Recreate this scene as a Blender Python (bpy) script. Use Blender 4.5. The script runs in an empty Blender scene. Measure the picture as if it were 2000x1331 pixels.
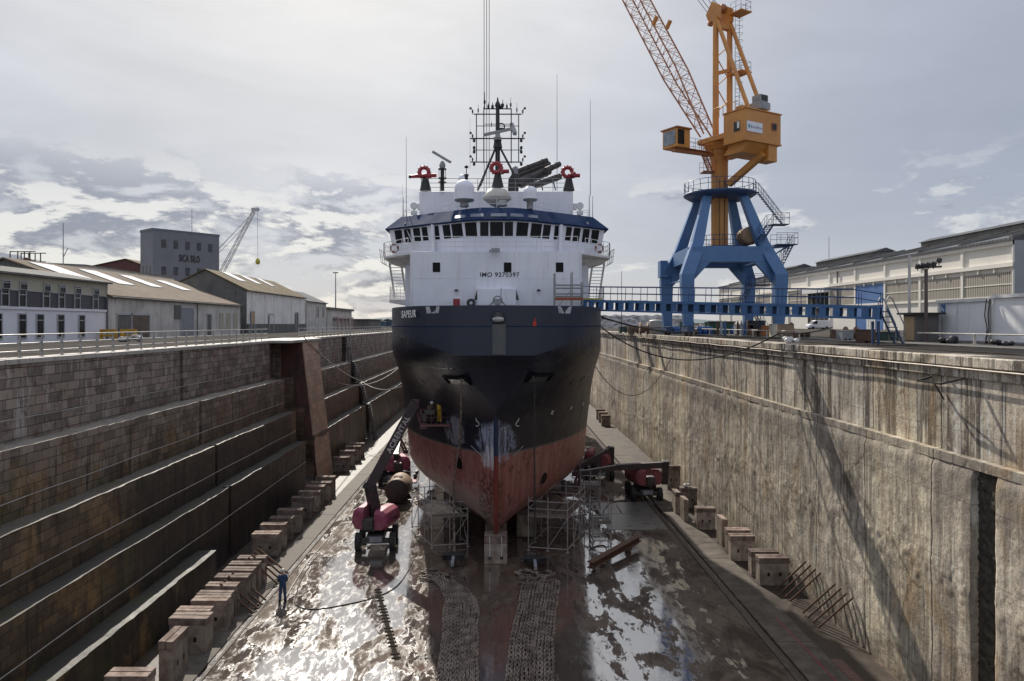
import bpy, bmesh, math, random
from mathutils import Vector, Matrix, noise
R = math.radians
random.seed(7)
scene = bpy.context.scene
COL = scene.collection
F, U0, V0, H = 1400.0, 976.0, 633.0, 15.0
def W(u, v, Y):
    return Vector(((u-U0)/F*Y, Y, H-(v-V0)/F*Y))
def G(u, v, z=0.0):
    Y = (H-z)*F/(v-V0)
    return Vector(((u-U0)/F*Y, Y, z))
LOC = {}
# ------------------------------------------------------------------ mesh builder
class MB:
    def __init__(s):
        s.v, s.f, s.sm = [], [], []
    def add(s, vs, fs, smooth=False):
        o = len(s.v)
        s.v += [Vector(p) for p in vs]
        s.f += [tuple(o+i for i in f) for f in fs]
        s.sm += [smooth]*len(fs)
        return s
    def box(s, c, d, rot=None):
        c = Vector(c); hx, hy, hz = d[0]/2, d[1]/2, d[2]/2
        p = [Vector((x, y, z)) for x in (-hx, hx) for y in (-hy, hy) for z in (-hz, hz)]
        if rot is not None:
            if not isinstance(rot, Matrix): rot = Matrix.Rotation(rot, 3, 'Z')
            p = [rot @ q for q in p]
        return s.add([q+c for q in p], [(0,1,3,2),(4,6,7,5),(0,4,5,1),(2,3,7,6),(0,2,6,4),(1,5,7,3)])
    def bb(s, x0, x1, y0, y1, z0, z1):
        return s.box(((x0+x1)/2, (y0+y1)/2, (z0+z1)/2), (abs(x1-x0), abs(y1-y0), abs(z1-z0)))
    def beam(s, a, b, w, h=None, up=(0,0,1), w2=None, h2=None):
        a, b = Vector(a), Vector(b); h = h or w; w2 = w2 or w; h2 = h2 or h
        d = (b-a).normalized(); u = Vector(up)
        if abs(d.dot(u)) > .98: u = Vector((0,1,0)) if abs(d.y) < .9 else Vector((1,0,0))
        x = d.cross(u).normalized(); y = x.cross(d).normalized()
        p = []
        for q, ww, hh in ((a, w, h), (b, w2, h2)):
            p += [q-x*ww/2-y*hh/2, q+x*ww/2-y*hh/2, q+x*ww/2+y*hh/2, q-x*ww/2+y*hh/2]
        return s.add(p, [(3,2,1,0),(4,5,6,7),(0,1,5,4),(1,2,6,5),(2,3,7,6),(3,0,4,7)])
    def tube(s, a, b, r, n=6, r2=None, cap=True):
        return s.path([a, b], r, n, cap, [r, r2 if r2 is not None else r])
    def path(s, pts, r, n=6, cap=True, rs=None):
        pts = [Vector(p) for p in pts]; m = len(pts)
        vs = []; prev = None
        for i, p in enumerate(pts):
            d = (pts[min(i+1, m-1)]-pts[max(i-1, 0)])
            if d.length < 1e-9: d = Vector((0,0,1))
            d.normalize()
            if prev is None:
                u = Vector((0,0,1)) if abs(d.z) < .9 else Vector((1,0,0))
                x = d.cross(u).normalized()
            else:
                x = prev-d*prev.dot(d)
                x.normalize()
            prev = x; y = d.cross(x)
            rr = rs[i] if rs else r
            for k in range(n):
                t = 2*math.pi*k/n
                vs.append(p+(x*math.cos(t)+y*math.sin(t))*rr)
        fs = [(i*n+k, i*n+(k+1)%n, (i+1)*n+(k+1)%n, (i+1)*n+k) for i in range(m-1) for k in range(n)]
        s.add(vs, fs, n > 5)
        if cap:
            s.add(vs[:n], [tuple(range(n-1,-1,-1))]); s.add(vs[-n:], [tuple(range(n))])
        return s
    def lathe(s, c, prof, n=16, axis='Z'):
        c = Vector(c); vs = []
        for r, z in prof:
            for k in range(n):
                t = 2*math.pi*k/n; a, b = r*math.cos(t), r*math.sin(t)
                vs.append(c+Vector({'Z': (a,b,z), 'X': (z,a,b), 'Y': (a,z,b)}[axis]))
        m = len(prof)
        fs = [(i*n+k, i*n+(k+1)%n, (i+1)*n+(k+1)%n, (i+1)*n+k) for i in range(m-1) for k in range(n)]
        if axis == 'Y': fs = [f[::-1] for f in fs]
        s.add(vs, fs, True)
        e = [tuple(range(n-1,-1,-1)), tuple(range(n))]
        if axis == 'Y': e = [f[::-1] for f in e]
        if prof[0][0] > 1e-4: s.add(vs[:n], [e[0]])
        if prof[-1][0] > 1e-4: s.add(vs[-n:], [e[1]])
        return s
    def torus(s, c, R_, r, ax='Z', n=18, m=8, a0=0, a1=2*math.pi):
        c = Vector(c); full = abs(a1-a0-2*math.pi) < 1e-6
        pts = []
        k = n if full else n+1
        vs = []
        for i in range(k):
            t = a0+(a1-a0)*i/n
            for j in range(m):
                q = 2*math.pi*j/m
                a, b, d = (R_+r*math.cos(q))*math.cos(t), (R_+r*math.cos(q))*math.sin(t), r*math.sin(q)
                vs.append(c+Vector({'Z': (a,b,d), 'Y': (a,d,b), 'X': (d,a,b)}[ax]))
        fs = [(i*m+j, ((i+1)%k)*m+j, ((i+1)%k)*m+(j+1)%m, i*m+(j+1)%m) for i in range(n) for j in range(m)]
        return s.add(vs, fs, True)
    def prism(s, poly, ext, flip=False):
        ext = Vector(ext); a = [Vector(p) for p in poly]; n = len(a)
        f = [tuple(range(n)), tuple(range(2*n-1, n-1, -1))]+[(i, i+n, (i+1)%n+n, (i+1)%n) for i in range(n)]
        return s.add(a+[p+ext for p in a], f)
    def grid(s, fn, nu, nv, smooth=False):
        vs = [fn(i/nu, j/nv) for i in range(nu+1) for j in range(nv+1)]
        k = nv+1
        return s.add(vs, [(i*k+j, (i+1)*k+j, (i+1)*k+j+1, i*k+j+1) for i in range(nu) for j in range(nv)], smooth)
    def ball(s, c, r, n=10, m=6, sc=(1,1,1)):
        prof = [(math.sin(math.pi*i/m), -math.cos(math.pi*i/m)) for i in range(m+1)]
        o = len(s.v); s.lathe((0,0,0), [(max(a,1e-5)*1, b) for a, b in prof], n)
        for i in range(o, len(s.v)):
            q = s.v[i]; s.v[i] = Vector(c)+Vector((q.x*r*sc[0], q.y*r*sc[1], q.z*r*sc[2]))
        return s
    def build(s, name, m, parent=None, origin=None, bev=0, fix=True):
        me = bpy.data.meshes.new(name)
        o = bpy.data.objects.new(name, me)
        if parent is not None:
            off = LOC[parent]; o.parent = parent; LOC[o] = off.copy()
        else:
            if origin is None:
                xs = [p.x for p in s.v]; ys = [p.y for p in s.v]; zs = [p.z for p in s.v]
                origin = ((min(xs)+max(xs))/2, (min(ys)+max(ys))/2, min(zs))
            off = Vector(origin); o.location = off; LOC[o] = off.copy()
        me.from_pydata([p-off for p in s.v], [], s.f)
        me.polygons.foreach_set('use_smooth', s.sm)
        if fix:
            b = bmesh.new(); b.from_mesh(me)
            bmesh.ops.recalc_face_normals(b, faces=b.faces); b.to_mesh(me); b.free()
        me.materials.append(m); me.update()
        COL.objects.link(o)
        if bev:
            d = o.modifiers.new('Bevel', 'BEVEL'); d.width = bev; d.segments = 2; d.limit_method = 'ANGLE'
        return o
def tag(o, label=None, cat=None, group=None, kind=None):
    if label: o['label'] = label
    if cat: o['category'] = cat
    if group: o['group'] = group
    if kind: o['kind'] = kind
    return o
def thing(name, loc, label, cat, group=None):
    o = bpy.data.objects.new(name, None); o.location = loc; o.empty_display_size = .3
    COL.objects.link(o); LOC[o] = Vector(loc)
    return tag(o, label, cat, group)
def struct(o):
    o['kind'] = 'structure'; return o
def dup(o, loc=None, rotz=None, label=None, parent=None):
    c = o.copy(); COL.objects.link(c)
    if parent is not None: c.parent = parent
    for ch in list(o.children): dup(ch, parent=c)
    if loc is not None: c.location = loc; LOC[c] = Vector(loc)
    if rotz is not None: c.rotation_euler = (0,0,rotz)
    if label: c['label'] = label
    return c
def text(s, size, m, name, parent, pos, xd, yd, ext=.01, align='LEFT', bold=0, xs=1.0):
    cu = bpy.data.curves.new('lettering', 'FONT'); cu.body = s; cu.size = size; cu.extrude = ext
    cu.align_x = align; cu.offset = bold; cu.space_character = 1.12
    t = bpy.data.objects.new('lettering', cu); COL.objects.link(t)
    me = bpy.data.meshes.new_from_object(t.evaluated_get(bpy.context.evaluated_depsgraph_get()))
    bpy.data.objects.remove(t)
    xd, yd = Vector(xd).normalized(), Vector(yd).normalized(); zd = xd.cross(yd)
    M3 = Matrix((xd, yd, zd)).transposed()
    off = LOC[parent]
    for v in me.vertices: v.co = M3 @ Vector((v.co.x*xs, v.co.y, v.co.z)) + Vector(pos) - off
    me.materials.clear(); me.materials.append(m)
    o = bpy.data.objects.new(name, me); COL.objects.link(o); o.parent = parent; LOC[o] = off.copy()
    return o
# ------------------------------------------------------------------ node helper
class NT:
    def __init__(s, tree): s.t = tree
    def n(s, typ, ins=None, **props):
        d = s.t.nodes.new(typ)
        for k, v in props.items(): setattr(d, k, v)
        for k, v in (ins or {}).items(): s.set(d.inputs[k], v)
        return d
    def set(s, sock, v):
        if isinstance(v, bpy.types.NodeSocket): s.t.links.new(v, sock)
        elif isinstance(v, (tuple, list)) and sock.type == 'RGBA' and len(v) == 3: sock.default_value = (*v, 1)
        else: sock.default_value = v
    def m(s, op, a, b=0.0, c=0.0, clamp=False):
        d = s.n('ShaderNodeMath', operation=op, use_clamp=clamp)
        s.set(d.inputs[0], a); s.set(d.inputs[1], b); s.set(d.inputs[2], c)
        return d.outputs[0]
    def vm(s, op, a, b=(0,0,0)):
        d = s.n('ShaderNodeVectorMath', operation=op); s.set(d.inputs[0], a); s.set(d.inputs[1], b)
        return d.outputs['Value'] if op in ('DOT_PRODUCT', 'LENGTH') else d.outputs[0]
    def noise(s, vec, scale=1, detail=4, rough=.55, dist=0):
        return s.n('ShaderNodeTexNoise', {'Vector': vec, 'Scale': scale, 'Detail': detail, 'Roughness': rough, 'Distortion': dist}).outputs['Fac']
    def ramp(s, f, stops, interp='LINEAR'):
        d = s.n('ShaderNodeValToRGB'); s.set(d.inputs[0], f); r = d.color_ramp; r.interpolation = interp
        while len(r.elements) > 1: r.elements.remove(r.elements[0])
        for i, (p, c) in enumerate(stops):
            e = r.elements[0] if i == 0 else r.elements.new(p)
            e.position = p; e.color = (c, c, c, 1) if isinstance(c, (int, float)) else (*c, 1)
        return d.outputs[0]
    def mix(s, f, a, b, blend='MIX'):
        d = s.n('ShaderNodeMix', data_type='RGBA', blend_type=blend)
        s.set(d.inputs[0], f); s.set(d.inputs[6], a); s.set(d.inputs[7], b)
        return d.outputs[2]
    def sm(s, x, a, b):
        d = s.n('ShaderNodeMapRange', {'Value': x, 'From Min': a, 'From Max': b}, interpolation_type='SMOOTHSTEP')
        return d.outputs[0]
    def xyz(s, x, y, z):
        return s.n('ShaderNodeCombineXYZ', {0: x, 1: y, 2: z}).outputs[0]
    def sep(s, v):
        return s.n('ShaderNodeSeparateXYZ', {0: v}).outputs
def newmat(name):
    m = bpy.data.materials.new(name); m.use_nodes = True
    t = NT(m.node_tree); b = m.node_tree.nodes['Principled BSDF']
    oc = t.n('ShaderNodeTexCoord').outputs['Object']
    return m, t, b, oc
def bump(t, b, h, strength=.3, dist=.05):
    d = t.n('ShaderNodeBump', {'Height': h, 'Strength': strength, 'Distance': dist}); t.set(b.inputs['Normal'], d.outputs[0])
_mats = {}
def M(name, col, col2=None, rough=.6, metal=0, sc=1.5, streak=0, dirt=(.08,.06,.045), bmp=0, spec=.5, coat=0, rust=0, var=0):
    """weathered paint / concrete / metal: two-tone noise, vertical streaks, rust blooms"""
    if name in _mats: return _mats[name]
    m, t, b, oc = newmat(name)
    col2 = col2 or tuple(c*.78 for c in col)
    orn = t.n('ShaderNodeObjectInfo').outputs['Random']
    oc = t.vm('ADD', oc, t.xyz(t.m('MULTIPLY', orn, 37.0), t.m('MULTIPLY', orn, 19.0), 0.0))
    n1 = t.noise(oc, sc, 6, .6)
    c = t.mix(t.sm(n1, .35, .68), col, col2)
    if streak:
        v = t.vm('MULTIPLY', oc, (3.2, 3.2, .28))
        s1 = t.sm(t.noise(v, 1.2, 5, .65), .5, .74)
        c = t.mix(t.m('MULTIPLY', s1, streak), c, dirt)
    if rust:
        s2 = t.sm(t.noise(oc, sc*1.9+.37, 7, .7), .62, .74)
        c = t.mix(t.m('MULTIPLY', s2, rust), c, (.16,.06,.025))
    if var:
        g_ = t.m('ADD', 1.0-var, t.m('MULTIPLY', orn, 2*var)); c = t.mix(1.0, c, t.xyz(g_, g_, g_), 'MULTIPLY')
    t.set(b.inputs['Base Color'], c)
    t.set(b.inputs['Roughness'], t.m('ADD', t.m('MULTIPLY', n1, .25), rough-.12, clamp=True))
    b.inputs['Metallic'].default_value = metal
    b.inputs['Specular IOR Level'].default_value = spec
    if coat: b.inputs['Coat Weight'].default_value = coat
    if bmp: bump(t, b, t.noise(oc, sc*6, 6, .65), bmp, .04)
    _mats[name] = m
    return m
# ------------------------------------------------------------------ camera, light, sky
cd = bpy.data.cameras.new('camera'); cam = bpy.data.objects.new('camera', cd); COL.objects.link(cam)
cam.location = (0,0,H); cam.rotation_euler = (R(90),0,0)
cd.sensor_width = 36; cd.lens = 36*F/2000; cd.shift_x = (1000-U0)/2000; cd.shift_y = -(665.5-V0)/2000
cd.clip_end = 9000; cd.clip_start = .1
scene.camera = cam
scene.cycles.caustics_reflective = False; scene.cycles.caustics_refractive = False
SUN_AZ, SUN_EL = R(-14.2), R(38)
SD = Vector((math.sin(SUN_AZ)*math.cos(SUN_EL), math.cos(SUN_AZ)*math.cos(SUN_EL), math.sin(SUN_EL)))
sl = bpy.data.lights.new('sun', 'SUN'); sl.energy = 5.0; sl.angle = R(.6); sl.color = (1,.93,.83)
so = bpy.data.objects.new('sun', sl); COL.objects.link(so); so.rotation_euler = SD.to_track_quat('Z','Y').to_euler()
so.location = (-60,60,90)
vs = scene.view_settings
scene.display_settings.display_device = 'sRGB'
vs.view_transform = 'Standard'; vs.look = 'None'; vs.exposure = .22; vs.gamma = 1; vs.use_curve_mapping = False
wd = bpy.data.worlds.new('World'); scene.world = wd; wd.use_nodes = True
t = NT(wd.node_tree); wd.node_tree.nodes.clear()
gv = t.n('ShaderNodeTexCoord').outputs['Generated']
d = t.vm('NORMALIZE', gv)
dx, dy, dz = t.sep(d)
sky = t.n('ShaderNodeTexSky', sky_type='NISHITA', sun_disc=False, sun_elevation=SUN_EL, sun_rotation=SUN_AZ).outputs[0]
az = t.m('ARCTAN2', dx, dy); el = t.m('ARCSINE', dz)
dot = t.m('MAXIMUM', t.vm('DOT_PRODUCT', d, tuple(SD)), 0.0)
glow = t.m('POWER', dot, 7.0)
# veil of high cloud: streaks fanning out from the sun side
st = t.xyz(t.m('ADD', t.m('MULTIPLY', az, 1.5), t.m('MULTIPLY', el, 1.6)), t.m('MULTIPLY', el, 5.5), t.m('MULTIPLY', dy, .4))
c1 = t.noise(st, 1.7, 8, .6, .5)
c1b = t.noise(t.xyz(t.m('MULTIPLY', az, 2.2), t.m('MULTIPLY', el, 3.4), 3.3), 1.3, 5, .55)
veil = t.m('ADD', t.m('MULTIPLY', t.m('SUBTRACT', c1, .5), .42), t.m('MULTIPLY', t.m('SUBTRACT', c1b, .5), .34))
base = t.mix(glow, (.345,.37,.44), (.78,.765,.73))
base = t.mix(1.0, base, t.xyz(*[t.m('ADD', 1.0, veil)]*3), 'MULTIPLY')
base = t.mix(t.m('MULTIPLY', t.sm(az, .1, .7), .28), base, (.30,.335,.43))
# low cumulus: rolls near the horizon, white crowns and grey undersides
cu = t.xyz(t.m('MULTIPLY', az, 5.2), t.m('MULTIPLY', el, 15.0), 1.7)
cu2 = t.xyz(t.m('ADD', t.m('MULTIPLY', az, 5.2), -.05), t.m('ADD', t.m('MULTIPLY', el, 15.0), .32), 1.7)
n1 = t.noise(cu, 1.15, 9, .62, .25); n2 = t.noise(cu2, 1.15, 9, .62, .25)
band = t.m('MULTIPLY', t.sm(el, .235, .13), t.sm(el, -.06, .01))
lean = t.sm(az, .25, -.45)
dens = t.m('ADD', n1, t.m('ADD', t.m('MULTIPLY', lean, .13), -.055))
cm = t.m('MULTIPLY', t.sm(dens, .47, .57), band)
edge = t.sm(t.m('SUBTRACT', n1, n2), -.035, .06)
ccol = t.mix(edge, (.18,.195,.26), (.70,.69,.66))
ccol = t.mix(t.m('MULTIPLY', t.sm(az, 0, .5), .4), ccol, (.42,.45,.52))
lowsky = t.mix(t.m('MULTIPLY', t.sm(el, .16, .0), .75), base, (.50,.51,.54))
col = t.mix(t.m('MULTIPLY', cm, .9), lowsky, ccol)
# sky raised behind the viewer and overhead, added fill for the shaded fronts
back = t.sm(dy, .25, -.5)
top = t.sm(dz, .5, .95)
k = t.m('ADD', 1.0, t.m('ADD', t.m('MULTIPLY', back, .25), t.m('MULTIPLY', top, .7)))
col = t.mix(1.0, col, t.xyz(k, k, k), 'MULTIPLY')
col = t.mix(1.0, col, (10.,10.,10.), 'MULTIPLY')     # to the sky texture's own units (background strength 0.1)
col = t.mix(.9, sky, col)
bg = t.n('ShaderNodeBackground', {'Color': col, 'Strength': .1})
ow = t.n('ShaderNodeOutputWorld', {'Surface': bg.outputs[0]})
# ================================================================== SETTING: dock floor, quays, walls
def ground_mat():
    m, t, b, oc = newmat('quay_concrete'); b.inputs['Specular IOR Level'].default_value = .0
    n = t.noise(oc, .35, 7, .62); n2 = t.noise(oc, 3.0, 6, .6)
    c = t.mix(t.sm(n, .35, .65), (.065,.059,.053), (.10,.092,.084))
    c = t.mix(t.m('MULTIPLY', t.sm(n2, .55, .75), .5), c, (.09,.085,.075))
    t.set(b.inputs['Base Color'], c); b.inputs['Roughness'].default_value = 1.0
    bump(t, b, n2, .3, .03); return m
Mground = ground_mat()
xs = [-5000, -400, -100, -21.2, 17.4, 100, 400, 5000]; ys = [-60, 0, 150.6, 400, 1500, 7000]
g = MB()
def gz(x): return 13.5 if x < 0 else 13.8
for i in range(len(xs)-1):
    for j in range(len(ys)-1):
        if xs[i] == -21.2 and j < 2: continue
        g.add([(xs[i],ys[j],gz(xs[i])), (xs[i+1],ys[j],gz(xs[i+1])), (xs[i+1],ys[j+1],gz(xs[i+1])), (xs[i],ys[j+1],gz(xs[i]))], [(0,1,2,3)])
struct(g.build('ground', Mground, origin=(0,0,13.5)))
Masph = M('dark_asphalt', (.014,.0135,.013), (.024,.022,.021), rough=.9, sc=.8, bmp=.2, spec=.08)
struct(MB().bb(-36.4,-33.2,-30,190,13.46,13.506).build('road', Masph, origin=(-34,80,13.5)))
struct(MB().bb(19.4,24.2,-30,150,13.76,13.806).build('crane_track_strip', M('black_strip', (.010,.0095,.009), (.018,.016,.015), rough=.9, sc=.8, spec=.08), origin=(20,60,13.8)))
struct(MB().bb(24.25,28.6,-30,150,13.76,13.83).build('pavement', M('pavement_grey', (.11,.106,.10), (.16,.155,.145), rough=.95, sc=.7, spec=.05), origin=(25,60,13.8)))
Mrail = M('rail_steel', (.12,.09,.075), (.2,.17,.15), rough=.4, metal=.7)
for x, z in ((19.7,13.81),(23.8,13.81),(27.9,13.83)):
    r = MB().bb(x-.035,x+.035,-20,150,z,z+.05)
    tag(r.build('crane_rail', Mrail), {19.7:'worn steel crane rail nearest the right edge of the dock', 23.8:'worn steel crane rail along the far side of the black strip', 27.9:'steel crane rail set in grey paving in front of the cabins'}[x], 'rail', 'rails of the portal crane')
struct(MB().grid(lambda u, v: Vector((-1600+3200*u, 1500+900*v, 13+(3 if v == 0 else (12+26*noise.noise((u*9,3,1))+20*noise.noise((u*30,1,1))*.5)*(1-abs(2*v-1)**2))-2*(v == 1))), 160, 6, True).build('hills', M('far_hill', (.05,.085,.10), (.07,.10,.11), rough=.9, sc=.01), origin=(0,1500,13)))
# ---- wet dock floor
def floor_mat():
    m, t, b, oc = newmat('wet_dock_floor')
    x, y, z = t.sep(oc)
    big = t.noise(oc, .16, 5, .6, .4)
    mid = t.noise(t.vm('MULTIPLY', oc, (1, .55, 1)), .62, 8, .66, .6)
    fine = t.noise(oc, 3.2, 8, .68, .3)
    swirl = t.noise(t.vm('MULTIPLY', oc, (1, .35, 1)), 1.5, 6, .7, 2.2)
    silt = t.mix(t.sm(mid, .38, .62), (.058,.041,.031), (.14,.108,.084))
    silt = t.mix(t.m('MULTIPLY', t.sm(swirl, .55, .66), .6), silt, (.04,.028,.021))
    silt = t.mix(t.m('MULTIPLY', t.sm(fine, .56, .7), .45), silt, (.19,.165,.14))
    # iron-red and rust wash near the hull
    near = t.m('MULTIPLY', t.sm(t.m('ABSOLUTE', x), 6.5, 2.0), t.sm(t.noise(oc, .5, 5, .6), .42, .6))
    silt = t.mix(t.m('MULTIPLY', near, .55), silt, (.10,.045,.028))
    # standing water film over nearly everything, silt banks breaking it
    bank = t.noise(t.vm('MULTIPLY', oc, (1.1, .42, 1)), .45, 5, .58, .8)
    bank2 = t.noise(t.vm('MULTIPLY', oc, (2.2, .8, 1)), 1.3, 9, .74, .8)
    w = t.m('ADD', t.m('MULTIPLY', bank, .72), t.m('MULTIPLY', bank2, .28))
    w = t.m('ADD', w, t.m('MULTIPLY', t.m('SUBTRACT', big, .5), .35))
    side = t.sm(t.m('ABSOLUTE', x), 9.5, 12.0)
    w = t.m('ADD', w, t.m('MULTIPLY', side, .05))
    w = t.m('ADD', w, t.m('MULTIPLY', t.sm(x, 7.0, 9.5), .07))
    w = t.m('ADD', w, t.m('MULTIPLY', t.sm(x, -1.5, -4.0), -.03))
    wet = t.sm(w, .60, .515)
    col = t.mix(t.m('MULTIPLY', wet, .55), silt, (.085,.068,.058))
    t.set(b.inputs['Base Color'], col)
    r = t.m('ADD', t.m('MULTIPLY', t.m('POWER', t.m('SUBTRACT', 1.0, wet), .42), t.m('ADD', .58, t.m('MULTIPLY', fine, .25))), t.m('ADD', .05, t.m('MULTIPLY', t.sm(bank2, .42, .6), .11)))
    t.set(b.inputs['Roughness'], r)
    t.set(b.inputs['Specular IOR Level'], t.m('ADD', .025, t.m('MULTIPLY', t.sm(wet, .945, 1.0), .975)))
    b.inputs['IOR'].default_value = 2.8
    h = t.m('ADD', t.m('MULTIPLY', fine, .5), swirl)
    bump(t, b, h, t.m('ADD', .004, t.m('MULTIPLY', t.m('SUBTRACT', 1.0, wet), .2)), .03)
    return m
Mfloor = floor_mat()
struct(MB().add([(-17.4,-40,0),(17.0,-40,0),(17.0,151,0),(-17.4,151,0)], [(0,1,2,3)]).build('dock_floor', Mfloor, origin=(0,0,0)))
Mkerb = M('wet_kerb_concrete', (.085,.072,.060), (.14,.122,.102), rough=.7, sc=1.1, bmp=.25, spec=.12)
Mditch = M('black_silt', (.018,.014,.012), (.03,.024,.02), rough=.22, sc=1.2, bmp=.2)
# raised margins in slabs of irregular length, gutters between
def margin(x0, x1, name, h, m):
    k = MB(); y = -38.0
    while y < 150:
        L = random.uniform(2.2, 3.6)
        dz = random.uniform(-.012, .012)
        k.bb(x0, x1, y, y+L-.025, -.02, h+dz); y += L
    struct(k.build(name, m, origin=(x0,0,0)))
margin(-14.15,-12.85,'margin_slabs',.07,Mkerb)
margin(12.95,14.7,'margin_slabs',.08,Mkerb)
margin(-12.62,-12.5,'gutter_edge',.05,M('steel_gutter',(.10,.085,.07),rough=.7,spec=.2))
margin(12.45,12.62,'gutter_edge',.06,M('steel_gutter',(.16,.14,.12)))
struct(MB().bb(-12.85,-12.62,-38,150,-.02,.008).build('gutter', Mditch)); struct(MB().bb(12.62,12.95,-38,150,-.02,.008).build('gutter', Mditch))
struct(MB().bb(14.7,16.7,-38,150,-.02,.010).build('side_ditch', M('dark_brown_ditch', (.035,.027,.021), (.06,.046,.036), rough=.5, sc=.7, bmp=.3, spec=.3), origin=(15,0,0)))  # ditch bed coloured darker than the dock floor
struct(MB().bb(-17.2,-14.15,-38,150,-.02,.012).build('side_ditch', M('dark_brown_ditch', (.04,.03,.025)), origin=(-15,0,0)))
struct(MB().bb(14.0,14.06,26,36.5,.085,.096).build('red_floor_line', M('red_line_paint',(.25,.03,.035),rough=.5,sc=4)))
struct(MB().bb(14.75,15.25,25,32,.01,.05).build('drain_grating', M('rusty_grating',(.09,.04,.03),(.14,.09,.07),rough=.5,sc=6)))
# floor plates / pit covers (right lane)
k = MB()
for (u0,v0,u1,v1) in ((1198,1001,1268,1003),): pass
for (x0,x1,y0,y1) in ((7.9,12.3,52.2,56.5),(7.9,9.6,56.6,60.2),(9.7,12.3,56.6,60.2)):
    k.bb(x0,x1,y0,y1,-.01,.02)
struct(k.build('pit_covers', M('steel_plate',(.10,.095,.09),(.15,.145,.14),rough=.3,sc=1.4), origin=(9,55,0)))
# ---- left wall of stepped masonry
def masonry_mat():
    m, t, b, oc = newmat('dock_masonry')
    x, y, z = t.sep(oc)
    yy = t.m('ADD', y, t.m('MULTIPLY', t.noise(oc, .8, 3), .06)); zz = t.m('ADD', z, t.m('MULTIPLY', t.noise(oc, .6, 3), .05))
    br = t.n('ShaderNodeTexBrick', {'Vector': t.xyz(yy, zz, 0.0), 'Color1': (.25,.25,.25), 'Color2': (.85,.85,.85), 'Mortar': (0,0,0), 'Scale': 1.0, 'Mortar Size': .016, 'Mortar Smooth': .3, 'Bias': 0.0, 'Brick Width': .95, 'Row Height': .425}, offset=.5)
    tone = br.outputs['Color']; mort = br.outputs['Fac']
    n = t.noise(oc, .28, 6, .62, .3); n2 = t.noise(oc, 1.6, 7, .65); n3 = t.noise(t.vm('MULTIPLY', oc, (2.2,2.2,.22)), 1.0, 7, .68)
    hz = t.m('ADD', z, t.m('MULTIPLY', t.m('SUBTRACT', n, .5), 6.0))
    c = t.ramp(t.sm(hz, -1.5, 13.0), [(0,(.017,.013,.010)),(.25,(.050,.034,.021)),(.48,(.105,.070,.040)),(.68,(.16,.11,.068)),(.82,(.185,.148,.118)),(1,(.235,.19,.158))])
    c = t.mix(.7, c, tone, 'OVERLAY')
    c = t.mix(t.m('MULTIPLY', t.sm(n2, .5, .72), .55), c, (.05,.038,.028))
    och = t.m('MULTIPLY', t.sm(t.noise(oc, .45, 5, .6), .5, .66), t.sm(z, 11.5, 8))
    c = t.mix(t.m('MULTIPLY', och, .8), c, (.24,.145,.055))
    grn = t.m('MULTIPLY', t.sm(t.noise(t.vm('MULTIPLY', oc, (1,.8,.6)), .6, 7, .7), .53, .64), t.sm(z, 10.2, 8.5)); c = t.mix(t.m('MULTIPLY', grn, .6), c, (.055,.058,.02))
    # lime runs on the top course, algae stains below, red oxide towards the far end
    lime = t.m('MULTIPLY', t.sm(n3, .53, .66), t.sm(z, 9.4, 11.0))
    c = t.mix(t.m('MULTIPLY', lime, .75), c, (.46,.44,.42))
    alg = t.m('MULTIPLY', t.sm(n3, .50, .66), t.sm(z, 10.6, 9))
    c = t.mix(t.m('MULTIPLY', alg, .85), c, (.010,.009,.008))
    c = t.mix(t.m('MULTIPLY', t.sm(t.noise(oc, .9, 8, .72, .5), .5, .6), .5), c, (.05,.032,.022))
    c = t.mix(t.m('MULTIPLY', t.m('MULTIPLY', t.sm(t.noise(t.vm('MULTIPLY', oc, (1,1.4,.5)), 1.1, 8, .74), .55, .65), t.sm(z, 9, 11)), .55), c, (.075,.035,.03))
    c = t.mix(t.m('MULTIPLY', t.m('MULTIPLY', t.sm(y, 40, 55), t.sm(t.noise(oc, .5, 5), .45, .6)), .5), c, (.17,.085,.07))
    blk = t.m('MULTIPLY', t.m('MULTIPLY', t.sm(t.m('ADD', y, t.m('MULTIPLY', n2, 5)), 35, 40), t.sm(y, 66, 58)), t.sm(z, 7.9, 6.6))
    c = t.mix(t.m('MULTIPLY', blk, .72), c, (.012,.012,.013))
    c = t.mix(t.m('MULTIPLY', mort, .8), c, (.014,.012,.010))
    t.set(b.inputs['Base Color'], c)
    t.set(b.inputs['Roughness'], t.m('ADD', t.m('ADD', .22, t.m('MULTIPLY', t.sm(z, 3, 10), .25)), t.m('MULTIPLY', n2, .4)))
    h = t.m('ADD', t.m('MULTIPLY', t.m('SUBTRACT', 1.0, mort), .6), t.m('ADD', t.m('MULTIPLY', n2, .5), t.m('MULTIPLY', t.noise(oc, 9, 5, .7), .25)))
    bump(t, b, h, .8, .07)
    return m
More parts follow.
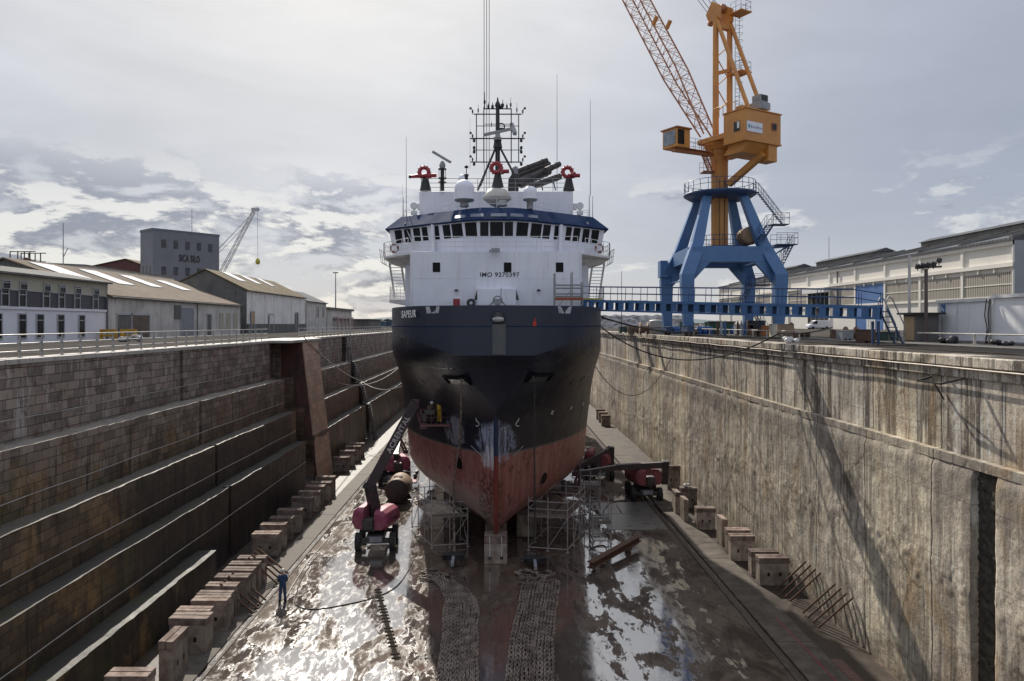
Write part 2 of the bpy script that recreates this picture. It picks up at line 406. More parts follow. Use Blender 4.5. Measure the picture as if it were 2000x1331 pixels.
def ledge_mat():
    m, t, b, oc = newmat('ledge_stone')
    x, y, z = t.sep(oc)
    n = t.noise(oc, .7, 7, .65); n2 = t.noise(oc, 4, 6, .65)
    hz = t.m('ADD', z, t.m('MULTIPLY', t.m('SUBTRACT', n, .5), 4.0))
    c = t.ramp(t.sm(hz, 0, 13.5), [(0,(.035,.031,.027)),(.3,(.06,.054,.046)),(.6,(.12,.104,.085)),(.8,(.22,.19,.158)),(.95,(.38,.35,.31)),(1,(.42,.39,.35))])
    c = t.mix(t.m('MULTIPLY', t.sm(n2, .5, .7), .6), c, (.04,.036,.03))
    c = t.mix(t.m('MULTIPLY', t.m('MULTIPLY', t.sm(t.noise(oc, .55, 6), .52, .62), t.sm(z, 11, 8)), .5), c, (.05,.055,.02))
    t.set(b.inputs['Base Color'], c); t.set(b.inputs['Roughness'], t.m('ADD', .38, t.m('MULTIPLY', n, .5)))
    bump(t, b, t.m('ADD', n, t.m('MULTIPLY', n2, .6)), .5, .06); return m
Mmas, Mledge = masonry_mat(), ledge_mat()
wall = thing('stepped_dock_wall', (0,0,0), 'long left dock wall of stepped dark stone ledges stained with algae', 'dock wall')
PA = [(-20.3,13.42),(-20.3,10.07),(-19.1,10.07),(-19.1,7.25),(-18.1,7.25),(-18.1,4.6),(-17.2,4.6),(-17.2,2.1),(-16.1,2.1),(-16.1,-.1)]
PB = PA[:6]+[(-17.2,4.6),(-17.2,-.1)]
def jit(i, y, s): return s*noise.noise((i*7.3, y*.45, 2.2))+s*.6*noise.noise((i*3.1, y*1.7, 9))+s*.7*min(0, noise.noise((i*5.7, y*3.3, 4))+.15)
def wseg(y0, y1, P, top_off=0, off=0):
    st = max(1, int((y1-y0)/.3)); ys = [y0+(y1-y0)*i/st for i in range(st+1)]
    P = [(x+(top_off if (i < 2) else off), z) for i, (x, z) in enumerate(P)]
    ri = MB()
    for i in range(0, len(P)-1):
        (xa, za), (xb, zb) = P[i], P[i+1]
        def pt(k, y):
            x, z = P[k]
            return Vector((x+(jit(k//2, y, .05)), y, z+(jit(k//2+.5, y, .05) if 0 < k < len(P)-1 else 0)))
        vs = []
        for y in ys: vs += [pt(i, y), pt(i+1, y)]
        fs = [(2*j, 2*j+1, 2*j+3, 2*j+2) for j in range(st)]
        if i % 2 == 0: ri.add(vs, fs)
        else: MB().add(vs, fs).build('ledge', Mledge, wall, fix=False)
    for y in (y0, y1):
        q = [Vector((x+jit(k//2, y, .05), y, z)) for k, (x, z) in enumerate(P)]+[Vector((-24,y,-.1)), Vector((-24,y,13.42))]
        ri.add(q, [tuple(range(len(q)))])
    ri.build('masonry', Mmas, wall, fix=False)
for o in (): pass
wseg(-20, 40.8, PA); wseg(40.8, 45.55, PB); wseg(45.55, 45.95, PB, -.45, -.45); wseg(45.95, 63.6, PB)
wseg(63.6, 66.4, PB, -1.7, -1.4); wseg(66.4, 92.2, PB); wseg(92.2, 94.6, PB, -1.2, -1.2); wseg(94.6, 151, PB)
cp = MB(); y = -20
while y < 150:
    L = random.uniform(1.3, 2.2); cp.bb(-21.4, -20.22+random.uniform(-.03,.03), y, y+L-.02, 13.30, 13.53+random.uniform(-.012,.012)); y += L
cp.build('coping', Mledge, wall, bev=.03)
# inclined stone chute standing against the wall
def chute_mat():
    m, t, b, oc = newmat('chute_stone')
    n = t.noise(oc, .6, 7, .65); n2 = t.noise(t.vm('MULTIPLY', oc, (3,3,.4)), 1.2, 7, .7); x, y, z = t.sep(oc)
    br = t.n('ShaderNodeTexBrick', {'Vector': t.xyz(y, z, 0.0), 'Color1': (.3,.3,.3), 'Color2': (.7,.7,.7), 'Mortar': (.02,.02,.02), 'Scale': 1.0, 'Mortar Size': .012, 'Brick Width': 1.1, 'Row Height': .5})
    c = t.mix(t.sm(n, .35, .65), (.50,.30,.21), (.40,.31,.23)); c = t.mix(.4, c, br.outputs['Color'], 'OVERLAY')
    c = t.mix(t.m('MULTIPLY', t.sm(n2, .52, .68), t.m('MULTIPLY', t.sm(z, 8, 12), .6)), c, (.45,.42,.40))
    c = t.mix(t.m('MULTIPLY', t.sm(n2, .48, .32), .5), c, (.10,.06,.045))
    t.set(b.inputs['Base Color'], c); b.inputs['Roughness'].default_value = .7
    bump(t, b, t.m('ADD', n2, t.m('MULTIPLY', br.outputs['Fac'], -.6)), .6, .06); return m
cht = thing('stone_chute', (-18,69,0), 'sloping reddish stone chute leaning against the stepped left wall', 'stone chute')
Mchs = chute_mat()
MB().prism([(-20.6,66.62,13.36),(-18.3,66.62,13.36),(-16.7,66.62,0.0),(-17.25,66.62,0),(-17.75,66.62,3.4),(-20.1,66.62,9.6),(-20.6,66.62,9.6)], (0,5.4,0)).build('slope', Mchs, cht, bev=.05)
MB().prism([(-20.5,66.56,13.3),(-18.4,66.56,13.3),(-16.85,66.56,0.1),(-17.2,66.56,.1),(-17.75,66.56,3.6),(-20.05,66.56,9.7),(-20.5,66.56,9.7)], (0,.07,0)).build('side_face', M('red_oxide_stone', (.12,.045,.038), (.06,.035,.03), rough=.75, sc=1.2, streak=.8, dirt=(.025,.02,.018), bmp=.4), cht)
cb = MB(); cb.bb(-22.2,-18.2,62.9,73.4,13.30,13.56)
tag(cb.build('chute_platform', M('pale_coping',(.42,.40,.36),(.3,.28,.25),rough=.6,sc=2,bmp=.2), origin=(-20,68,13.3), bev=.04), 'pale stone platform slab over the top of the sloping chute', 'slab')
# stairway down the wall
stw = thing('dock_stairway', (-18.5,93.4,0), 'dark steel stairway descending the left wall behind the chute', 'stairs')
Mdst = M('dark_steel', (.03,.03,.032), (.055,.05,.048), rough=.5, metal=.3)
sp = [(-20.0,13.5),(-19.7,10.1),(-19.3,10.1),(-18.7,7.3),(-18.2,7.3),(-17.7,4.65),(-17.3,4.65),(-16.4,0.1)]
tr = MB(); sr = MB(); hr = MB()
for i in range(0, len(sp), 2):
    (xa, za), (xb, zb) = sp[i], sp[i+1]
    n = max(3, int((za-zb)/.27))
    for j in range(n+1):
        f = j/n; tr.box((xa+(xb-xa)*f+.2, 93.4, za+(zb-za)*f), (.28, 1.7, .05))
    for yy in (92.5, 94.3):
        sr.beam((xa+.2,yy,za), (xb+.2,yy,zb), .06, .25, up=(0,1,0))
        hr.path([(xa+.25,yy,za+1.0), (xb+.3,yy,zb+1.0), (xb+.3,yy,zb)], .03, 5)
        hr.tube((xa+.25,yy,za), (xa+.25,yy,za+1.0), .03, 5)
tr.build('treads', Mdst, stw); sr.build('stringer', Mdst, stw); hr.build('handrail', M('galvanised', (.34,.34,.34), (.25,.25,.25), rough=.45, metal=.5), stw)
Mgalv = _mats['galvanised']
# safety lines strung along each riser
for (x, h0, lab) in ((-20.14,3.97,'topmost thin pale line strung across the upper left dock wall'), (-18.93,6.9,'thin pale line along the second riser of the left dock wall'), (-17.93,9.4,'thin pale line along the third riser of the left dock wall'), (-17.04,12.1,'lowest thin pale line along the left dock wall')):
    pts = [(x, y, H-h0+(.018*math.sin(y*.7)) ) for y in [i*1.5 for i in range(-4, 43 if x > -20 else 42)]]
    tag(MB().path(pts, .022, 5).build('safety_line', M('pale_rope', (.38,.36,.33), rough=.6)), lab, 'rope', 'safety lines along the left dock wall')
# ---- right wall of rough concrete
def rwall_mat(name, lit, mid, dark, st):
    m, t, b, oc = newmat(name)
    x, y, z = t.sep(oc)
    n = t.noise(oc, .22, 6, .6, .2); n2 = t.noise(oc, 1.4, 8, .68)
    s1 = t.noise(t.vm('MULTIPLY', oc, (1,1.5,.10)), 1.0, 8, .66); s2 = t.noise(t.vm('MULTIPLY', oc, (1,6,.22)), 1.0, 6, .66)
    c = t.mix(t.sm(n, .40, .60), lit, mid)
    c = t.mix(t.m('MULTIPLY', t.sm(s1, .47, .58), st), c, dark)
    c = t.mix(t.m('MULTIPLY', t.sm(s2, .52, .70), st*.6), c, tuple(d*.7 for d in dark))
    c = t.mix(t.m('MULTIPLY', t.sm(s2, .46, .36), .7), c, tuple(min(.72, l*1.4) for l in lit))
    c = t.mix(t.m('MULTIPLY', t.sm(n2, .52, .7), .45), c, (.10,.085,.07))
    c = t.mix(t.m('MULTIPLY', t.sm(t.noise(oc, .75, 8, .7, .8), .50, .62), .55), c, (.17,.14,.11))
    c = t.mix(t.m('MULTIPLY', t.sm(t.m('ADD', z, t.m('MULTIPLY', t.m('SUBTRACT', n2, .5), 3.5)), 7.6, 9.2), t.m('MULTIPLY', t.sm(z, 10.3, 10.0), .5)), c, (.16,.145,.125))
    pn = t.n('ShaderNodeTexWhiteNoise', {'W': t.m('FLOOR', t.m('ADD', t.m('DIVIDE', y, 5.1), .5))}, noise_dimensions='1D').outputs[0]
    pg = t.m('ADD', .78, t.m('MULTIPLY', pn, .4)); c = t.mix(1.0, c, t.xyz(pg, pg, t.m('MULTIPLY', pg, t.m('SUBTRACT', 1.08, t.m('MULTIPLY', pn, .14)))), 'MULTIPLY')
    vo = t.n('ShaderNodeTexVoronoi', {'Vector': t.vm('ADD', t.vm('MULTIPLY', oc, (1,.5,.35)), t.xyz(0.0, t.m('MULTIPLY', n2, .5), t.m('MULTIPLY', s1, .4))), 'Scale': .55}, feature='DISTANCE_TO_EDGE').outputs[0]
    c = t.mix(t.m('MULTIPLY', t.m('MULTIPLY', t.sm(vo, .02, .004), t.sm(n, .45, .6)), .7), c, (.05,.042,.034))
    hz_ = t.m('ABSOLUTE', t.m('SUBTRACT', t.m('FRACT', t.m('ADD', t.m('DIVIDE', z, 2.45), t.m('MULTIPLY', n2, .03))), .5))
    c = t.mix(t.m('MULTIPLY', t.sm(hz_, .012, .003), .45), c, (.08,.068,.055))
    och = t.sm(t.noise(t.vm('MULTIPLY', oc, (1,.8,.35)), .5, 7, .68, .4), .52, .66); c = t.mix(t.m('MULTIPLY', och, .5), c, (.36,.235,.12))
    lm = t.m('MULTIPLY', t.sm(t.noise(t.vm('MULTIPLY', oc, (1,2.2,.5)), 1.3, 8, .72), .55, .66), t.sm(t.m('ADD', z, t.m('MULTIPLY', n2, 1.2)), 12.2, 13.1)); c = t.mix(t.m('MULTIPLY', lm, .8), c, (.72,.69,.64))
    # rust and weed line, dark foot
    c = t.mix(t.m('MULTIPLY', t.sm(t.m('ADD', z, t.m('MULTIPLY', n2, 3)), 3.4, 1.2), .6), c, (.10,.085,.06))
    # pour joints
    j = t.m('ABSOLUTE', t.m('SUBTRACT', t.m('FRACT', t.m('ADD', t.m('DIVIDE', y, 5.1), t.m('MULTIPLY', t.noise(t.xyz(0.0, 0.0, z), .8, 3), .05))), .5))
    jl = t.sm(j, .012, .003)
    c = t.mix(t.m('MULTIPLY', jl, .8), c, (.03,.026,.022))
    j2 = t.m('ABSOLUTE', t.m('SUBTRACT', t.m('FRACT', t.m('ADD', t.m('DIVIDE', y, 1.73), t.m('MULTIPLY', n2, .08))), .5))
    c = t.mix(t.m('MULTIPLY', t.m('MULTIPLY', t.sm(j2, .016, .004), t.sm(n, .42, .58)), .7), c, (.05,.04,.034))
    c = t.mix(t.m('MULTIPLY', t.sm(t.noise(oc, 3.1, 8, .74), .5, .66), .5), c, (.12,.10,.08)); c = t.mix(t.m('MULTIPLY', t.sm(t.noise(oc, 2.2, 8, .74), .54, .68), .45), c, (.66,.57,.44))
    t.set(b.inputs['Base Color'], c); b.inputs['Roughness'].default_value = .85
    b.inputs['Specular IOR Level'].default_value = .2
    h = t.m('ADD', t.m('ADD', t.m('MULTIPLY', n2, 1.0), t.m('MULTIPLY', t.noise(oc, 7, 8, .75), .8)), t.m('ADD', t.m('MULTIPLY', s2, .25), t.m('MULTIPLY', jl, -.8)))
    bump(t, b, h, .62, .09)
    return m
rw = thing('concrete_dock_wall', (16.85,0,0), 'tall right dock wall of rough sunlit concrete streaked with stains', 'dock wall')
ysl = []; y = -20.0
SL0, SL1 = 24.35, 25.6
while y < 151:
    ysl.append(y); y += .085 if 22 < y < 42 else (.16 if y < 65 else (.3 if y < 90 else .7))
ysl = sorted(ysl+[SL0-.01, SL0+.02, SL1-.02, SL1+.01])
nz = 96
def rwx(y, z):
    r = .05*noise.noise((y*.22, z*.3, 1))+.032*noise.fractal((y*.8, z*.8, 4), .6, 2.1, 7)+.012*noise.noise((y*2.1, z*.25, 8))
    bd_ = math.exp(-((z-(4.6+.9*math.sin(y*.05)))/.75)**2); rid = bd_*(.02+.07*max(0, noise.noise((y*2.6, z*2.9, 7)))+.06*max(0, noise.noise((y*5.5, z*6, 17))))   # ragged band of growth half-way up
    e = .16*max(0, (z-9.5)/.6)*(1+noise.noise((y*.9, 3, 3)))
    x = 16.85+r-rid+e
    if SL0 < y < SL1: x = 17.25
    return x
low = MB(); vs_ = []
for y in ysl:
    for k in range(nz+1):
        z = -.1+10.25*k/nz
        vs_.append((rwx(y, z), y, z+(.09*noise.noise((y*.7,1,1)) if k == nz else 0)))
fs_ = [(i*(nz+1)+k, i*(nz+1)+k+1, (i+1)*(nz+1)+k+1, (i+1)*(nz+1)+k) for i in range(len(ysl)-1) for k in range(nz)]
low.add(vs_, fs_, True)
Mrw1 = rwall_mat('rough_concrete', (.62,.545,.435), (.40,.345,.275), (.14,.12,.10), .6)
Mrw2 = rwall_mat('streaked_concrete', (.66,.59,.48), (.44,.385,.31), (.085,.07,.058), .95)
low.build('rough_lower_face', Mrw1, rw, fix=False)
MB().grid(lambda u, v: Vector((17.12-.16*abs(noise.noise((u*6,v*50,2)))-.06*noise.noise((u*14,v*120,5)), SL0+(SL1-SL0)*u, 10.0*v)), 12, 110, True).build('weedy_recess', M('black_weed', (.03,.026,.02), (.085,.072,.052), rough=.6, sc=4, bmp=.6), rw, fix=False)
up = MB(); n = len(ysl); vs_ = []
zu = [10.0,10.35,11.1,12.0,12.85,13.02]
for y in ysl:
    for z in zu: vs_.append((17.22+.03*noise.noise((y*.3,z*.5,5)), y, z))
k = len(zu)
up.add(vs_, [(i*k+q, i*k+q+1, (i+1)*k+q+1, (i+1)*k+q) for i in range(n-1) for q in range(k-1)], True)
up.build('streaked_upper_face', Mrw2, rw, fix=False)
MB().bb(16.9,17.6,-20,151,9.8,10.14).build('step', Mrw1, rw)
cp = MB(); y = -20
while y < 150:
    L = random.uniform(2.4, 3.4); cp.bb(17.12+random.uniform(-.02,.02), 17.75, y, y+L-.02, 13.0, 13.42)
    cp.bb(16.98+random.uniform(-.02,.02), 18.4, y, y+L-.02, 13.42, 13.80+random.uniform(-.01,.012)); y += L
cp.build('coping', Mrw2, rw, bev=.03)
# pipe clipped on the coping
pp = thing('coping_pipe', (16.9,40,13.3), 'thin pale pipe clipped along the top of the right dock wall', 'pipe')
MB().path([(16.93,y,13.36+.02*math.sin(y)) for y in range(10,90,3)], .035, 6).build('tube', M('pale_pipe', (.5,.42,.33), rough=.5), pp)
kk = None
for y in range(12,90,4):
    if kk is None: kk = MB().box((16.98,y,13.36), (.12,.06,.12)).build('clip', Mdst, pp)
    else: c = kk.copy(); COL.objects.link(c); c.parent = pp; c.location = (0,y-12,0)
# broken bracket at the near end of the right wall
br = thing('steel_bracket', (16.9,27.2,12.4), 'rusty broken steel bracket hanging at the near top of the right wall', 'bracket')
k = MB(); k.beam((17.0,26.2,13.0),(16.5,26.8,12.75),.07); k.beam((16.5,26.8,12.75),(16.6,28.4,12.75),.07); k.beam((17.1,28.4,12.9),(16.55,28.4,12.75),.07); k.tube((16.6,27.4,12.75),(17.1,27.6,12.1),.03)
k.build('frame', Mdst, br)
Mrusty = M('rusty_steel', (.13,.065,.04), (.09,.05,.035), rough=.75, sc=5, bmp=.2)
# far end of the dock
tag(MB().bb(-24,20,151,153,0,13.6).build('dock_head_wall', Mmas, origin=(0,151,0)), 'end wall closing the dock far behind the ship', 'dock wall')
# ---- guard rails
def railing(name, label, pts, h, post_step, rails, r, m, posts_group=None, pw=.07):
    pts = [Vector(p) for p in pts]
    o = thing(name, tuple(pts[0]), label, 'railing')
    for f in rails:
        MB().path([p+Vector((0,0,h*f)) for p in pts], r, 6).build('rail', m, o)
    first = None
    for a, b in zip(pts, pts[1:]):
        n = max(1, int((b-a).length/post_step))
        for i in range(n):
            p = a.lerp(b, i/n)
            if first is None:
                first = MB().box(p+Vector((0,0,h/2)), (pw, pw*.5, h)).box(p+Vector((0,0,.012)), (pw*2.4,pw*2,.024)).build('post', m, o)
            else:
                c = first.copy(); COL.objects.link(c); c.parent = o; c.location = p-pts[0]
    return o
railing('quay_railing', 'galvanised three bar railing along the left dock edge', [(-20.75,y,13.53) for y in (22,64)], 1.0, 1.5, (1,.62,.28), .03, Mgalv)
railing('quay_railing', 'galvanised railing along the far left dock edge beyond the chute', [(-20.75,y,13.53) for y in (74,150)], 1.0, 2.0, (1,.62,.28), .03, Mgalv)
Mwr = M('cream_pipe', (.62,.58,.5), (.45,.41,.35), rough=.45, sc=5, rust=.6)
railing('low_guard_rail', 'low cream pipe rail along the right quay edge', [(27.3,y,13.83) for y in (30,46.8)], .58, 4.2, (1,), .05, Mwr, pw=.14)
railing('low_guard_rail', 'second low cream pipe rail on the right quay beyond a gap', [(27.3,y,13.83) for y in (48.5,53)], .58, 2.2, (1,), .05, Mwr, pw=.12)
railing('low_guard_rail', 'long thin pale rail in front of the barrels on the right quay', [(23.0,y,13.83) for y in (55,92)], .6, 3.2, (1,), .035, Mwr, pw=.09)
# ================================================================== THE SHIP
from mathutils.bvhtree import BVHTree
SX = -.23
ship = thing('supply_ship', (SX,45,0), 'navy and red supply ship with white superstructure standing in the dry dock', 'ship')
def sst(a, b, x):
    t_ = min(1, max(0, (x-a)/(b-a))); return t_*t_*(3-2*t_)
def lerp_tab(tab, z):
    for (a, va), (b_, vb) in zip(tab, tab[1:]):
        if z <= b_: return va+(vb-va)*max(0, (z-a)/(b_-a))
    return tab[-1][1]
YS = [(1.75,45.15),(2.2,44.95),(3.2,44.8),(6.74,44.75),(9.0,44.45),(11.0,43.7),(12.4,42.6),(13.2,41.6),(16.1,41.45)]
XF = .29
def hull_pt(phi, z):
    w = sst(7.6, 13.1, z)**2.3
    s_ = 1-math.cos(phi)
    L = lerp_tab([(1.75,22),(4,19.5),(6.74,17.5),(9,15.5),(13.2,13.2),(17,13.2)], z)
    q = min(1, max(0, (z-1.75)/2.7)); B = .22+(7.38)*(1-(1-q)**2.1)**.5 if q < 1 else 7.6
    xl = 1-(1-s_)**2.15
    xt = XF+(1-XF)*math.sin(phi)**.92 if phi > 0 else XF
    x = max(.11, B*(xl*(1-w)+xt*w))
    return x, lerp_tab(YS, z)+L*s_
def zk(phi): return 13.15+1.5*min(1, math.sin(phi)*1.25)
NP, NZ = 30, 30
cols = [None]+[math.pi/2*i/NP for i in range(NP+1)]+['a','b','c']
def col_pt(c, z):
    if c is None: x, y = hull_pt(0, z); return 0.0, y-(.05 if z < 8 else .02)
    if isinstance(c, str):
        x, y = hull_pt(math.pi/2, z); return x, {'a': 72, 'b': 95, 'c': 113}[c]
    return hull_pt(c, z)
def czk(c): return zk(0) if c is None else (zk(math.pi/2) if isinstance(c, str) else zk(c))
hb = MB()
for s_ in (-1, 1):
    vs_ = []
    for c in cols:
        for k in range(NZ+1):
            f = k/NZ; f = f**1.15
            z = 1.75+(czk(c)-1.75)*f
            x, y = col_pt(c, z); vs_.append((SX+s_*x, y, z))
    K = NZ+1
    fs_ = [(i*K+k, (i+1)*K+k, (i+1)*K+k+1, i*K+k+1) for i in range(len(cols)-1) for k in range(NZ)]
    if s_ < 0: fs_ = [f[::-1] for f in fs_]
    hb.add(vs_, fs_, True)
    n = len(cols)                                        # flat of keel and transom
    hb.add([(SX, col_pt(c, 1.75)[1], 1.75) for c in cols]+[(SX+s_*col_pt(c, 1.75)[0], col_pt(c, 1.75)[1], 1.75) for c in cols], [(i, i+1, n+i+1, n+i) for i in range(n-1)])
    tr_ = [vs_[(len(cols)-1)*K+k] for k in range(K)]+[(SX, 113, vs_[-1][2]), (SX, 113, 1.75)]
    hb.add(tr_, [tuple(range(len(tr_)))])
HBVH = BVHTree.FromPolygons([tuple(v) for v in hb.v], hb.f)
def on_hull(u, v, bvh=None):
    o = Vector((0,0,H)); d_ = W(u, v, 1.0)-o
    loc, nor, i, ds = (bvh or HBVH).ray_cast(o, d_.normalized())
    if nor.dot(d_) > 0: nor = -nor
    return loc, nor
def hull_mat():
    m, t, b, oc = newmat('hull_paint')
    x, y, z = t.sep(oc)
    n = t.noise(oc, .35, 6, .6); n2 = t.noise(oc, 1.8, 8, .68); st = t.noise(t.vm('MULTIPLY', oc, (2.6,2.6,.18)), 1.2, 8, .68)
    blk = t.mix(t.sm(n, .35, .68), (.009,.011,.020), (.016,.017,.026))
    blk = t.mix(t.m('MULTIPLY', t.sm(st, .52, .7), t.m('ADD', .06, t.m('MULTIPLY', t.sm(x, .6, 2.5), .6))), blk, (.11,.095,.075))  # starboard streaks carry the lit wall's brown reflection as colour; port ones weathering
    blk = t.mix(t.m('MULTIPLY', t.sm(n2, .58, .75), .2), blk, (.05,.038,.032))
    red = t.mix(t.sm(n, .35, .65), (.29,.095,.075), (.24,.10,.085))
    red = t.mix(t.m('MULTIPLY', t.sm(st, .45, .62), .65), red, (.38,.20,.165))
    red = t.mix(t.m('MULTIPLY', t.sm(n2, .52, .66), .7), red, (.075,.03,.024))
    red = t.mix(t.m('MULTIPLY', t.sm(st, .42, .3), .55), red, (.05,.022,.018))
    # bare scoured patches low on the forefoot, brown growth along the stem
    scour = t.m('MULTIPLY', t.sm(t.m('ADD', z, t.m('MULTIPLY', n2, 3.2)), 6.6, 5.0), t.sm(x, .2, -1.2))
    red = t.mix(t.m('MULTIPLY', scour, .7), red, (.36,.29,.25))
    gro = t.m('MULTIPLY', t.sm(t.noise(oc, 5, 6, .7), .44, .56), t.m('MULTIPLY', t.sm(t.m('ABSOLUTE', t.m('ADD', x, .35)), 1.0, .5), t.sm(z, 5.9, 5.0)))
    red = t.mix(t.m('MULTIPLY', gro, .85), red, (.03,.018,.013))
    edge = t.m('ADD', z, t.m('MULTIPLY', t.m('SUBTRACT', n2, .5), .06))
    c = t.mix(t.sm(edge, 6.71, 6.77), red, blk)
    line = t.m('MULTIPLY', t.sm(edge, 6.66, 6.70), t.sm(edge, 6.86, 6.80))
    c = t.mix(t.m('MULTIPLY', line, .7), c, (.15,.13,.12))
    # washed chalky paint and painted-in spray mist round the stem and port bow
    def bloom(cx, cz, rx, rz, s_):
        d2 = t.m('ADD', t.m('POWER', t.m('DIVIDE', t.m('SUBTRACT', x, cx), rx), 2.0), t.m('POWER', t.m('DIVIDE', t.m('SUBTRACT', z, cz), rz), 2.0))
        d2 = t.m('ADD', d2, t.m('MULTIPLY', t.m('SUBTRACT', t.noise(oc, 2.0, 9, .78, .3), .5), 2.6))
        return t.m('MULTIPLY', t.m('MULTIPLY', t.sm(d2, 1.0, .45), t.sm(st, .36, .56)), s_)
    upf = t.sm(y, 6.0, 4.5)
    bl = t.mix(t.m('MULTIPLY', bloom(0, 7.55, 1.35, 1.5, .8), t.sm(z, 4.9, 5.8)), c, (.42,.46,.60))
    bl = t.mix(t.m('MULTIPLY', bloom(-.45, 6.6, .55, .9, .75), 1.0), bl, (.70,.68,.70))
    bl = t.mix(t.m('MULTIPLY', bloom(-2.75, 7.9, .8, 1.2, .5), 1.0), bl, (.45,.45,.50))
    stem = t.m('MULTIPLY', t.sm(t.m('ABSOLUTE', x), .17, .13), t.sm(z, 9.3, 9.0))
    bl = t.mix(stem, bl, t.mix(t.sm(z, 6.70, 6.74), (.19,.04,.03), (.02,.035,.08)))
    t.set(b.inputs['Base Color'], bl)
    t.set(b.inputs['Roughness'], t.m('ADD', .22, t.m('MULTIPLY', n2, .34)))
    b.inputs['Specular IOR Level'].default_value = .5
    def seam(v_, per, w_): return t.sm(t.m('ABSOLUTE', t.m('SUBTRACT', t.m('FRACT', t.m('DIVIDE', v_, per)), .5)), w_, 0.0)
    sm_ = t.m('MAXIMUM', seam(z, 1.9, .012), seam(y, 2.6, .010))
    bump(t, b, t.m('ADD', t.m('ADD', t.m('MULTIPLY', t.noise(oc, .55, 3, .5), 1.6), t.m('MULTIPLY', n2, .3)), t.m('MULTIPLY', sm_, .35)), .4, .09)
    return m
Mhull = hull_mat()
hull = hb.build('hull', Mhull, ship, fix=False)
Mnavy = M('navy_paint', (.0075,.0125,.030), (.011,.017,.036), rough=.42, sc=.6, streak=.4, dirt=(.028,.028,.034))
Mnavy2 = M('navy_roof_paint', (.017,.034,.082), (.028,.05,.11), rough=.8, spec=.04, sc=.9, streak=.25, dirt=(.08,.09,.11))
Mwhite = M('white_paint', (.78,.785,.84), (.71,.72,.785), rough=.45, sc=.4, streak=.35, dirt=(.46,.42,.38))
Mwhite2 = M('white_fittings', (.72,.72,.71), (.6,.6,.59), rough=.5, sc=2, streak=.2, dirt=(.35,.25,.18))
Mglass = M('dark_glass', (.007,.009,.011), (.012,.016,.019), rough=.22, sc=.7, spec=.3)
Mblack = M('black_metal', (.018,.018,.02), (.03,.03,.03), rough=.5, sc=2)
Mgrey = M('grey_metal', (.30,.31,.32), (.22,.23,.24), rough=.5, sc=2)
Mredm = M('monitor_red', (.32,.022,.035), (.22,.016,.025), rough=.4, sc=3)
Mrope = M('dark_rope', (.035,.033,.03), (.06,.055,.05), rough=.9, sc=8)
# bulwark band (upper flat navy strake) with thickness and cap
ZT = 16.07
bw = MB(); deckp = []
bc = cols
for s_ in (-1, 1):
    out = []
    for c in bc:
        x, y = col_pt(c, 13.2 if not isinstance(c, str) else 13.2)
        out.append((x, y, czk(c)))
    n = len(out)
    vs_ = []
    for i, (x, y, zz) in enumerate(out):
        a = out[max(0, i-1)]; b_ = out[min(n-1, i+1)]
        tx, ty = b_[0]-a[0], b_[1]-a[1]; l = math.hypot(tx, ty); nx, ny = ty/l, -tx/l
        vs_ += [(SX+s_*x, y, zz), (SX+s_*(x+.03*nx), y+.03*ny, zz+.01), (SX+s_*(x+.03*nx), y+.03*ny, ZT), (SX+s_*max(0, x-.14*nx), y-.14*ny, ZT), (SX+s_*max(0, x-.14*nx), y-.14*ny, 14.75)]
    fs_ = [(5*i+k, 5*i+5+k, 5*i+6+k, 5*i+1+k) for i in range(n-1) for k in range(4)]
    if s_ < 0: fs_ = [f[::-1] for f in fs_]
    bw.add(vs_, fs_)
    deckp.append([(SX+s_*max(0, x-.05), y+.03, 14.76) for x, y, zz in out])
bul = bw.build('bulwark', Mnavy, ship, fix=False)
BBVH = BVHTree.FromPolygons([tuple(v) for v in bw.v], bw.f)
dk = MB(); n = len(deckp[0]); dk.add(deckp[0]+deckp[1], [(i, i+1, n+i+1, n+i) for i in range(n-1)])
dk.build('foredeck', M('green_deck', (.05,.09,.07), (.07,.1,.08), rough=.7), ship)
ml = MB()
for s_ in (-1, 1):
    pts = []
    for c in bc:
        x, y = col_pt(c, 13.2); pts.append((SX+s_*(x+.045), y-.04, 14.86))
    ml.path(pts, .035, 6)
ml.build('rubbing_strip', Mnavy2, bul)
# mooring fairleads in the bulwark
def quad_on(name, m, px, bvh, parent, th=.05, lift=.02):
    ps = [on_hull(u, v, bvh) for u, v in px]
    nn = sum((p[1] for p in ps), Vector())/len(ps)
    return MB().prism([p[0]+nn*lift for p in ps], -nn*th).build(name, m, parent)
Mfair = M('fairlead_steel', (.42,.43,.44), (.25,.26,.27), rough=.45, sc=5)
for px in ([(832,599.5),(859,598.5),(857,612),(834,613)], [(1089,598.5),(1116,599.5),(1113,613),(1091,612)]):
    quad_on('fairlead', Mfair, px, BBVH, bul, .06, .03)
fl = MB(); c0, n0 = on_hull(973, 621, BBVH)
fl.torus(c0+n0*.02, .40, .05, 'Y', 20, 8); fl.box(c0+n0*.06-Vector((0,0,.22)), (.84,.16,.07))
fl.build('bow_fairlead', Mnavy, bul)
MB().lathe(c0+n0*.05, [(0.001,-.02),(.36,-.02),(.36,.02),(.001,.02)], 18, 'Y').build('fairlead_opening', Mblack, bul)
MB().lathe(c0+n0*.09-Vector((0,0,.1)), [(.09,-.32),(.15,-.1),(.16,0),(.15,.1),(.09,.32)], 12, 'X').build('roller', M('pale_roller', (.5,.52,.53), (.3,.3,.3), rough=.4), bul)
MB().box((c0.x+.05, c0.y-.05, 14.1), (.78,.05,1.75)).build('chafing_plate', M('worn_plate', (.06,.075,.085), (.085,.085,.07), rough=.5, sc=3, streak=.6, dirt=(.12,.10,.07)), bul)
p0, n0 = on_hull(1044, 633, BBVH)
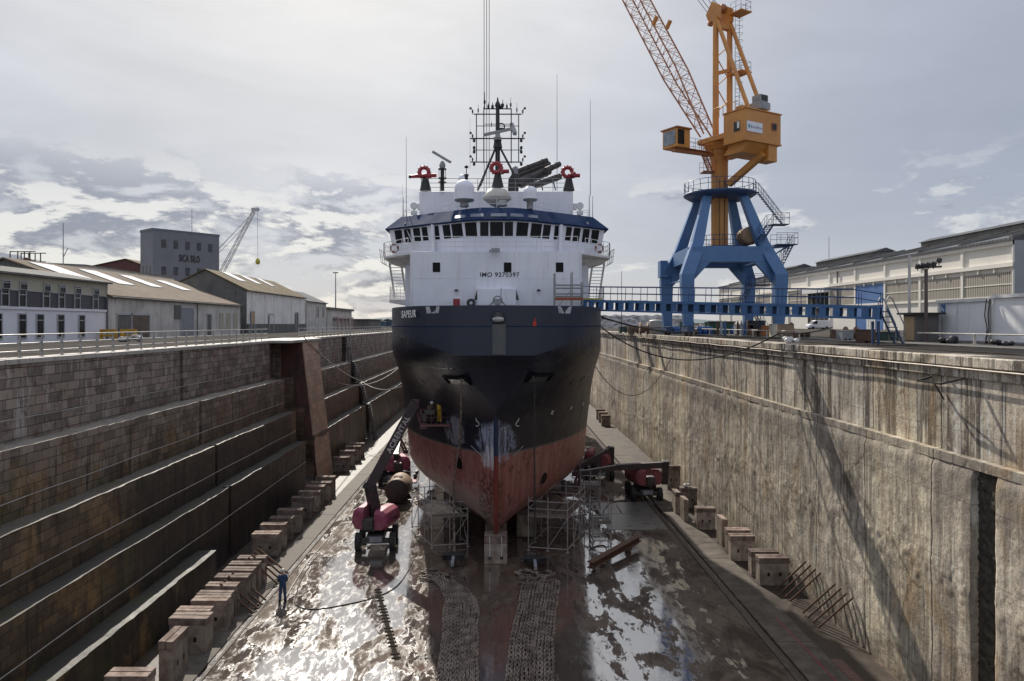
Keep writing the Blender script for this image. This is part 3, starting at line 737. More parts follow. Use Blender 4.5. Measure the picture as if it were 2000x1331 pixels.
MB().box(p0+n0*.03, (.2,.05,.26)).box(p0+n0*.03+Vector((.03,0,.22)), (.06,.05,.18)).build('mooring_mark', M('signal_red', (.55,.03,.02), rough=.5), bul)
# ship's name on both bows
for us, tx, al in ((( 791, 614), 'SAPEUR', 1),):
    pa, na = on_hull(786, 623, BBVH); pb, nb = on_hull(803, 622, BBVH)
    xd = (pb-pa).normalized(); nn = (na+nb).normalized(); yd = nn.cross(xd)
    if yd.z < 0: yd = -yd
    text(tx, .62, M('lettering_white', (.8,.8,.8), rough=.5), 'name_lettering', bul, pa+nn*.06+Vector((0,0,.05)), xd, Vector((0,0,1)), .012, bold=.008)
# hawse pockets with bolsters, scuppers, marks
for (u, v, w_) in ((893, 742, 1), (1054, 737, -1)):
    p_, n_ = on_hull(u, v)
    tn = Vector((0,0,1)).cross(n_).normalized(); upv = n_.cross(tn)
    if upv.z < 0: upv = -upv
    k = MB(); c_ = p_+upv*.35
    k.prism([c_+tn*.75, c_-tn*.75, c_-tn*.55+n_*.14-upv*.10, c_+tn*.55+n_*.14-upv*.10], upv*.04)
    k.prism([p_+tn*1.0+upv*.35, p_+tn*.85-upv*.55, p_+tn*.85-upv*.3+n_*.12, p_+tn*.85+upv*.3+n_*.12], -tn*.1)
    k.prism([p_-tn*1.0+upv*.35, p_-tn*.85-upv*.55, p_-tn*.85-upv*.3+n_*.12, p_-tn*.85+upv*.3+n_*.12], tn*.1)
    hp = k.build('anchor_pocket', M('pocket_black', (.012,.012,.014), rough=.9, spec=.1), hull)
    M3 = Matrix((tn, upv, n_)).transposed()
    MB().box(p_+n_*.02-upv*.05, (1.5,.75,.06), M3).build('hawse_opening', Mditch, hull)
def plate(u, v, w_, h_, m, name, parent=None, bvh=None, roll=0):
    p_, n_ = on_hull(u, v, bvh); tn = Vector((0,0,1)).cross(n_).normalized(); upv = n_.cross(tn)
    if upv.z < 0: upv = -upv; tn = -tn
    M3 = Matrix((tn, upv, n_)).transposed() @ Matrix.Rotation(roll, 3, 'Z')
    return MB().box(p_+n_*.005, (w_, h_, .04), M3).build(name, m, parent or hull, bev=min(w_, h_)*.3)
for u, v in ((1117,747),(1138,740),(1155,668),(784,666),(789,669),(804,741),(827,746)):
    plate(u, v, .26, .55, Mblack, 'scupper', roll=-.25)
Mmark = M('mark_white', (.72,.72,.70), (.5,.5,.5), rough=.6, sc=9)
def marks(pts, r, name):
    q = []
    for u, v in pts:
        p_, n_ = on_hull(u, v); q.append(p_+n_*.012)
    MB().path(q, r, 5).build(name, Mmark, hull)
marks([(930,817),(931,822),(935,826),(936,830),(933,833),(930,832)], .035, 'bulb_mark'); marks([(1013,817),(1012,822),(1008,826),(1007,830),(1010,833),(1013,832)], .035, 'bulb_mark')
for (u, v, r) in ((1078,806,4.5),(1115,797,3.6),(1139,789,3.0)):
    p_, n_ = on_hull(u, v); tn = Vector((0,0,1)).cross(n_).normalized(); upv = n_.cross(tn)
    k = MB(); r *= .035
    for a in range(4):
        an = a*math.pi/2+.6; dd = tn*math.cos(an)+upv*math.sin(an)
        k.path([p_+n_*.012, p_+n_*.012+dd*r], .05, 5, rs=[.02,.055])
    k.build('thruster_mark', Mmark, hull)
for (u, v) in ((957,836),(956.5,843),(955.5,849),(953,855),(985,836),(985,843),(987,849),(990,855)):
    p_, n_ = on_hull(u, v); xd = Vector((n_.y*-1, n_.x, 0)).normalized()
    if xd.x < 0: xd = -xd
    text(str({836:8,843:6,849:4,855:2}[v]), .2, Mmark, 'draught_mark', hull, p_+n_*.015-xd*.05-Vector((0,0,.08)), xd, n_.cross(xd), .006)
for a, b_ in (((921,871),(944,893)),((1021,871),(1000,892))):
    pa, na = on_hull(*a); pb, nb = on_hull(*b_); MB().path([pa+na*.03, (pa+pb)/2+(na+nb)*.02, pb+nb*.03], .03, 5).build('guide_bar', Mgrey, hull)
# bow thruster tunnels and sea chests low in the forefoot
for u, v in ((897,905),(1062,935)):
    p_, n_ = on_hull(u, v)
    rot = n_.to_track_quat('Z', 'Y').to_matrix()
    k = MB().lathe((0,0,0), [(.45,-.02),(.52,.03),(.45,.05),(.40,-.02)], 20); k.v = [rot @ q+p_ for q in k.v]; k.build('tunnel_ring', Mhull, hull)
    k = MB().lathe((0,0,0), [(.001,.012),(.44,.012)], 20); k.v = [rot @ q+p_ for q in k.v]; k.build('tunnel_opening', Mditch, hull)
# ---------------------------------------------------------------- superstructure
DZ = 20.25
ss = MB()
ss.prism([(SX-6.05,52.0,14.7),(SX+5.95,52.0,14.7),(SX+6.25,52.6,14.7),(SX+6.25,80,14.7),(SX-6.35,80,14.7),(SX-6.35,52.6,14.7)], (0,0,DZ-14.7))
for zz in (16.6, 18.3): ss.bb(SX-6.04, SX+5.94, 51.985, 52.02, zz, zz+.03)
for xx in (-4.1, -1.6, 2.3, 4.4): ss.bb(SX+xx, SX+xx+.025, 51.985, 52.02, 14.8, 20.2)
sup = ss.build('deckhouse', Mwhite, ship, bev=.05)
for s_ in (-1, 1):
    MB().bb(SX+s_*6.2, SX+s_*7.35, 57.5, 80, 14.7, 19.7).build('side_casing', Mwhite, sup)
for u in (852.5, 991.5, 1093):
    x = (u-U0)/F*52; c_ = (x, 51.99, H+(V0-522.5)/F*52)
    MB().box(c_, (.55,.06,.70)).build('porthole', M('porthole_glass', (.004,.006,.006), rough=.3, spec=.15), sup, bev=.12)
    pass
text('IMO 9270397', .46, M('lettering_black', (.02,.02,.025), rough=.6), 'imo_number', sup, W(937,541,51.985), (1,0,0), (0,0,1), .008, bold=.004)
def bx2(u0, v0, u1, v1, Y, dpt, m, name, par, bev=0):
    a, b_ = W(u0, v0, Y), W(u1, v1, Y)
    return MB().bb(a.x, b_.x, Y, Y+dpt, b_.z, a.z).build(name, m, par, bev=bev)
bx2(932,564,1008,597,51.3,.7,Mwhite,'winch_house',sup,.04)
for s_, u in ((-1,932),(1,1008)):
    a = W(u, 566, 51.35)
    MB().prism([a, a+Vector((s_*.22,0,-.75)), a+Vector((0,0,-.75))], (0,.08,0)).build('house_bracket', Mblack, sup)
    k = MB(); k.tube((a.x+s_*.35,51.0,15), (a.x+s_*.35,51.0,15.85), .08, 8); k.path([(a.x+s_*.1,51.0,15.95),(a.x+s_*.9,51.0,15.9),(a.x+s_*1.4,51,15.6)], .05, 6); k.lathe((a.x+s_*.35,51,15.9), [(.02,0),(.17,.02),(.17,.12),(.03,.2)], 10)
    k.build('mooring_bitts', Mgrey, ship)
bx2(885,584,898,597,51.2,.3,Mredm,'hose_box',ship)
k = MB(); c_ = W(972,590,50); k.box(c_, (.5,.4,.4)); k.tube(c_+Vector((.2,0,.1)), c_+Vector((.25,0,1.0)), .03, 5); k.torus(c_+Vector((0,-.1,.1)), .3, .05, 'Y', 14, 6); k.beam(c_-Vector((.6,0,.3)), c_+Vector((-.1,0,.2)), .1); k.beam(c_+Vector((.6,0,-.3)), c_+Vector((.1,0,.2)), .1)
k.build('windlass', Mgrey, ship)
for u in (862, 1052): pass
for u in (891.5, 1052):
    a = W(u, 567, 51.95); MB().box(a, (.12,.2,.1)).box(a-Vector((0,.12,.03)), (.26,.08,.12)).build('floodlight', Mblack, sup)
a = W(968,489,51.6); MB().box(a, (.62,.35,.26)).box(a+Vector((-.4,0,-.05)), (.12,.12,.16)).build('deck_lamp', Mgrey, sup)
k = MB(); k.torus(W(920,592,51.2), .22, .1, 'Y', 16, 8); k.build('tyre_fender', Mblack, ship)
# bridge deck with wings
wg = []
for s_ in (-1, 1):
    wd_ = MB()
    wd_.prism([(SX+s_*x, y, DZ-.02) for x, y in ((5.9,53.6),(6.6,54.0),(9.0,57.2),(9.15,58),(9.15,62.5),(5.9,62.5))], (0,0,.16))
    wd_.prism([(SX+s_*6.3,y,DZ-.03) for y in ()] or [(SX+s_*6.32,57,DZ-.03),(SX+s_*8.8,57.8,DZ-.03),(SX+s_*8.8,57.9,DZ-.25),(SX+s_*6.32,57.9,DZ-.95)], (0,3.5,0))
    wg.append(wd_.build('bridge_wing', Mwhite2, ship))
wings = wg[0]
P2 = [(0,53.0),(1.3,53.0),(2.35,53.5),(3.4,54.3),(4.2,54.9),(5.0,55.4),(8.5,58.2),(8.5,62.0)]
full = [(-x, y) for x, y in P2[::-1]][:-1]+P2
def off(poly, d_):
    r = []
    n = len(poly)
    for i, (x, y) in enumerate(poly):
        a, b_ = poly[max(0, i-1)], poly[min(n-1, i+1)]
        tx, ty = b_[0]-a[0], b_[1]-a[1]; l = math.hypot(tx, ty)
        r.append((x+ty/l*d_, y-tx/l*d_))
    return r
def ringmesh(levels, close_top=True):
    k = MB(); n = len(full); vs_ = []
    for d_, z in levels: vs_ += [(SX+x, y, z) for x, y in off(full, d_)]
    for q in range(len(levels)-1):
        k.add(vs_[q*n:(q+2)*n], [(i, i+1, n+i+1, n+i) for i in range(n-1)]+[(n-1, 0, n, 2*n-1)])
    k.add(vs_[-n:], [tuple(range(n))]); k.add(vs_[:n], [tuple(range(n-1,-1,-1))])
    return k
SILL, HEAD = 21.46, 22.50
wh = ringmesh([(0,DZ+.1),(0,SILL-.06),(.03,SILL-.05),(.26,HEAD+.12)]).build('wheelhouse', Mwhite, ship, fix=True)
roof = ringmesh([(.55,22.58),(.62,22.66),(-.75,23.72),(-1.1,23.74)]).build('wheelhouse_roof', Mnavy2, ship)
def seg_win(a, b_, f0, f1):
    A, B_ = Vector((SX+a[0], a[1], 0)), Vector((SX+b_[0], b_[1], 0))
    tn = (B_-A).normalized(); nn = Vector((tn.y, -tn.x, 0))
    q0, q1 = A.lerp(B_, f0), A.lerp(B_, f1)
    lo, hi = Vector((0,0,SILL+.02)), Vector((0,0,HEAD))
    o0, o1 = .035, .255
    pl = [q0+nn*o0+lo, q1+nn*o0+lo, q1+nn*o1+hi, q0+nn*o1+hi]
    MB().prism(pl, nn*.03).build('bridge_window', Mglass, wh, bev=.02)
    for q in (q0, q1): pass
R_ = [((0,53.0),(1.3,53.0),.46,.93),((1.3,53.0),(2.35,53.5),.1,.92),((2.35,53.5),(3.4,54.3),.1,.88),((3.4,54.3),(4.2,54.9),.0,.72),((4.2,54.9),(5.0,55.4),.15,.6),((5.0,55.4),(8.5,58.2),.07,.20),((5.0,55.4),(8.5,58.2),.25,.41),((5.0,55.4),(8.5,58.2),.48,.64),((5.0,55.4),(8.5,58.2),.70,.88)]
seg_win((-1,53.0),(1,53.0),.26,.74)
for a, b_, f0, f1 in R_:
    seg_win(a, b_, f0, f1); seg_win((-b_[0], b_[1]), (-a[0], a[1]), 1-f1, 1-f0)
for s_ in (-1, 1):                                       # pillars between house and wings, skylights in the roof skirt
    MB().tube((SX+s_*4.85,55.0,DZ), (SX+s_*4.9,54.85,22.6), .16, 10).build('pillar', Mwhite, wh)
Mskl = M('skylight_glass', (.06,.085,.14), (.09,.11,.16), rough=.25, sc=2)
for (x0, x1, y) in ((-3.15,-2.3,0),(-1.95,-.95,0),(-.45,.75,0),(1.0,2.0,0),(2.3,3.1,0),(-8.0,-7.2,1),(7.1,8.0,1)):
    p_ = []
    def onskirt(x, f):
        lo = [(q[0], q[1]) for q in off(full, .62)]; hi = [(q[0], q[1]) for q in off(full, -.75)]
        def ev(pl):
            for a, b_ in zip(pl, pl[1:]):
                if a[0] <= x <= b_[0] and b_[0] > a[0]: g_ = (x-a[0])/(b_[0]-a[0]); return a[1]+(b_[1]-a[1])*g_
            return pl[0][1]
        return Vector((SX+x, ev(lo)*(1-f)+ev(hi)*f-.02, 22.66+(23.72-22.66)*f+.03))
    MB().prism([onskirt(x0,.16), onskirt(x1,.16), onskirt(x1-.03,.42), onskirt(x0+.03,.42)], (0,-.02,.03)).build('skylight', Mskl, roof)
# upper casing behind the wheelhouse
up = MB().bb(SX-6.75,SX+6.6,62.2,73,20.3,26.5).build('upper_casing', Mwhite, ship, bev=.05)
k = MB()
for s_ in (-1, 1): k.bb(SX+s_*6.62, SX+s_*6.95, 62.5, 63.2, 25.0, 25.5)
k.build('vent_boxes', Mwhite2, up)
def rail(name, pts, h, fr, step, m, par, r=.025):
    k = MB()
    pts = [Vector(p) for p in pts]
    for f in fr: k.path([p+Vector((0,0,h*f)) for p in pts], r, 5)
    for a, b_ in zip(pts, pts[1:]):
        n = max(1, round((b_-a).length/step))
        for i in range(n+1): q = a.lerp(b_, i/n); k.tube(q, q+Vector((0,0,h)), r, 5)
    return k.build(name, m, par)
rail('deck_rail', [(SX-6,52.08,DZ),(SX+5.9,52.08,DZ)], 1.1, (1,.66,.33), 1.5, Mwhite2, sup)
rail('top_rail', [(SX-6.6,72,26.5),(SX-6.6,62.4,26.5),(SX+6.5,62.4,26.5),(SX+6.5,72,26.5)], 1.15, (1,.66,.33), 1.6, Mgrey, up)
rail('roof_rail', [(SX-4.4,57.5,23.72),(SX-2.3,54.3,23.72),(SX+2.3,54.3,23.72),(SX+4.4,57.5,23.72)], .8, (1,.5), 1.3, Mwhite2, roof, .02)
for s_ in (-1, 1):
    wings = wg[s_ > 0]
    rail('wing_rail', [(SX+s_*6.7,54.2,DZ+.14),(SX+s_*9.0,57.3,DZ+.14),(SX+s_*9.15,58,DZ+.14),(SX+s_*9.15,62.4,DZ+.14)], 1.1, (1,.66,.33), 1.1, Mwhite2, wings)
    k = MB()                                             # fold-out rail outside the wing
    for y in (57.6,58.5,59.4,60.3): k.path([(SX+s_*9.1,y,DZ-.45),(SX+s_*9.3,y,DZ-.3),(SX+s_*9.42,y,DZ+.75)], .03, 5)
    for z_, x_ in ((.75,9.42),(.2,9.36),(-.3,9.3)): k.tube((SX+s_*x_,57.5,DZ+z_), (SX+s_*x_,60.4,DZ+z_), .03, 5)
    k.build('outer_rail', Mwhite2, wings)
    # stair from wing to lower platform
    k = MB(); x0 = SX+s_*8.35
    for i in range(11):
        z_ = 19.9-i*.26; k.box((x0-s_*.03*i, 59.0+i*.1, z_), (.95,.22,.04))
    for e in (-.48,.48): k.beam((x0+e,58.9,20.0), (x0+e-s_*.3,60.0,17.1), .05, .16, up=(1,0,0))
    k.build('stair', Mwhite2, wings)
    k = MB(); k.prism([(SX+s_*7.3,59.2,17.0),(SX+s_*8.9,59.2,17.0),(SX+s_*8.9,59.2,16.75),(SX+s_*7.3,59.2,16.45)], (0,2.6,0))
    k.build('stair_platform', Mwhite2, wings)
    rail('platform_rail', [(SX+s_*7.4,59.25,17),(SX+s_*8.85,59.25,17),(SX+s_*8.85,61.7,17)], 1.05, (1,.75,.5,.25), .28, Mwhite2, wings, .015)
    for y in (57.6,60.5):
        MB().tube((SX+s_*7.1,y,14.7), (SX+s_*7.1,y,DZ-.2), .07, 8).build('post', Mwhite2, wings)
    # lifebuoy and searchlight
    lb = MB().torus((SX+s_*8.15,57.0,21.0), .30, .085, 'Y', 22, 8)
    m_, t_, b_, oc_ = newmat('lifebuoy_%d' % (s_ > 0)) if False else (None,)*4
    lb.build('lifebuoy', M('lifebuoy_orange', (.35,.10,.05), (.10,.06,.05), rough=.5, sc=4), wings)
    k = MB()
    for a in range(4):
        an = math.pi/4+a*math.pi/2; c_ = Vector((SX+s_*8.15+.30*math.cos(an),57.0,21.0+.30*math.sin(an)))
        k.box(c_, (.2,.2,.1), Matrix.Rotation(-an, 3, 'Y'))
    k.build('buoy_band', Mwhite2, wings.children[-1])
    sl_ = MB(); c_ = Vector((SX+s_*7.0,60.5,24.95))
    sl_.lathe(c_, [(.001,.3),(.2,.28),(.3,.1),(.31,-.12),(.27,-.14)], 16, 'Y'); sl_.tube(c_-Vector((0,0,.3)), (c_.x,60.5,23.6), .09, 8); sl_.box((c_.x,60.5,24.35), (.5,.35,.3)); sl_.lathe((c_.x,60.5,23.9), [(.3,-.25),(.16,.1)], 10)
    k = sl_.build('searchlight', Mwhite2, roof)
    MB().lathe(c_, [(.001,-.13),(.26,-.13)], 16, 'Y').build('lens', M('lamp_lens', (.12,.13,.14), rough=.15, spec=.8), k)
    k = MB()
    for (dx_, dy_) in ((-.7,-.6),(.7,-.6),(.7,.6),(-.7,.6)): k.tube((c_.x+dx_,60.5+dy_,23.5), (c_.x+dx_,60.5+dy_,24.5), .02, 5)
    k.path([(c_.x-.7,59.9,24.5),(c_.x+.7,59.9,24.5),(c_.x+.7,61.1,24.5),(c_.x-.7,61.1,24.5),(c_.x-.7,59.9,24.5)], .02, 5)
    k.build('light_cage', Mwhite2, roof)
wings = wg[0]
# sloping ladder in front of the port wing windows
k = MB(); a, b_ = W(795,437,57.0), W(815,485,56.2)
for e in (-.22,.22): k.beam(a+Vector((e,0,0)), b_+Vector((e,0,0)), .05)
for i in range(1,9): q = a.lerp(b_, i/9); k.tube(q-Vector((.22,0,0)), q+Vector((.22,0,0)), .018, 5)
k.build('wing_ladder', Mwhite2, wings)
# fire monitors
def monitor(x, y, z, d_):
    pd = MB().lathe((x,y,z), [(.52,0),(.28,1.0),(.28,1.05)], 8); pd.build('monitor_pedestal', Mblack, up)
    k = MB(); c_ = Vector((x-d_*.12,y,z+1.62))
    k.torus(c_, .40, .17, 'Y', 22, 10); k.tube((x+d_*.1,y,z+1.0), (x+d_*.1,y,z+1.45), .2, 10)
    k.lathe((x+d_*.34,y,z+1.3), [(.2,-.2),(.23,0),(.2,.2)], 12, 'X'); k.lathe((x+d_*.75,y,z+1.33), [(.17,-.22),(.17,.22)], 10, 'X')
    for a in range(0,12): an = a*math.pi/6; k.box(c_+Vector((.58*math.cos(an),0,.58*math.sin(an))), (.1,.1,.08), Matrix.Rotation(-an,3,'Y'))
    return k, c_
k, c_ = monitor(*W(831,373,62.6), 1); k.path([c_+Vector((.2,-.1,-.32)), c_+Vector((-.3,-.15,-.36)), c_+Vector((-1.15,-.2,-.42))], .16, 10, rs=[.2,.18,.14]); o = k.build('fire_monitor', Mredm, up)
q = c_+Vector((-1.15,-.2,-.42)); MB().tube(q, q-Vector((.16,0,.01)), .17, 10, .15).build('nozzle', Mblack, o)
k, c_ = monitor(*W(972,366,60.5), 1); k.path([c_+Vector((.3,-.1,-.35)), c_+Vector((.34,-.7,-.42)), c_+Vector((.36,-1.3,-.45))], .17, 10, rs=[.2,.2,.16]); k.build('fire_monitor', Mredm, up)
k, c_ = monitor(*W(1111,373,62.6), 1); k.path([c_+Vector((.3,-.1,-.3)), c_+Vector((.45,-.7,-.32)), c_+Vector((.5,-1.0,-.34))], .17, 10, rs=[.2,.2,.16]); k.build('fire_monitor', Mredm, up)
# satellite domes
def dome(u, v0, v1, r, Y, stand, par=roof):
    tp = W(u, v0, Y); bt = W(u, v1, Y); h = tp.z-bt.z
    pr = [(r*.9,0),(r,.06)]+[(r*math.cos(a), h-r*.95+r*.95*math.sin(a)) for a in [math.pi/2*i/8 for i in range(9)]]
    pr[-1] = (.001, h)
    o = MB().lathe(bt, [(r,.06),(r*.98,h*.3)]+pr[2:], 24).build('satellite_dome', Mwhite, par)
    k = MB().lathe(bt, [(r*.45,-stand),(r*.4,-.15),(r*.95,-.05),(r*1.0,.06)], 20); k.build('dome_base', Mgrey, o)
dome(907,351.5,392,.77,55.0,.5); dome(1035.5,364,391,.55,54.6,.7); dome(904,341,372,.36,64.5,.5,up)
o = MB().lathe(W(971,392,57.5), [(.15,-.55),(.5,-.4),(1.15,.1),(1.15,.25),(.75,.85),(.001,.95)], 24); o.build('ventilator', M('cream_paint', (.5,.48,.42), (.42,.4,.35), rough=.5, sc=1.5), roof)
k = MB().lathe(W(981,398,55.5), [(.4,-.2),(.4,.1),(.3,.2)], 14); k.box(W(981,394,55.5), (.5,.3,.18)); k.build('horn_unit', Mgrey, roof)
o = MB().lathe(W(1006,333,66), [(.36,-1.0),(.36,0),(.25,.3),(.001,.42)], 14).build('funnel_cap', Mgrey, up)
# exhaust stack and uptakes
a = W(994,345,65.5); MB().prism([(W(992,374,65.5)), W(1013,374,65.5), W(1013,340,65.5), W(1000,340,65.5), W(993,350,65.5)], (0,3,0)).build('stack_casing', Mblack, up)
ex = M('sooty_exhaust', (.03,.029,.03), (.06,.052,.048), rough=.55, sc=1.6, rust=.5)
for (u0,v0,u1,v1,r,Y) in ((1010,336,1068,314,.28,66),(1012,345,1073,321,.30,67),(1016,360,1072,333,.42,65.4),(1066,333,1092,321,.27,65.6),(1036,366,1094,345,.30,64.8)):
    A, B_ = W(u0,v0,Y), W(u1,v1,Y+1.5)
    k = MB().tube(A, B_, r, 14); d_ = (B_-A).normalized()
    k.tube(B_-d_*.55, B_-d_*.45, r*1.12, 14); k.tube(A.lerp(B_,.35), A.lerp(B_,.38), r*1.1, 14)
    k.build('exhaust_pipe', ex, up)
    MB().tube(B_-d_*.02, B_+d_*.012, r*.84, 14).build('exhaust_mouth', Mditch, up)
k = MB()
for u0, v0 in ((1045,372),(1085,372),(1060,372)): k.tube(W(u0,v0,65.5), W(u0-6,348,66), .06, 6)
k.build('exhaust_strut', Mblack, up)
# main mast with antenna frame
YM = 64.0
ms = MB(); ms.tube(W(972,374,YM), W(972,205,YM), .26, 10, .17); 
for u, v in ((933,372),(1010,352)): ms.tube(W(972,280,YM), W(u,v,YM-1.2), .10, 8); ms.tube(W(968 if u < 972 else 976,287,YM), W(u+(6 if u < 972 else -6),v-8,YM-.9), .05, 6)
ms.lathe(W(972,283,YM), [(.42,-.3),(.30,.4)], 12); mast = ms.build('mast', Mblack, ship)
fr = MB()
for v, u0, u1, r in ((213,945,999,.055),(223.5,925,1019,.055),(246.5,930,1013,.035),(271,918,1025,.06),(293.5,924,1019,.035),(317,919,1019,.055),(243,947,998,.03)): fr.tube(W(u0,v,YM), W(u1,v,YM), r, 6)
for u, v0, v1, r in ((930.5,223,317,.05),(945,210,319,.055),(998.5,213,319,.055),(1013,223,317,.05)): fr.tube(W(u,v0,YM), W(u,v1,YM), r, 6)
fr.build('antenna_frame', Mblack, mast)
for u, v0, v1, r in ((946.5,180,213,.05),(934,203,223,.03),(1009.5,201,223,.03),(997.5,191,213,.04),(954,200,211,.05),(962,200,212,.06),(982,195,211,.06),(990,200,211,.04),(979,203,210,.08),(960,235,247,.02)):
    k = MB(); k.tube(W(u,v1,YM), W(u,v0,YM), r, 6, r*.4); k.lathe(W(u,(v0+v1)/2+3,YM), [(.02,-.2),(r*2,-.12),(r*2,.12),(.02,.2)], 8); k.build('aerial', Mblack, mast)
MB().lathe(W(972,206,YM), [(.12,-.3),(.24,-.1),(.24,.1),(.1,.35),(.04,.7)], 12).build('mast_head_lamp', Mblack, mast)
for v in (216, 264, 310):
    for s_ in (-1, 1):
        if v == 216: u = 972+s_*49
        else: u = 972+s_*49
        k = MB(); q = W(u,v,YM); k.path([q+Vector((0,0,-.35)), q+Vector((0,0,.05)), q+Vector((s_*.22,0,.15))], .035, 5); k.box(q+Vector((s_*.18,0,.18)), (.2,.16,.16)); k.box(q+Vector((0,0,-.1)), (.14,.14,.2)); k.build('navigation_lamp', Mblack, mast)
for v in (275, 289, 297, 321):
    for s_ in (-1, 1):
        q = W(972+s_*46,v,YM); MB().lathe(q, [(.05,-.16),(.12,-.1),(.12,.1),(.05,.16)], 8).build('navigation_lamp', Mblack, mast)
MB().beam(W(946,264,YM-.5), W(997,252.5,YM-.9), .2, .24).build('radar_scanner', Mgrey, mast); MB().lathe(W(972,262,YM-.6), [(.25,-.35),(.2,.0),(.12,.1)], 12).box(W(972,272,YM-.3), (.7,.9,.15)).build('radar_motor', Mgrey, mast)
MB().beam(W(999,243,YM+.4), W(1006,262,YM-.8), .3, .3).build('radar_scanner', Mgrey, mast)
k = MB(); k.torus(W(979,248,YM-.2), .3, .06, 'Y', 14, 6); k.box(W(979,252,YM-.2), (.5,.3,.12)); k.build('signal_gear', Mblack, mast)
# port radar mast
rm = MB(); rm.tube(W(864,373,62), W(864,326,62), .17, 10)
for v in (331,349,357): rm.lathe(W(864,v,62), [(.17,-.04),(.36,-.04),(.36,.05),(.17,.05)], 12)
for u in (857.5,870.5): rm.tube(W(u,331,62), W(u,349,62), .025, 5)
rmo = rm.build('radar_mast', Mblack, up); MB().lathe(W(864,324,62), [(.2,-.25),(.28,.0),(.2,.25),(.08,.4)], 12).build('radar_motor', Mgrey, rmo)
MB().beam(W(846,297,62.6), W(879.5,317,61.6), .26, .22).build('radar_scanner', Mgrey, rmo)
k = MB(); k.tube(W(911,350,61), W(911,330,61), .04, 6); k.lathe(W(911,326,61), [(.04,-.15),(.17,-.1),(.17,.02),(.001,.14)], 10); k.lathe(W(911,347,61), [(.1,-.3),(.16,.1),(.22,.25)], 8); k.build('gps_aerial', Mblack, up)
for u, v0, v1, Y, r in ((793.5,268,437,60,.03),(788,385,430,60.2,.035),(786,360,428,60.5,.015),(1088,145,372,63,.03),(1153,195,382,60.2,.03),(1151,382,436,60.2,.09),(1157.5,383,436,60,.035),(1025,330,368,60,.012),(918,232,330,63,.015)):
    MB().tube(W(u,v1,Y), W(u,v0,Y), r, 6, r*.45).build('whip_aerial', Mblack if r < .05 else Mwhite2, roof if v1 > 378 else up)
# hoses and chains hanging from the hawse pockets
def chain_links(pts, L, w_, r, n=8, m=4, k=None, twist=None):
    """separate links along a polyline (a chain is one thing)"""
    k = k or MB(); pts = [Vector(p) for p in pts]
    seg = []; acc = 0
    for a, b_ in zip(pts, pts[1:]): seg.append((acc, a, b_)); acc += (b_-a).length
    s_ = 0; i = 0; j = 0; pitch = L*.74
    tq = [(2*math.pi*q/n) for q in range(n)]
    while s_ < acc:
        while j < len(seg)-1 and seg[j+1][0] <= s_: j += 1
        a0, a, b_ = seg[j]; d_ = (b_-a).normalized(); p_ = a+d_*(s_-a0)
        u = Vector((0,0,1)) if abs(d_.z) < .9 else Vector((1,0,0))
        x_ = d_.cross(u).normalized(); y_ = x_.cross(d_)
        an = (math.pi/4 if i % 2 else -math.pi/4)+(twist(i) if twist else 0)
        xx = x_*math.cos(an)+y_*math.sin(an); yy = y_*math.cos(an)-x_*math.sin(an)
        vs_ = []
        for tt in tq:
            c = d_*(L/2-r)*max(-1, min(1, 1.35*math.cos(tt)))+xx*(w_/2-r)*math.sin(tt)
            o_ = (d_*math.cos(tt)+xx*math.sin(tt))
            for q in range(m):
                qa = 2*math.pi*q/m; vs_.append(p_+c+o_*r*math.cos(qa)+yy*r*math.sin(qa))
        k.add(vs_, [(e*m+f, ((e+1) % n)*m+f, ((e+1) % n)*m+(f+1) % m, e*m+(f+1) % m) for e in range(n) for f in range(m)], True)
        s_ += pitch; i += 1
    return k
Mchain = M('chain_steel', (.30,.245,.20), (.105,.075,.055), rough=.4, metal=.3, sc=2, spec=.7)
a, na = on_hull(903,738); b_ = Vector((-2.9,46.0,.3)); md = on_hull(903,850)[0]+on_hull(903,850)[1]*.15
tag(chain_links([a+na*.2, md, on_hull(893,940)[0]+on_hull(893,940)[1]*.3, b_], .30, .2, .045).build('hanging_chain', Mchain, origin=b_), 'rusty chain hanging down the port bow to the left scaffold', 'chain')
a, na = on_hull(1041,745); b_ = Vector((2.2,45.5,1.2))
tag(MB().path([a+na*.3, (W(1043,860,44.6)), W(1045,985,44.9), b_], .055, 6).build('hanging_hose', Mrope, origin=b_), 'straight dark hose hanging down the starboard bow', 'hose')
# ================================================================== PORTAL CRANE AND GANGWAY
Mblue = M('crane_blue', (.065,.155,.33), (.08,.175,.34), rough=.45, sc=.8, streak=.3, dirt=(.05,.07,.12))
Mblue2 = M('crane_blue_dark', (.022,.05,.12), (.035,.07,.15), rough=.5, sc=1.5)
Mor = M('crane_orange', (.56,.255,.055), (.48,.21,.055), rough=.45, sc=.7, streak=.35, dirt=(.25,.11,.04), rust=.25)
Mor2 = M('jib_orange', (.36,.145,.06), (.29,.115,.055), rough=.5, sc=2)
cx, cy, qz = 22.15, 72.2, 13.8
crane = thing('portal_crane', (cx,cy,qz), 'tall orange slewing crane on a blue four legged portal beside the dock', 'crane')
def loft(st, m, name, par, bev=.04):
    k = MB(); vs_ = []
    for x, y, z, w_, d_ in st: vs_ += [(x-w_/2,y-d_/2,z),(x+w_/2,y-d_/2,z),(x+w_/2,y+d_/2,z),(x-w_/2,y+d_/2,z)]
    n = len(st)
    k.add(vs_, [(4*i+j, 4*i+(j+1)%4, 4*i+4+(j+1)%4, 4*i+4+j) for i in range(n-1) for j in range(4)]+[(3,2,1,0), tuple(range(4*n-4, 4*n))])
    return k.build(name, m, par, bev=bev)
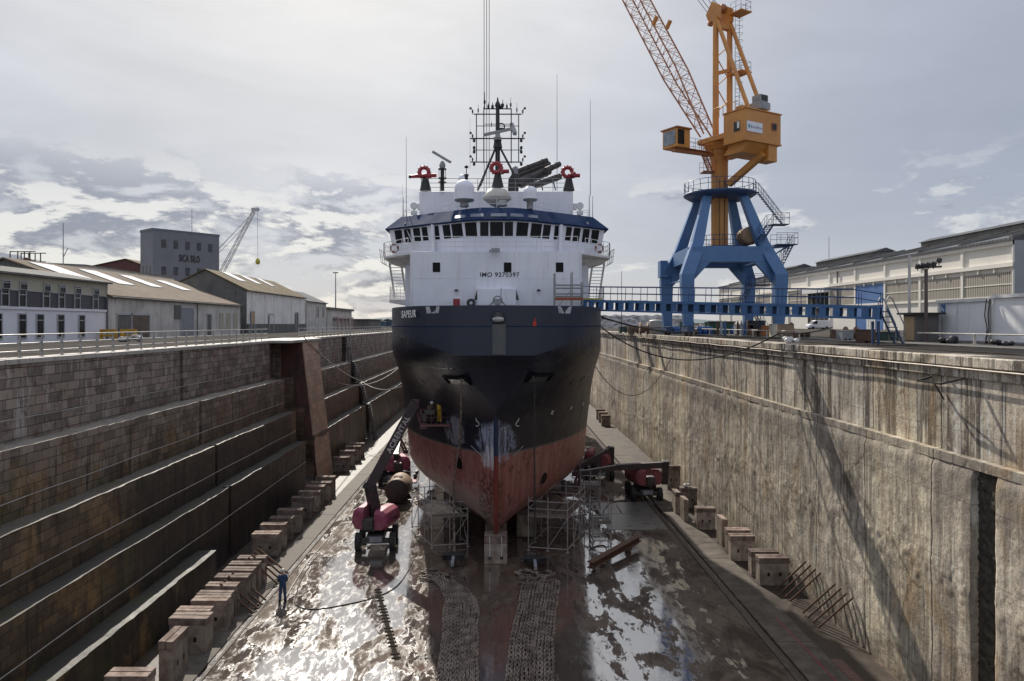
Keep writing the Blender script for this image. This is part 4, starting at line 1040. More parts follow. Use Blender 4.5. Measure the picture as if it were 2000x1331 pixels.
for sx in (-1, 1):
    for sy in (-1, 1):
        st = [(4.3,4.2,14.75,.85,.75),(4.35,4.25,17.0,1.1,.9),(4.42,4.3,18.9,1.2,.9),(4.4,4.28,19.7,1.25,.95),(3.75,3.75,21.2,1.3,1.0),(3.1,3.1,22.9,1.1,.95),(1.75,1.75,27.7,.78,.7)]
        lg = loft([(cx+sx*a, cy+sy*b_, z, w_, d_) for a, b_, z, w_, d_ in st], Mblue, 'leg', crane)
        k = MB(); x0, y0 = cx+sx*4.3, cy+sy*4.2
        k.box((x0,y0,14.45), (.7,2.2,.5)); 
        k.build('bogie', Mblue2, lg)
        for q in (-.7, .7): MB().lathe((x0,y0+q,14.12), [(.3,-.12),(.32,-.05),(.32,.05),(.3,.12)], 14, 'X').build('wheel', Mblack, lg)
def beam_box(name, a, b_, w_, h_, m=Mblue, par=None, **kw): return MB().beam(a, b_, w_, h_, **kw).build(name, m, par or crane, bev=.03)
for s_ in (-1, 1):
    beam_box('cross_beam', (cx-3.6,cy+s_*3.55,21.65), (cx+3.6,cy+s_*3.55,21.65), .85, 1.5)
    beam_box('side_beam', (cx+s_*3.55,cy-3.1,21.7), (cx+s_*3.55,cy+3.1,21.6), .85, 1.4)
    beam_box('tie_rod', (cx+s_*4.35,cy-3.9,19.2), (cx+s_*4.35,cy+3.9,19.2), .12, .12)
    for s2 in (-1, 1):                                   # haunches
        MB().prism([(cx+s2*3.9,cy+s_*3.75-.2,18.9),(cx+s2*3.9,cy+s_*3.75-.2,20.9),(cx+s2*2.1,cy+s_*3.75-.2,20.9)], (0,.4,0)).build('haunch', Mblue, crane)
bx_ = MB().bb(cx-5.15,cx-4.35,cy+3.6,cy+4.9,19.9,21.7); bx_.build('junction_box', Mblue, crane, bev=.03)
# middle floor and column
MB().lathe((cx,cy,22.55), [(2.4,0),(2.4,.14)], 24).build('column_floor', Mblue2, crane)
colu = MB().lathe((cx,cy,22.3), [(.86,0),(.86,9.0),(1.0,9.4),(1.25,10.6),(1.25,11.3)], 8).build('column', Mor, crane)
for s_ in (-1, 1): MB().box((cx+s_*.25,cy-.83,26), (.05,.06,7)).build('seam', Mditch, colu)
MB().lathe((cx+2.3,cy-1.5,23.6), [(.55,-.75),(.9,-.7),(.62,-.55),(.62,.55),(.9,.7),(.55,.75)], 18, 'Y').build('cable_drum', M('drum_ochre', (.30,.20,.11), (.22,.15,.09), rough=.6, sc=4), crane)
def ringrail(c, r, h, n, par, m, a0=0, a1=2*math.pi):
    k = MB()
    N_ = 40; pts = [(c[0]+r*math.cos(a0+(a1-a0)*i/N_), c[1]+r*math.sin(a0+(a1-a0)*i/N_)) for i in range(N_+1)]
    for f in (1,.55): k.path([(x,y,c[2]+h*f) for x, y in pts], .03, 5)
    for i in range(n): 
        a = a0+(a1-a0)*i/n; k.tube((c[0]+r*math.cos(a),c[1]+r*math.sin(a),c[2]), (c[0]+r*math.cos(a),c[1]+r*math.sin(a),c[2]+h), .03, 5)
    return k.build('handrail', m, par)
ringrail((cx,cy,22.69), 2.3, 1.05, 18, crane, Mblue2)
rg = MB().lathe((cx,cy,27.55), [(2.4,0),(3.0,.0),(3.55,.35),(3.55,.5),(1.0,.52)], 32).build('ring_platform', Mblue2, crane)
ringrail((cx,cy,28.07), 3.45, 1.1, 26, rg, Mblue2)
# stairs
def stairs(a, b_, w_, side, par, m, n=None):
    a, b_ = Vector(a), Vector(b_); d_ = b_-a; sd = Vector((-d_.y, d_.x, 0)); 
    if sd.length < .01: sd = Vector((0,1,0))
    sd.normalize(); n = n or max(4, int(abs(d_.z)/.24)); k = MB()
    ang = math.atan2(d_.y, d_.x)
    for i in range(n+1): k.box(a+d_*i/n, (.24, w_, .03), ang)
    for e in (-1, 1):
        k.beam(a+sd*e*w_/2, b_+sd*e*w_/2, .04, .2, up=sd)
        u = Vector((0,0,1.0))
        k.path([a+sd*e*w_/2+u, b_+sd*e*w_/2+u], .025, 5); k.path([a+sd*e*w_/2+u*.5, b_+sd*e*w_/2+u*.5], .018, 5)
        for i in range(0, 6): q = a+d_*i/5+sd*e*w_/2; k.tube(q, q+u, .022, 5)
    return k.build('stair', m, par)
def deck(x0, x1, y0, y1, z, par, m):
    o = MB().bb(x0,x1,y0,y1,z-.08,z).build('landing', m, par)
    rail('handrail', [(x0,y0,z),(x1,y0,z),(x1,y1,z),(x0,y1,z)], 1.05, (1,.55), 1.0, m, o, .022); return o
stairs((25.5,70.9,28.0), (27.4,69.6,24.7), .8, 1, crane, Mblue2); deck(26.3,27.9,69.0,70.3,24.65,crane,Mblue2)
stairs((26.2,69.5,24.6), (24.6,68.0,22.8), .7, 1, crane, Mblue2)
deck(26.3,28.3,68.0,69.6,22.6,crane,Mblue2); MB().beam((25.2,68.9,22.2),(27.9,68.9,22.5),.2).beam((25.6,68.9,21.2),(27.7,68.9,22.45),.14).build('landing_bracket', Mblue, crane); stairs((27.9,68.6,22.5), (26.9,68.5,20.6), .7, 1, crane, Mblue2)
deck(25.0,27.0,70.5,73.0,18.9,crane,Mblue2); stairs((25.0,71.5,18.8), (23.9,71.5,16.2), .8, 1, crane, Mblue2); deck(23.4,26.5,70.5,72.6,16.1,crane,Mblue2)
stairs((25.4,71.5,16.0), (26.6,71.5,13.9), .8, 1, crane, Mblue2)
# slewing superstructure: A points along the jib, Pv across it
A_ = Vector((-.5,.866,0)); Pv = Vector((.866,.5,0)); C0 = Vector((cx,cy,0)); Zv = Vector((0,0,1))
M3c = Matrix((Pv, A_, Zv)).transposed()
def S(a, p, z): return C0+A_*a+Pv*p+Zv*z
slew = MB().box(S(-1.6,0,33.3), (3.4,6.0,.5), M3c).lathe((cx,cy,32.4), [(1.25,0),(1.6,.5),(1.6,.8)], 12).build('turntable', Mor, crane, bev=.04)
hs = MB(); LB, LF, WH = -5.4, -2.75, 2.45
pl = [S(LB,-WH,32.15), S(LB,WH,32.15), S(LF,WH,32.15), S(LF,-WH,32.15)]
hs.prism(pl, (0,0,2.85)); house = hs.build('machinery_house', Mor, crane, bev=.06)
MB().prism([S(LB-.06,-WH-.06,32.05), S(LB-.06,WH+.06,32.05), S(LF+.05,WH+.06,32.05), S(LF+.05,-WH-.06,32.05)], (0,0,.12)).build('house_sill', Mor, house)
MB().prism([S(LB-.08,-WH-.08,35.0), S(LB-.08,WH+.08,35.0), S(LF+.05,WH+.08,35.0), S(LF+.05,-WH-.08,35.0)], (0,0,.1)).build('house_roof', Mor, house)
under = MB(); under.prism([S(LB+.2,-1.9,32.05), S(LB+.2,1.9,32.05), S(LB+.9,1.9,31.2), S(LB+.9,-1.9,31.2)], A_*2.2); under.build('under_frame', Mor, house)
MB().box(S(LB+.8,1.5,31.3), (1.2,1.3,1.6), M3c).build('ballast_block', Mor, house, bev=.04)
wn = S(LB-.03,1.45,33.75); MB().box(wn, (.75,.06,.72), M3c).build('house_window', Mor2, house); MB().box(wn-A_*.03, (.55,.05,.52), M3c).build('pane', Mglass, house)
sg = S(LB-.04,-1.25,33.35); sgn = MB().box(sg, (2.1,.05,.95), M3c).build('sign_board', M('sign_white', (.72,.74,.8), (.66,.68,.74), rough=.4, sc=1), house)
text('BrestPort', .36, M('sign_blue', (.03,.07,.22), rough=.5), 'sign_lettering', sgn, sg-A_*.03-Pv*.55-Zv*.12, Pv, Zv, .006)
k = MB(); k.lathe((0,0,0), [(.18,0),(.18,.03)], 12)
MB().box(sg-A_*.032-Pv*.78+Zv*.02, (.22,.02,.3), M3c).build('sign_emblem', M('emblem_green', (.06,.3,.33), rough=.5), sgn)
MB().box(S(LB+1.0,-WH-.02,33.5), (.05,.7,.9), M3c).build('fan_grille', Mblack, house); MB().box(S(LB+.8,-WH-.05,33.6), (.05,.25,.6), M3c).build('fan_panel', Mwhite2, house)
MB().box(S(LB+.9,.6,35.75), (1.5,1.2,.7), M3c).box(S(LB+.9,.6,36.45), (1.1,1.0,.75), M3c).build('cooling_unit', Mgrey, house, bev=.04)
MB().box(S(LB+.36,.6,36.5), (.75,.06,.5), M3c).build('cooling_grille', Mblack, house)
k = MB(); k.box(S(LB+1.5,-1.2,35.4), (.8,.8,.6), M3c)
for q in range(6): k.tube(S(-1.2-q*.5,-1.9,35.1), S(-1.2-q*.5,-1.9,36.1), .04, 5)
k.tube(S(-1,-1.9,36.1), S(-4,-1.9,36.1), .04, 5); k.build('roof_rail', Mor, house)
MB().beam(S(-4.9,0.6,31.2), S(-1.0,.2,28.9), .55, .6).build('raking_strut', Mor, slew, bev=.03)
MB().beam(S(-4.6,0.5,31.8), S(-1,0.2,31.6), .6, .5).build('slew_beam', Mor, slew)
# A-frame
for p in (-.98, .98):
    MB().tube(S(-.4,p,33.5), S(-.4,p,45.6), .31, 14, .28).build('mast', Mor, slew)
    MB().tube(S(-.55,p,45.2), S(-4.6,p,35.1), .2, 10).build('back_stay', Mor, slew)
k = MB()
for z in (36.0,38.6,41.5): k.beam(S(-.4,-.98,z), S(-.4,.98,z+1.6), .09)
k.beam(S(-.4,-.98,39.9), S(-.4,.98,40.6), .35); k.beam(S(-.4,-.98,44.8), S(-.4,.98,44.8), .5)
for z in (36.5,39.5): k.beam(S(-.4,.98,z), S(-.4,-.98,z+2.2), .08)
k.build('mast_bracing', Mor, slew)
hd = MB(); hd.prism([S(-.9,-1.0,45.3), S(.5,-1.0,45.3), S(.9,-1.0,46.2), S(.1,-1.0,47.3), S(-.9,-1.0,46.6)], Pv*.25); hd.prism([S(-.9,.75,45.3), S(.5,.75,45.3), S(.9,.75,46.2), S(.1,.75,47.3), S(-.9,.75,46.6)], Pv*.25)
head = hd.build('mast_head', Mor, slew)
for (a, p, z, r) in ((.3,0,46.5,.5),(.7,-.4,45.8,.42),(.1,.5,46.9,.45),(.45,-.75,45.35,.38)):
    k = MB().lathe((0,0,0), [(r*.3,-.14),(r,-.12),(r*.85,0),(r,.12),(r*.3,.14)], 18, 'X'); k.v = [M3c @ q+S(a,p,z) for q in k.v]; k.build('sheave', Mor2, head)
k = MB()
for e in (-.3,.3): k.tube(S(-1.1,1.3+e,35.2), S(-1.1,1.3+e,46.4), .025, 5)
for i in range(28): k.tube(S(-1.1,1.0,35.4+i*.4), S(-1.1,1.6,35.4+i*.4), .015, 4)
for i in range(14):
    z = 37.0+i*.7; k.path([S(-1.1,1.0,z), S(-1.5,.95,z), S(-1.75,1.3,z), S(-1.5,1.65,z), S(-1.1,1.6,z)], .018, 4)
k.build('caged_ladder', Mblack, slew)
for z, e in ((46.0,.9),(40.0,.7)):
    o = MB().box(S(-1.5,1.3,z), (1.5,1.6,.1), M3c).build('mast_landing', Mor, slew)
    rail('handrail', [S(-.9,.6,z), S(-2.2,.6,z), S(-2.2,2.0,z), S(-.9,2.0,z)], 1.05, (1,.5), .7, Mblack, o, .02)
# driver's cab on its arm
cab = MB().box(S(.5,-5.4,32.95), (1.75,2.0,1.8), M3c).build('cab', Mor, crane, bev=.08)
MB().box(S(.5,-6.29,33.0), (.05,1.6,1.35), M3c).build('cab_window', M('cab_glass', (.25,.28,.30), (.15,.17,.19), rough=.15, sc=2), cab); MB().box(S(-.52,-5.75,33.0), (.8,.05,1.4), M3c).build('cab_window', Mglass, cab)
MB().box(S(.5,-5.4,33.9), (2.0,2.3,.12), M3c).build('cab_roof', Mor2, cab)
MB().beam(S(.3,-6,31.85), S(.1,-1,31.9), .45, .3).build('cab_arm', Mor2, cab)
k = MB(); k.box(S(.3,-3,32.1), (3.2,1.0,.07), M3c); k.build('walkway', Mor2, cab)
rail('handrail', [S(-.2,-4.3,32.1), S(-.2,-1.2,32.1)], 1.05, (1,.55), .8, Mblack, cab, .02); rail('handrail', [S(.8,-4.3,32.1), S(.8,-1.2,32.1)], 1.05, (1,.55), .8, Mblack, cab, .02)
deck(20.2,21.4,71,72.4,30.2,crane,Mor2); stairs((20.4,71.6,31.9), (20.9,70.9,29.9), .7, 1, crane, Mor2, 9)
# jib
J0, J1 = S(1.5,0,34.2), Vector((-2.1,113.7,111.5))
jd = (J1-J0); JL = jd.length; jd.normalize(); jn = Pv.cross(jd).normalized()
def JP(s_, p, q):
    w_ = 1.0 if s_ > 9 else .9; d_ = 1.0 if s_ > 9 else .25+.75*s_/9
    e = 1 if s_ < JL-10 else max(.25, (JL-s_)/10)
    return J0+jd*s_+Pv*(p*w_*e)+jn*(q*d_*e)
jb = MB()
stn = [0, 9, JL-10, JL]
for p in (-1, 1):
    for q in (-1, 1): jb.path([JP(s_,p,q) for s_ in stn], .085, 6)
jib = jb.build('jib', Mor2, crane)
lc = MB(); s_ = 1.5; i = 0
while s_ < JL-2.2:
    for (a, b_) in (((-1,-1),(-1,1)),((1,-1),(1,1)),((-1,-1),(1,-1)),((-1,1),(1,1))):
        lc.tube(JP(s_,*a), JP(s_+1.0,*b_), .035, 4, cap=False); lc.tube(JP(s_+1.0,*b_), JP(s_+2.0,*a), .035, 4, cap=False)
        lc.tube(JP(s_,*a), JP(s_,*b_), .03, 4, cap=False)
    s_ += 2.0
lc.build('lacing', Mor2, jib)
for p in (-1, 1): MB().beam(JP(15.5,p,1), JP(15.5,p,1)+jn*.9+jd*.3, .35, .3).build('rope_guide', Mor, jib)
k = MB()
for (a, p, z), pp_ in (((.6,-.9,46.2),-1),((.6,-.6,46.6),-.6),((.6,0,47),-.1),((.6,.5,47.2),.4),((.6,.8,47.2),.8)): k.tube(S(a,p,z), JP(JL-1,pp_,1), .03, 4)
k.build('luffing_rope', Mrope, jib)
k = MB()
for u in (945.5,950.5,955.5): k.tube(W(u,-700,113.7), W(u,480,113.7), .045, 4)
k.build('hoist_rope', Mrope, jib)
q = W(950.5,500,113.7); MB().box(q, (1.2,.6,2.6)).tube(q-Vector((0,0,1.2)), q-Vector((0,0,2.2)), .3, 8).build('hook_block', Mor, jib)
# ---- gangway from quay to bow
Ga, Gb = Vector((6.15,51.6,15.95)), Vector((21.9,41.2,15.25))
gang = thing('gangway', tuple(Gb), 'long blue steel gangway with square openings joining quay and bow', 'gangway')
Mgang = M('gangway_blue', (.03,.10,.24), (.05,.14,.30), rough=.5, sc=1.2, streak=.4, dirt=(.05,.06,.07))
gd = (Gb-Ga); GL = gd.length; gd.normalize(); gs = gd.cross(Zv).normalized(); gu = gs.cross(gd)
def GP(s_, a, h): return Ga+gd*s_+gs*a+gu*h
M3g = Matrix((gd, gs, gu)).transposed()
k = MB(); k.box((GP(0,0,.72)+GP(GL,0,.72))/2, (GL,1.1,.05), M3g); k.build('walkway', Mgang, gang)
for e in (-.58, .58):
    k = MB()
    for h, t_ in ((.70,.17),(.06,.13)): k.box((GP(0,e,h)+GP(GL,e,h))/2, (GL,.12,t_), M3g)
    n = 25
    for i in range(n+1): k.box(GP(min(GL-.2, max(.2, GL*i/n)),e,.38), (.38,.07,.5), M3g)
    k.build('side_girder', Mgang, gang)
    k = MB()
    for h in (1.72,1.25): k.path([GP(0,e,h), GP(GL-1.5,e,h), GP(GL,e,h-.25)], .025, 5)
    for i in range(18): k.tube(GP(GL*i/17,e,.75), GP(GL*i/17,e,1.72 if i < 16 else 1.55), .022, 5)
    k.build('handrail', Mblue2, gang)
MB().box(GP(4,0,.79), (1.5,.06,.05), M3g).box(GP(.8,.6,.83), (1.6,.05,.14), M3g).build('warning_strip', M('hazard_yellow', (.5,.45,.06), (.2,.2,.1), rough=.6, sc=6), gang)
st_ = thing('access_stair', tuple(Gb+Vector((.4,0,-1.4))), 'short steel access stair with curved handrails at the shore end of the gangway', 'stairs')
k = MB()
for i in range(6): k.box(Gb+Vector((.25+i*.2,.1+i*.1,.45-i*.3)), (.26,.8,.05))
for e in (-.6,.5): k.beam(Gb+Vector((.15,e*.8+.05,.6)), Gb+Vector((1.4,e*.8+.7,-1.4)), .04, .12)
k.build('steps', Mblue2, st_)
for e in (-.6,.5):
    MB().path([Gb+Vector((.1,e*.8+.05,.5)), Gb+Vector((.1,e*.8+.05,1.1)), Gb+Vector((.25,e*.8+.1,1.3)), Gb+Vector((.5,e*.8+.2,1.2)), Gb+Vector((1.5,e*.8+.75,-.3)), Gb+Vector((1.5,e*.8+.75,-1.4))], .035, 6).build('handrail', Mgrey, st_)
for q in (-.5,.5): MB().beam(Gb+Vector((-.3+q*.2,q,-.1)), Gb+Vector((-.3+q*.2,q,-1.42)), .12).build('leg', Mblue2, st_)
# bow scaffold at the ship's end of the gangway
bs = thing('bow_scaffold', (5.0,51.2,16.1), 'small tube scaffold with an orange board on the starboard bulwark', 'scaffold')
pts = [W(1082,597,51.2), W(1115,597,51.2), W(1135,597,51.2)]
tops = [535, 533, 552]
for (p_, tv) in zip(pts, tops):
    for dy_ in (0,-1.0): MB().tube(p_+Vector((0,dy_,0)), Vector((p_.x, p_.y+dy_, W(0,tv,51.2).z)), .045, 6).build('standard', Mgalv, bs)
k = MB()
for v in (558,564,575,580):
    for dy_ in (0,-1): k.tube(Vector((pts[0].x,51.2+dy_,W(0,v,51.2).z)), Vector((pts[2].x,51.2+dy_,W(0,v,51.2).z)), .035, 6)
k.build('ledger', Mgalv, bs)
MB().bb(pts[0].x,pts[2].x,50.15,50.19,W(0,588,51.2).z,W(0,582.5,51.2).z).build('toe_board', M('orange_board', (.35,.09,.03), (.25,.07,.03), rough=.6), bs)
MB().beam(pts[1]+Vector((-.9,-1,0)), pts[1]+Vector((-.05,-1,1.1)), .05).build('brace', Mgalv, bs)
MB().bb(pts[0].x,pts[2].x,50.2,51.2,16.2,16.26).build('platform', M('scaffold_board', (.20,.17,.14), (.13,.11,.09), rough=.8, sc=5), bs)
# mooring lines slung from the starboard bow to the quay
def sag(a, b_, drop, r, name, label, m=Mrope, n=24, grp='mooring lines'):
    a, b_ = Vector(a), Vector(b_)
    pts = [a.lerp(b_, i/n)-Zv*(4*drop*(i/n)*(1-i/n)) for i in range(n+1)]
    return tag(MB().path(pts, r, 6).build(name, m), label, 'rope', grp)
sag(W(1175,640,54), W(1520,652,43.5), 2.0, .05, 'mooring_hose', 'thick black hose sagging from the starboard bow to the right quay', grp=None)
sag(W(1520,652,43.5), W(1625,640,50), .15, .05, 'mooring_hose', 'black hose end running along the right quay edge', grp=None)
sag(W(1162,715,58), W(1316,690,62), 3.0, .03, 'mooring_rope', 'thin dark rope looped low between the starboard bow and the right wall')
for k_, (a, b_) in enumerate((((1140,606),(1365,648)),((1140,600),(1290,640)),((1145,612),(1420,655)))): sag(W(*a,50.5), W(*b_,57+k_*2), .5, .04, 'mooring_rope', ('dark rope stretched from the bow scaffold to the quay, the middle of three', 'uppermost of three dark ropes from the bow to the quay', 'lowest of three dark ropes from the bow to the quay')[k_])
for (a, Ya, b_, Yb, dr, lab) in (((590,655),66,(706,745),92,.6,'pale rope from the chute platform slanting down the left wall'), ((660,748),84,(782,716),100,1.2,'pale sagging rope tied across the stairway to the ship'), ((706,745),92,(790,752),80,.8,'lower pale rope running from the stairway to the port bow')):
    sag(W(*a,Ya), W(*b_,Yb), dr, .045, 'mooring_rope', lab, _mats['pale_rope'])
# ================================================================== BUILDINGS AND QUAY FURNITURE
def roof_mat(name, c1, c2, moss=None, pitch=.18, rough=.75):
    m, t, b, oc = newmat(name); x, y, z = t.sep(oc)
    n = t.noise(oc, .25, 6, .65); n2 = t.noise(oc, 1.6, 7, .7); st = t.noise(t.vm('MULTIPLY', oc, (.25,3,.6)), 1, 6, .65)
    c = t.mix(t.sm(n, .35, .65), c1, c2)
    c = t.mix(t.m('MULTIPLY', t.sm(st, .5, .68), .5), c, tuple(q*.5 for q in c1))
    if moss: c = t.mix(t.m('MULTIPLY', t.sm(n2, .5, .66), .7), c, moss)
    t.set(b.inputs['Base Color'], c); b.inputs['Roughness'].default_value = rough; b.inputs['Specular IOR Level'].default_value = .03
    w_ = t.m('SINE', t.m('MULTIPLY', y, 2*math.pi/pitch))
    bump(t, b, t.m('ADD', t.m('MULTIPLY', w_, .6), n2), .5, .05); return m
Mroofb = roof_mat('fibre_cement_roof', (.135,.105,.082), (.175,.14,.11), (.075,.065,.035))
Mroofm = roof_mat('mossy_roof', (.13,.105,.07), (.165,.13,.085), (.075,.075,.025))
Mroofg = roof_mat('zinc_roof', (.17,.165,.155), (.21,.205,.19), None, .6)
Mroofd = roof_mat('dark_zinc_roof', (.10,.105,.115), (.14,.145,.155), None, .9)
Mrender = M('stained_render', (.60,.575,.53), (.44,.42,.39), rough=.8, sc=.5, streak=.75, dirt=(.20,.185,.17), bmp=.2)
Mrender2 = M('pale_render', (.80,.78,.75), (.68,.66,.63), rough=.8, sc=.5, streak=.45, dirt=(.25,.22,.2), bmp=.15)
Mgable = M('dark_render', (.16,.155,.145), (.11,.108,.10), rough=.85, sc=.6, streak=.6, dirt=(.06,.06,.055), bmp=.2)
Mwb = M('white_render', (.78,.78,.82), (.72,.72,.76), rough=.7, sc=.4, streak=.1)
Mdark = M('dark_panel', (.05,.048,.062), (.06,.058,.07), rough=.5, sc=.5)
Mbeige = M('beige_panel', (.42,.40,.31), (.38,.36,.28), rough=.6, sc=.5)
Mframe = M('grey_frame', (.42,.42,.43), (.36,.36,.37), rough=.5)
Mlight = M('roof_light', (.50,.51,.52), (.42,.43,.44), rough=.7, sc=.6, spec=.1)
def window_x(par, X, y, w_, z0, z1, name='window', fm=Mframe, gm=Mglass, s_=1, deep=.22):
    """window in a wall facing +X (s_=1) or -X (s_=-1): frame proud of the wall with reveal, pane set in"""
    k = MB(); o = s_*.05
    for a, b_, c, d_ in ((y-w_/2-.08,y+w_/2+.08,z1,z1+.1),(y-w_/2-.08,y+w_/2+.08,z0-.1,z0),(y-w_/2-.08,y-w_/2,z0,z1),(y+w_/2,y+w_/2+.08,z0,z1)): k.bb(X-s_*.02, X+s_*.09, a, b_, c, d_)
    k.bb(X, X+s_*.06, y-w_/2, y+w_/2, z0+(z1-z0)*.74, z0+(z1-z0)*.74+.07)
    f = k.build(name, fm, par)
    MB().bb(X-s_*.02, X+s_*.03, y-w_/2, y+w_/2, z0, z1).build('pane', gm, f); return f
def gable(name, label, xf, xb, y0, y1, ze, zr, wm, rm, gz_=13.5, xr=None, ov=.35, gm=None, cat='warehouse'):
    o = thing(name, ((xf+xb)/2, (y0+y1)/2, gz_), label, cat); xr = xr if xr is not None else (xf+xb)/2
    MB().prism([(xf,y0,gz_),(xf,y0,ze),(xr,y0,zr-.05),(xb,y0,ze),(xb,y0,gz_)], (0,y1-y0,0)).build('wall', wm, o)
    if gm: MB().prism([(xf-.02*(xf > xb),y0-.06,gz_),(xf,y0-.06,ze),(xr,y0-.06,zr-.05),(xb,y0-.06,ze),(xb,y0-.06,gz_)], (0,.05,0)).build('gable_wall', gm, o)
    s_ = 1 if xf > xb else -1
    for xe, sg_ in ((xf, s_), (xb, -s_)):
        sl = (zr-ze)/abs(xr-xe); e = sg_*ov
        MB().prism([(xr,y0-ov,zr),(xe+e,y0-ov,ze-sl*ov),(xe+e,y0-ov,ze-sl*ov+.16),(xr,y0-ov,zr+.16)], (0,y1-y0+2*ov,0)).build('roof', rm, o)
    return o
def rooflight(par, xf, ze, xr, zr, y0, y1, f0, f1):
    def pt(f, y): return Vector((xf+(xr-xf)*f, y, ze+(zr-ze)*f+.19))
    MB().prism([pt(f0,y0), pt(f0,y1), pt(f1,y1), pt(f1,y0)], (0,0,.07)).build('roof_light', Mlight, par)
XL = -38.0
# white office with dark window band
of = thing('office_building', (XL-4,55,13.5), 'white two storey office with a dark window band at the far left', 'office building')
MB().bb(XL-9,XL,38,69.2,13.5,16.15).build('lower_wall', Mwb, of)
MB().bb(XL-9,XL+.12,38,69.25,16.15,16.35).build('string_course', Mwb, of)
MB().bb(XL-9,XL,38,69.2,16.35,17.65).build('dark_band', Mdark, of); MB().bb(XL-9,XL,38,69.2,17.65,18.95).build('upper_wall', Mbeige, of)
MB().prism([(XL+.5,37.5,18.85),(XL+.5,37.5,19.0),(XL-4.5,37.5,19.95),(XL-9.5,37.5,19.0),(XL-9.5,37.5,18.85)], (0,32,0)).build('roof', Mroofg, of)
MB().bb(XL-9,XL+.06,69.2,69.4,13.5,18.9).build('corner_strip', Mframe, of)
MB().bb(XL+.05,XL+.09,38,69,17.62,17.68).build('window_rail', Mframe, of)
for y in (45.5,48.5,51.5,54.2,57,59.2,62,65.1): window_x(of, XL, y, .85, 13.9, 15.75)
for y in (46,49,52,55,57,60,62.1,64.4,67.3):
    window_x(of, XL, y, .75, 16.4, 17.6, fm=Mframe); window_x(of, XL, y+.15, .8, 17.75, 18.3)
# long low warehouse with roof lights
w1 = gable('long_warehouse', 'long low warehouse with brown roof and four roof lights beside the white office', XL, XL-20, 69.6, 105, 17.75, 21.3, Mrender, Mroofb, xr=XL-10, gm=Mgable)
for y0, y1, f0, f1 in ((71.5,75.5,.42,.9),(79.5,83,.42,.88),(87.5,90.5,.45,.85),(96,99,.45,.82)): rooflight(w1, XL, 17.75, XL-10, 21.3, y0, y1, f0, f1)
Mdoor = M('brown_door', (.16,.12,.09), (.11,.085,.065), rough=.7, sc=1.5, streak=.5); Mshut = M('grey_shutter', (.22,.23,.26), (.18,.19,.22), rough=.5, sc=1)
def door_x(par, X, y0, y1, z1, m, name='door', z0=13.5, s_=1):
    f = MB().bb(X-s_*.02,X+s_*.10,y0-.15,y1+.15,z1,z1+.2); f.bb(X-s_*.02,X+s_*.08,y0-.15,y0,z0,z1); f.bb(X-s_*.02,X+s_*.08,y1,y1+.15,z0,z1)
    o = f.build(name, Mframe, par); MB().bb(X-s_*.02,X+s_*.04,y0,y1,z0,z1).build('door_leaf', m, o); return o
def uy(u, X=XL): return X*F/(u-U0)
door_x(w1, XL, uy(228), uy(256), 15.9, Mgable); door_x(w1, XL, uy(256.5), uy(291), 15.9, Mdoor); door_x(w1, XL, uy(352), uy(377), 16.9, Mshut, 'shutter_door'); door_x(w1, XL, uy(404), uy(412), 16.2, Mgable)
for u in (432,446,459): window_x(w1, XL, uy(u), 1.0, 14.3, 16.4, fm=Mbeige, gm=Mbeige)
k = MB(); k.tube((XL+.35,69.6,17.62), (XL+.35,105,17.62), .09, 6); k.build('gutter', Mgable, w1)
for u in (207,384,470): MB().tube((XL+.12,uy(u),13.5), (XL+.12,uy(u),17.5), .06, 6).build('downpipe', Mgable, w1)
MB().bb(XL+.02,XL+.12,uy(340),uy(352),15.6,17.2).build('vent_panel', Mgable, w1)
# tall gabled warehouse
w2 = gable('gabled_warehouse', 'taller gabled warehouse with mossy roof and white front wall', XL, XL-12.4, 107.7, 140, 20.1, 23.15, Mrender2, Mroofm, gm=Mgable)
for y0, y1 in ((113,116.5),(121,124),(129,131.5)): rooflight(w2, XL, 20.1, XL-6.2, 23.15, y0, y1, .5, .95)
MB().bb(XL,XL+.25,107.7,140,13.5,15.0).build('plinth', Mgable, w2)
for u in (492,517,535,553,569,586): MB().bb(XL+.0,XL+.12,uy(u)-.12,uy(u)+.12,15,20).build('pilaster', Mrender2, w2)
door_x(w2, XL+.2, uy(524), uy(532), 16.5, Mwhite2); door_x(w2, XL+.2, uy(489), uy(494), 16.8, M('ochre_door', (.45,.28,.12), rough=.6)); door_x(w2, XL+.2, uy(576), uy(580), 17.0, Mdark)
MB().tube((XL+.3,107.7,20.0), (XL+.3,140,20.0), .09, 6).build('gutter', Mgable, w2)
w3 = gable('small_warehouse', 'small grey warehouse with two upper windows behind the mossy gabled one', XL, XL-10, 141, 157, 19.5, 21.7, Mrender, Mroofd, gm=Mrender)
for u in (620,631): window_x(w3, XL, uy(u), 1.6, 16.5, 18.6)
lo = thing('low_building', (XL-3,170,13.5), 'low flat roofed building with pink posts at the end of the row', 'building')
MB().bb(XL-8,XL,158,184,13.5,18.2).build('wall', Mrender, lo); MB().bb(XL-8.3,XL+.5,157.6,184.5,18.2,18.7).build('roof', Mgable, lo)
MB().bb(XL,XL+1.2,163,180,16.2,16.6).build('canopy', M('pink_render', (.45,.33,.31), (.4,.3,.28), rough=.8), lo)
for y in (163.5,168,172,176,179.5): MB().bb(XL+.8,XL+1.2,y,y+.5,13.5,16.2).build('post', _mats['pink_render'], lo)
lo2 = thing('harbour_sheds', (-36,196,13.5), 'farthest low grey shed behind the flat roofed building', 'shed'); MB().bb(-42,-34,186,205,13.5,16.0).build('wall', Mgable, lo2); MB().bb(-42.3,-33.6,185.6,205.4,16,16.3).build('roof', Mroofd, lo2)
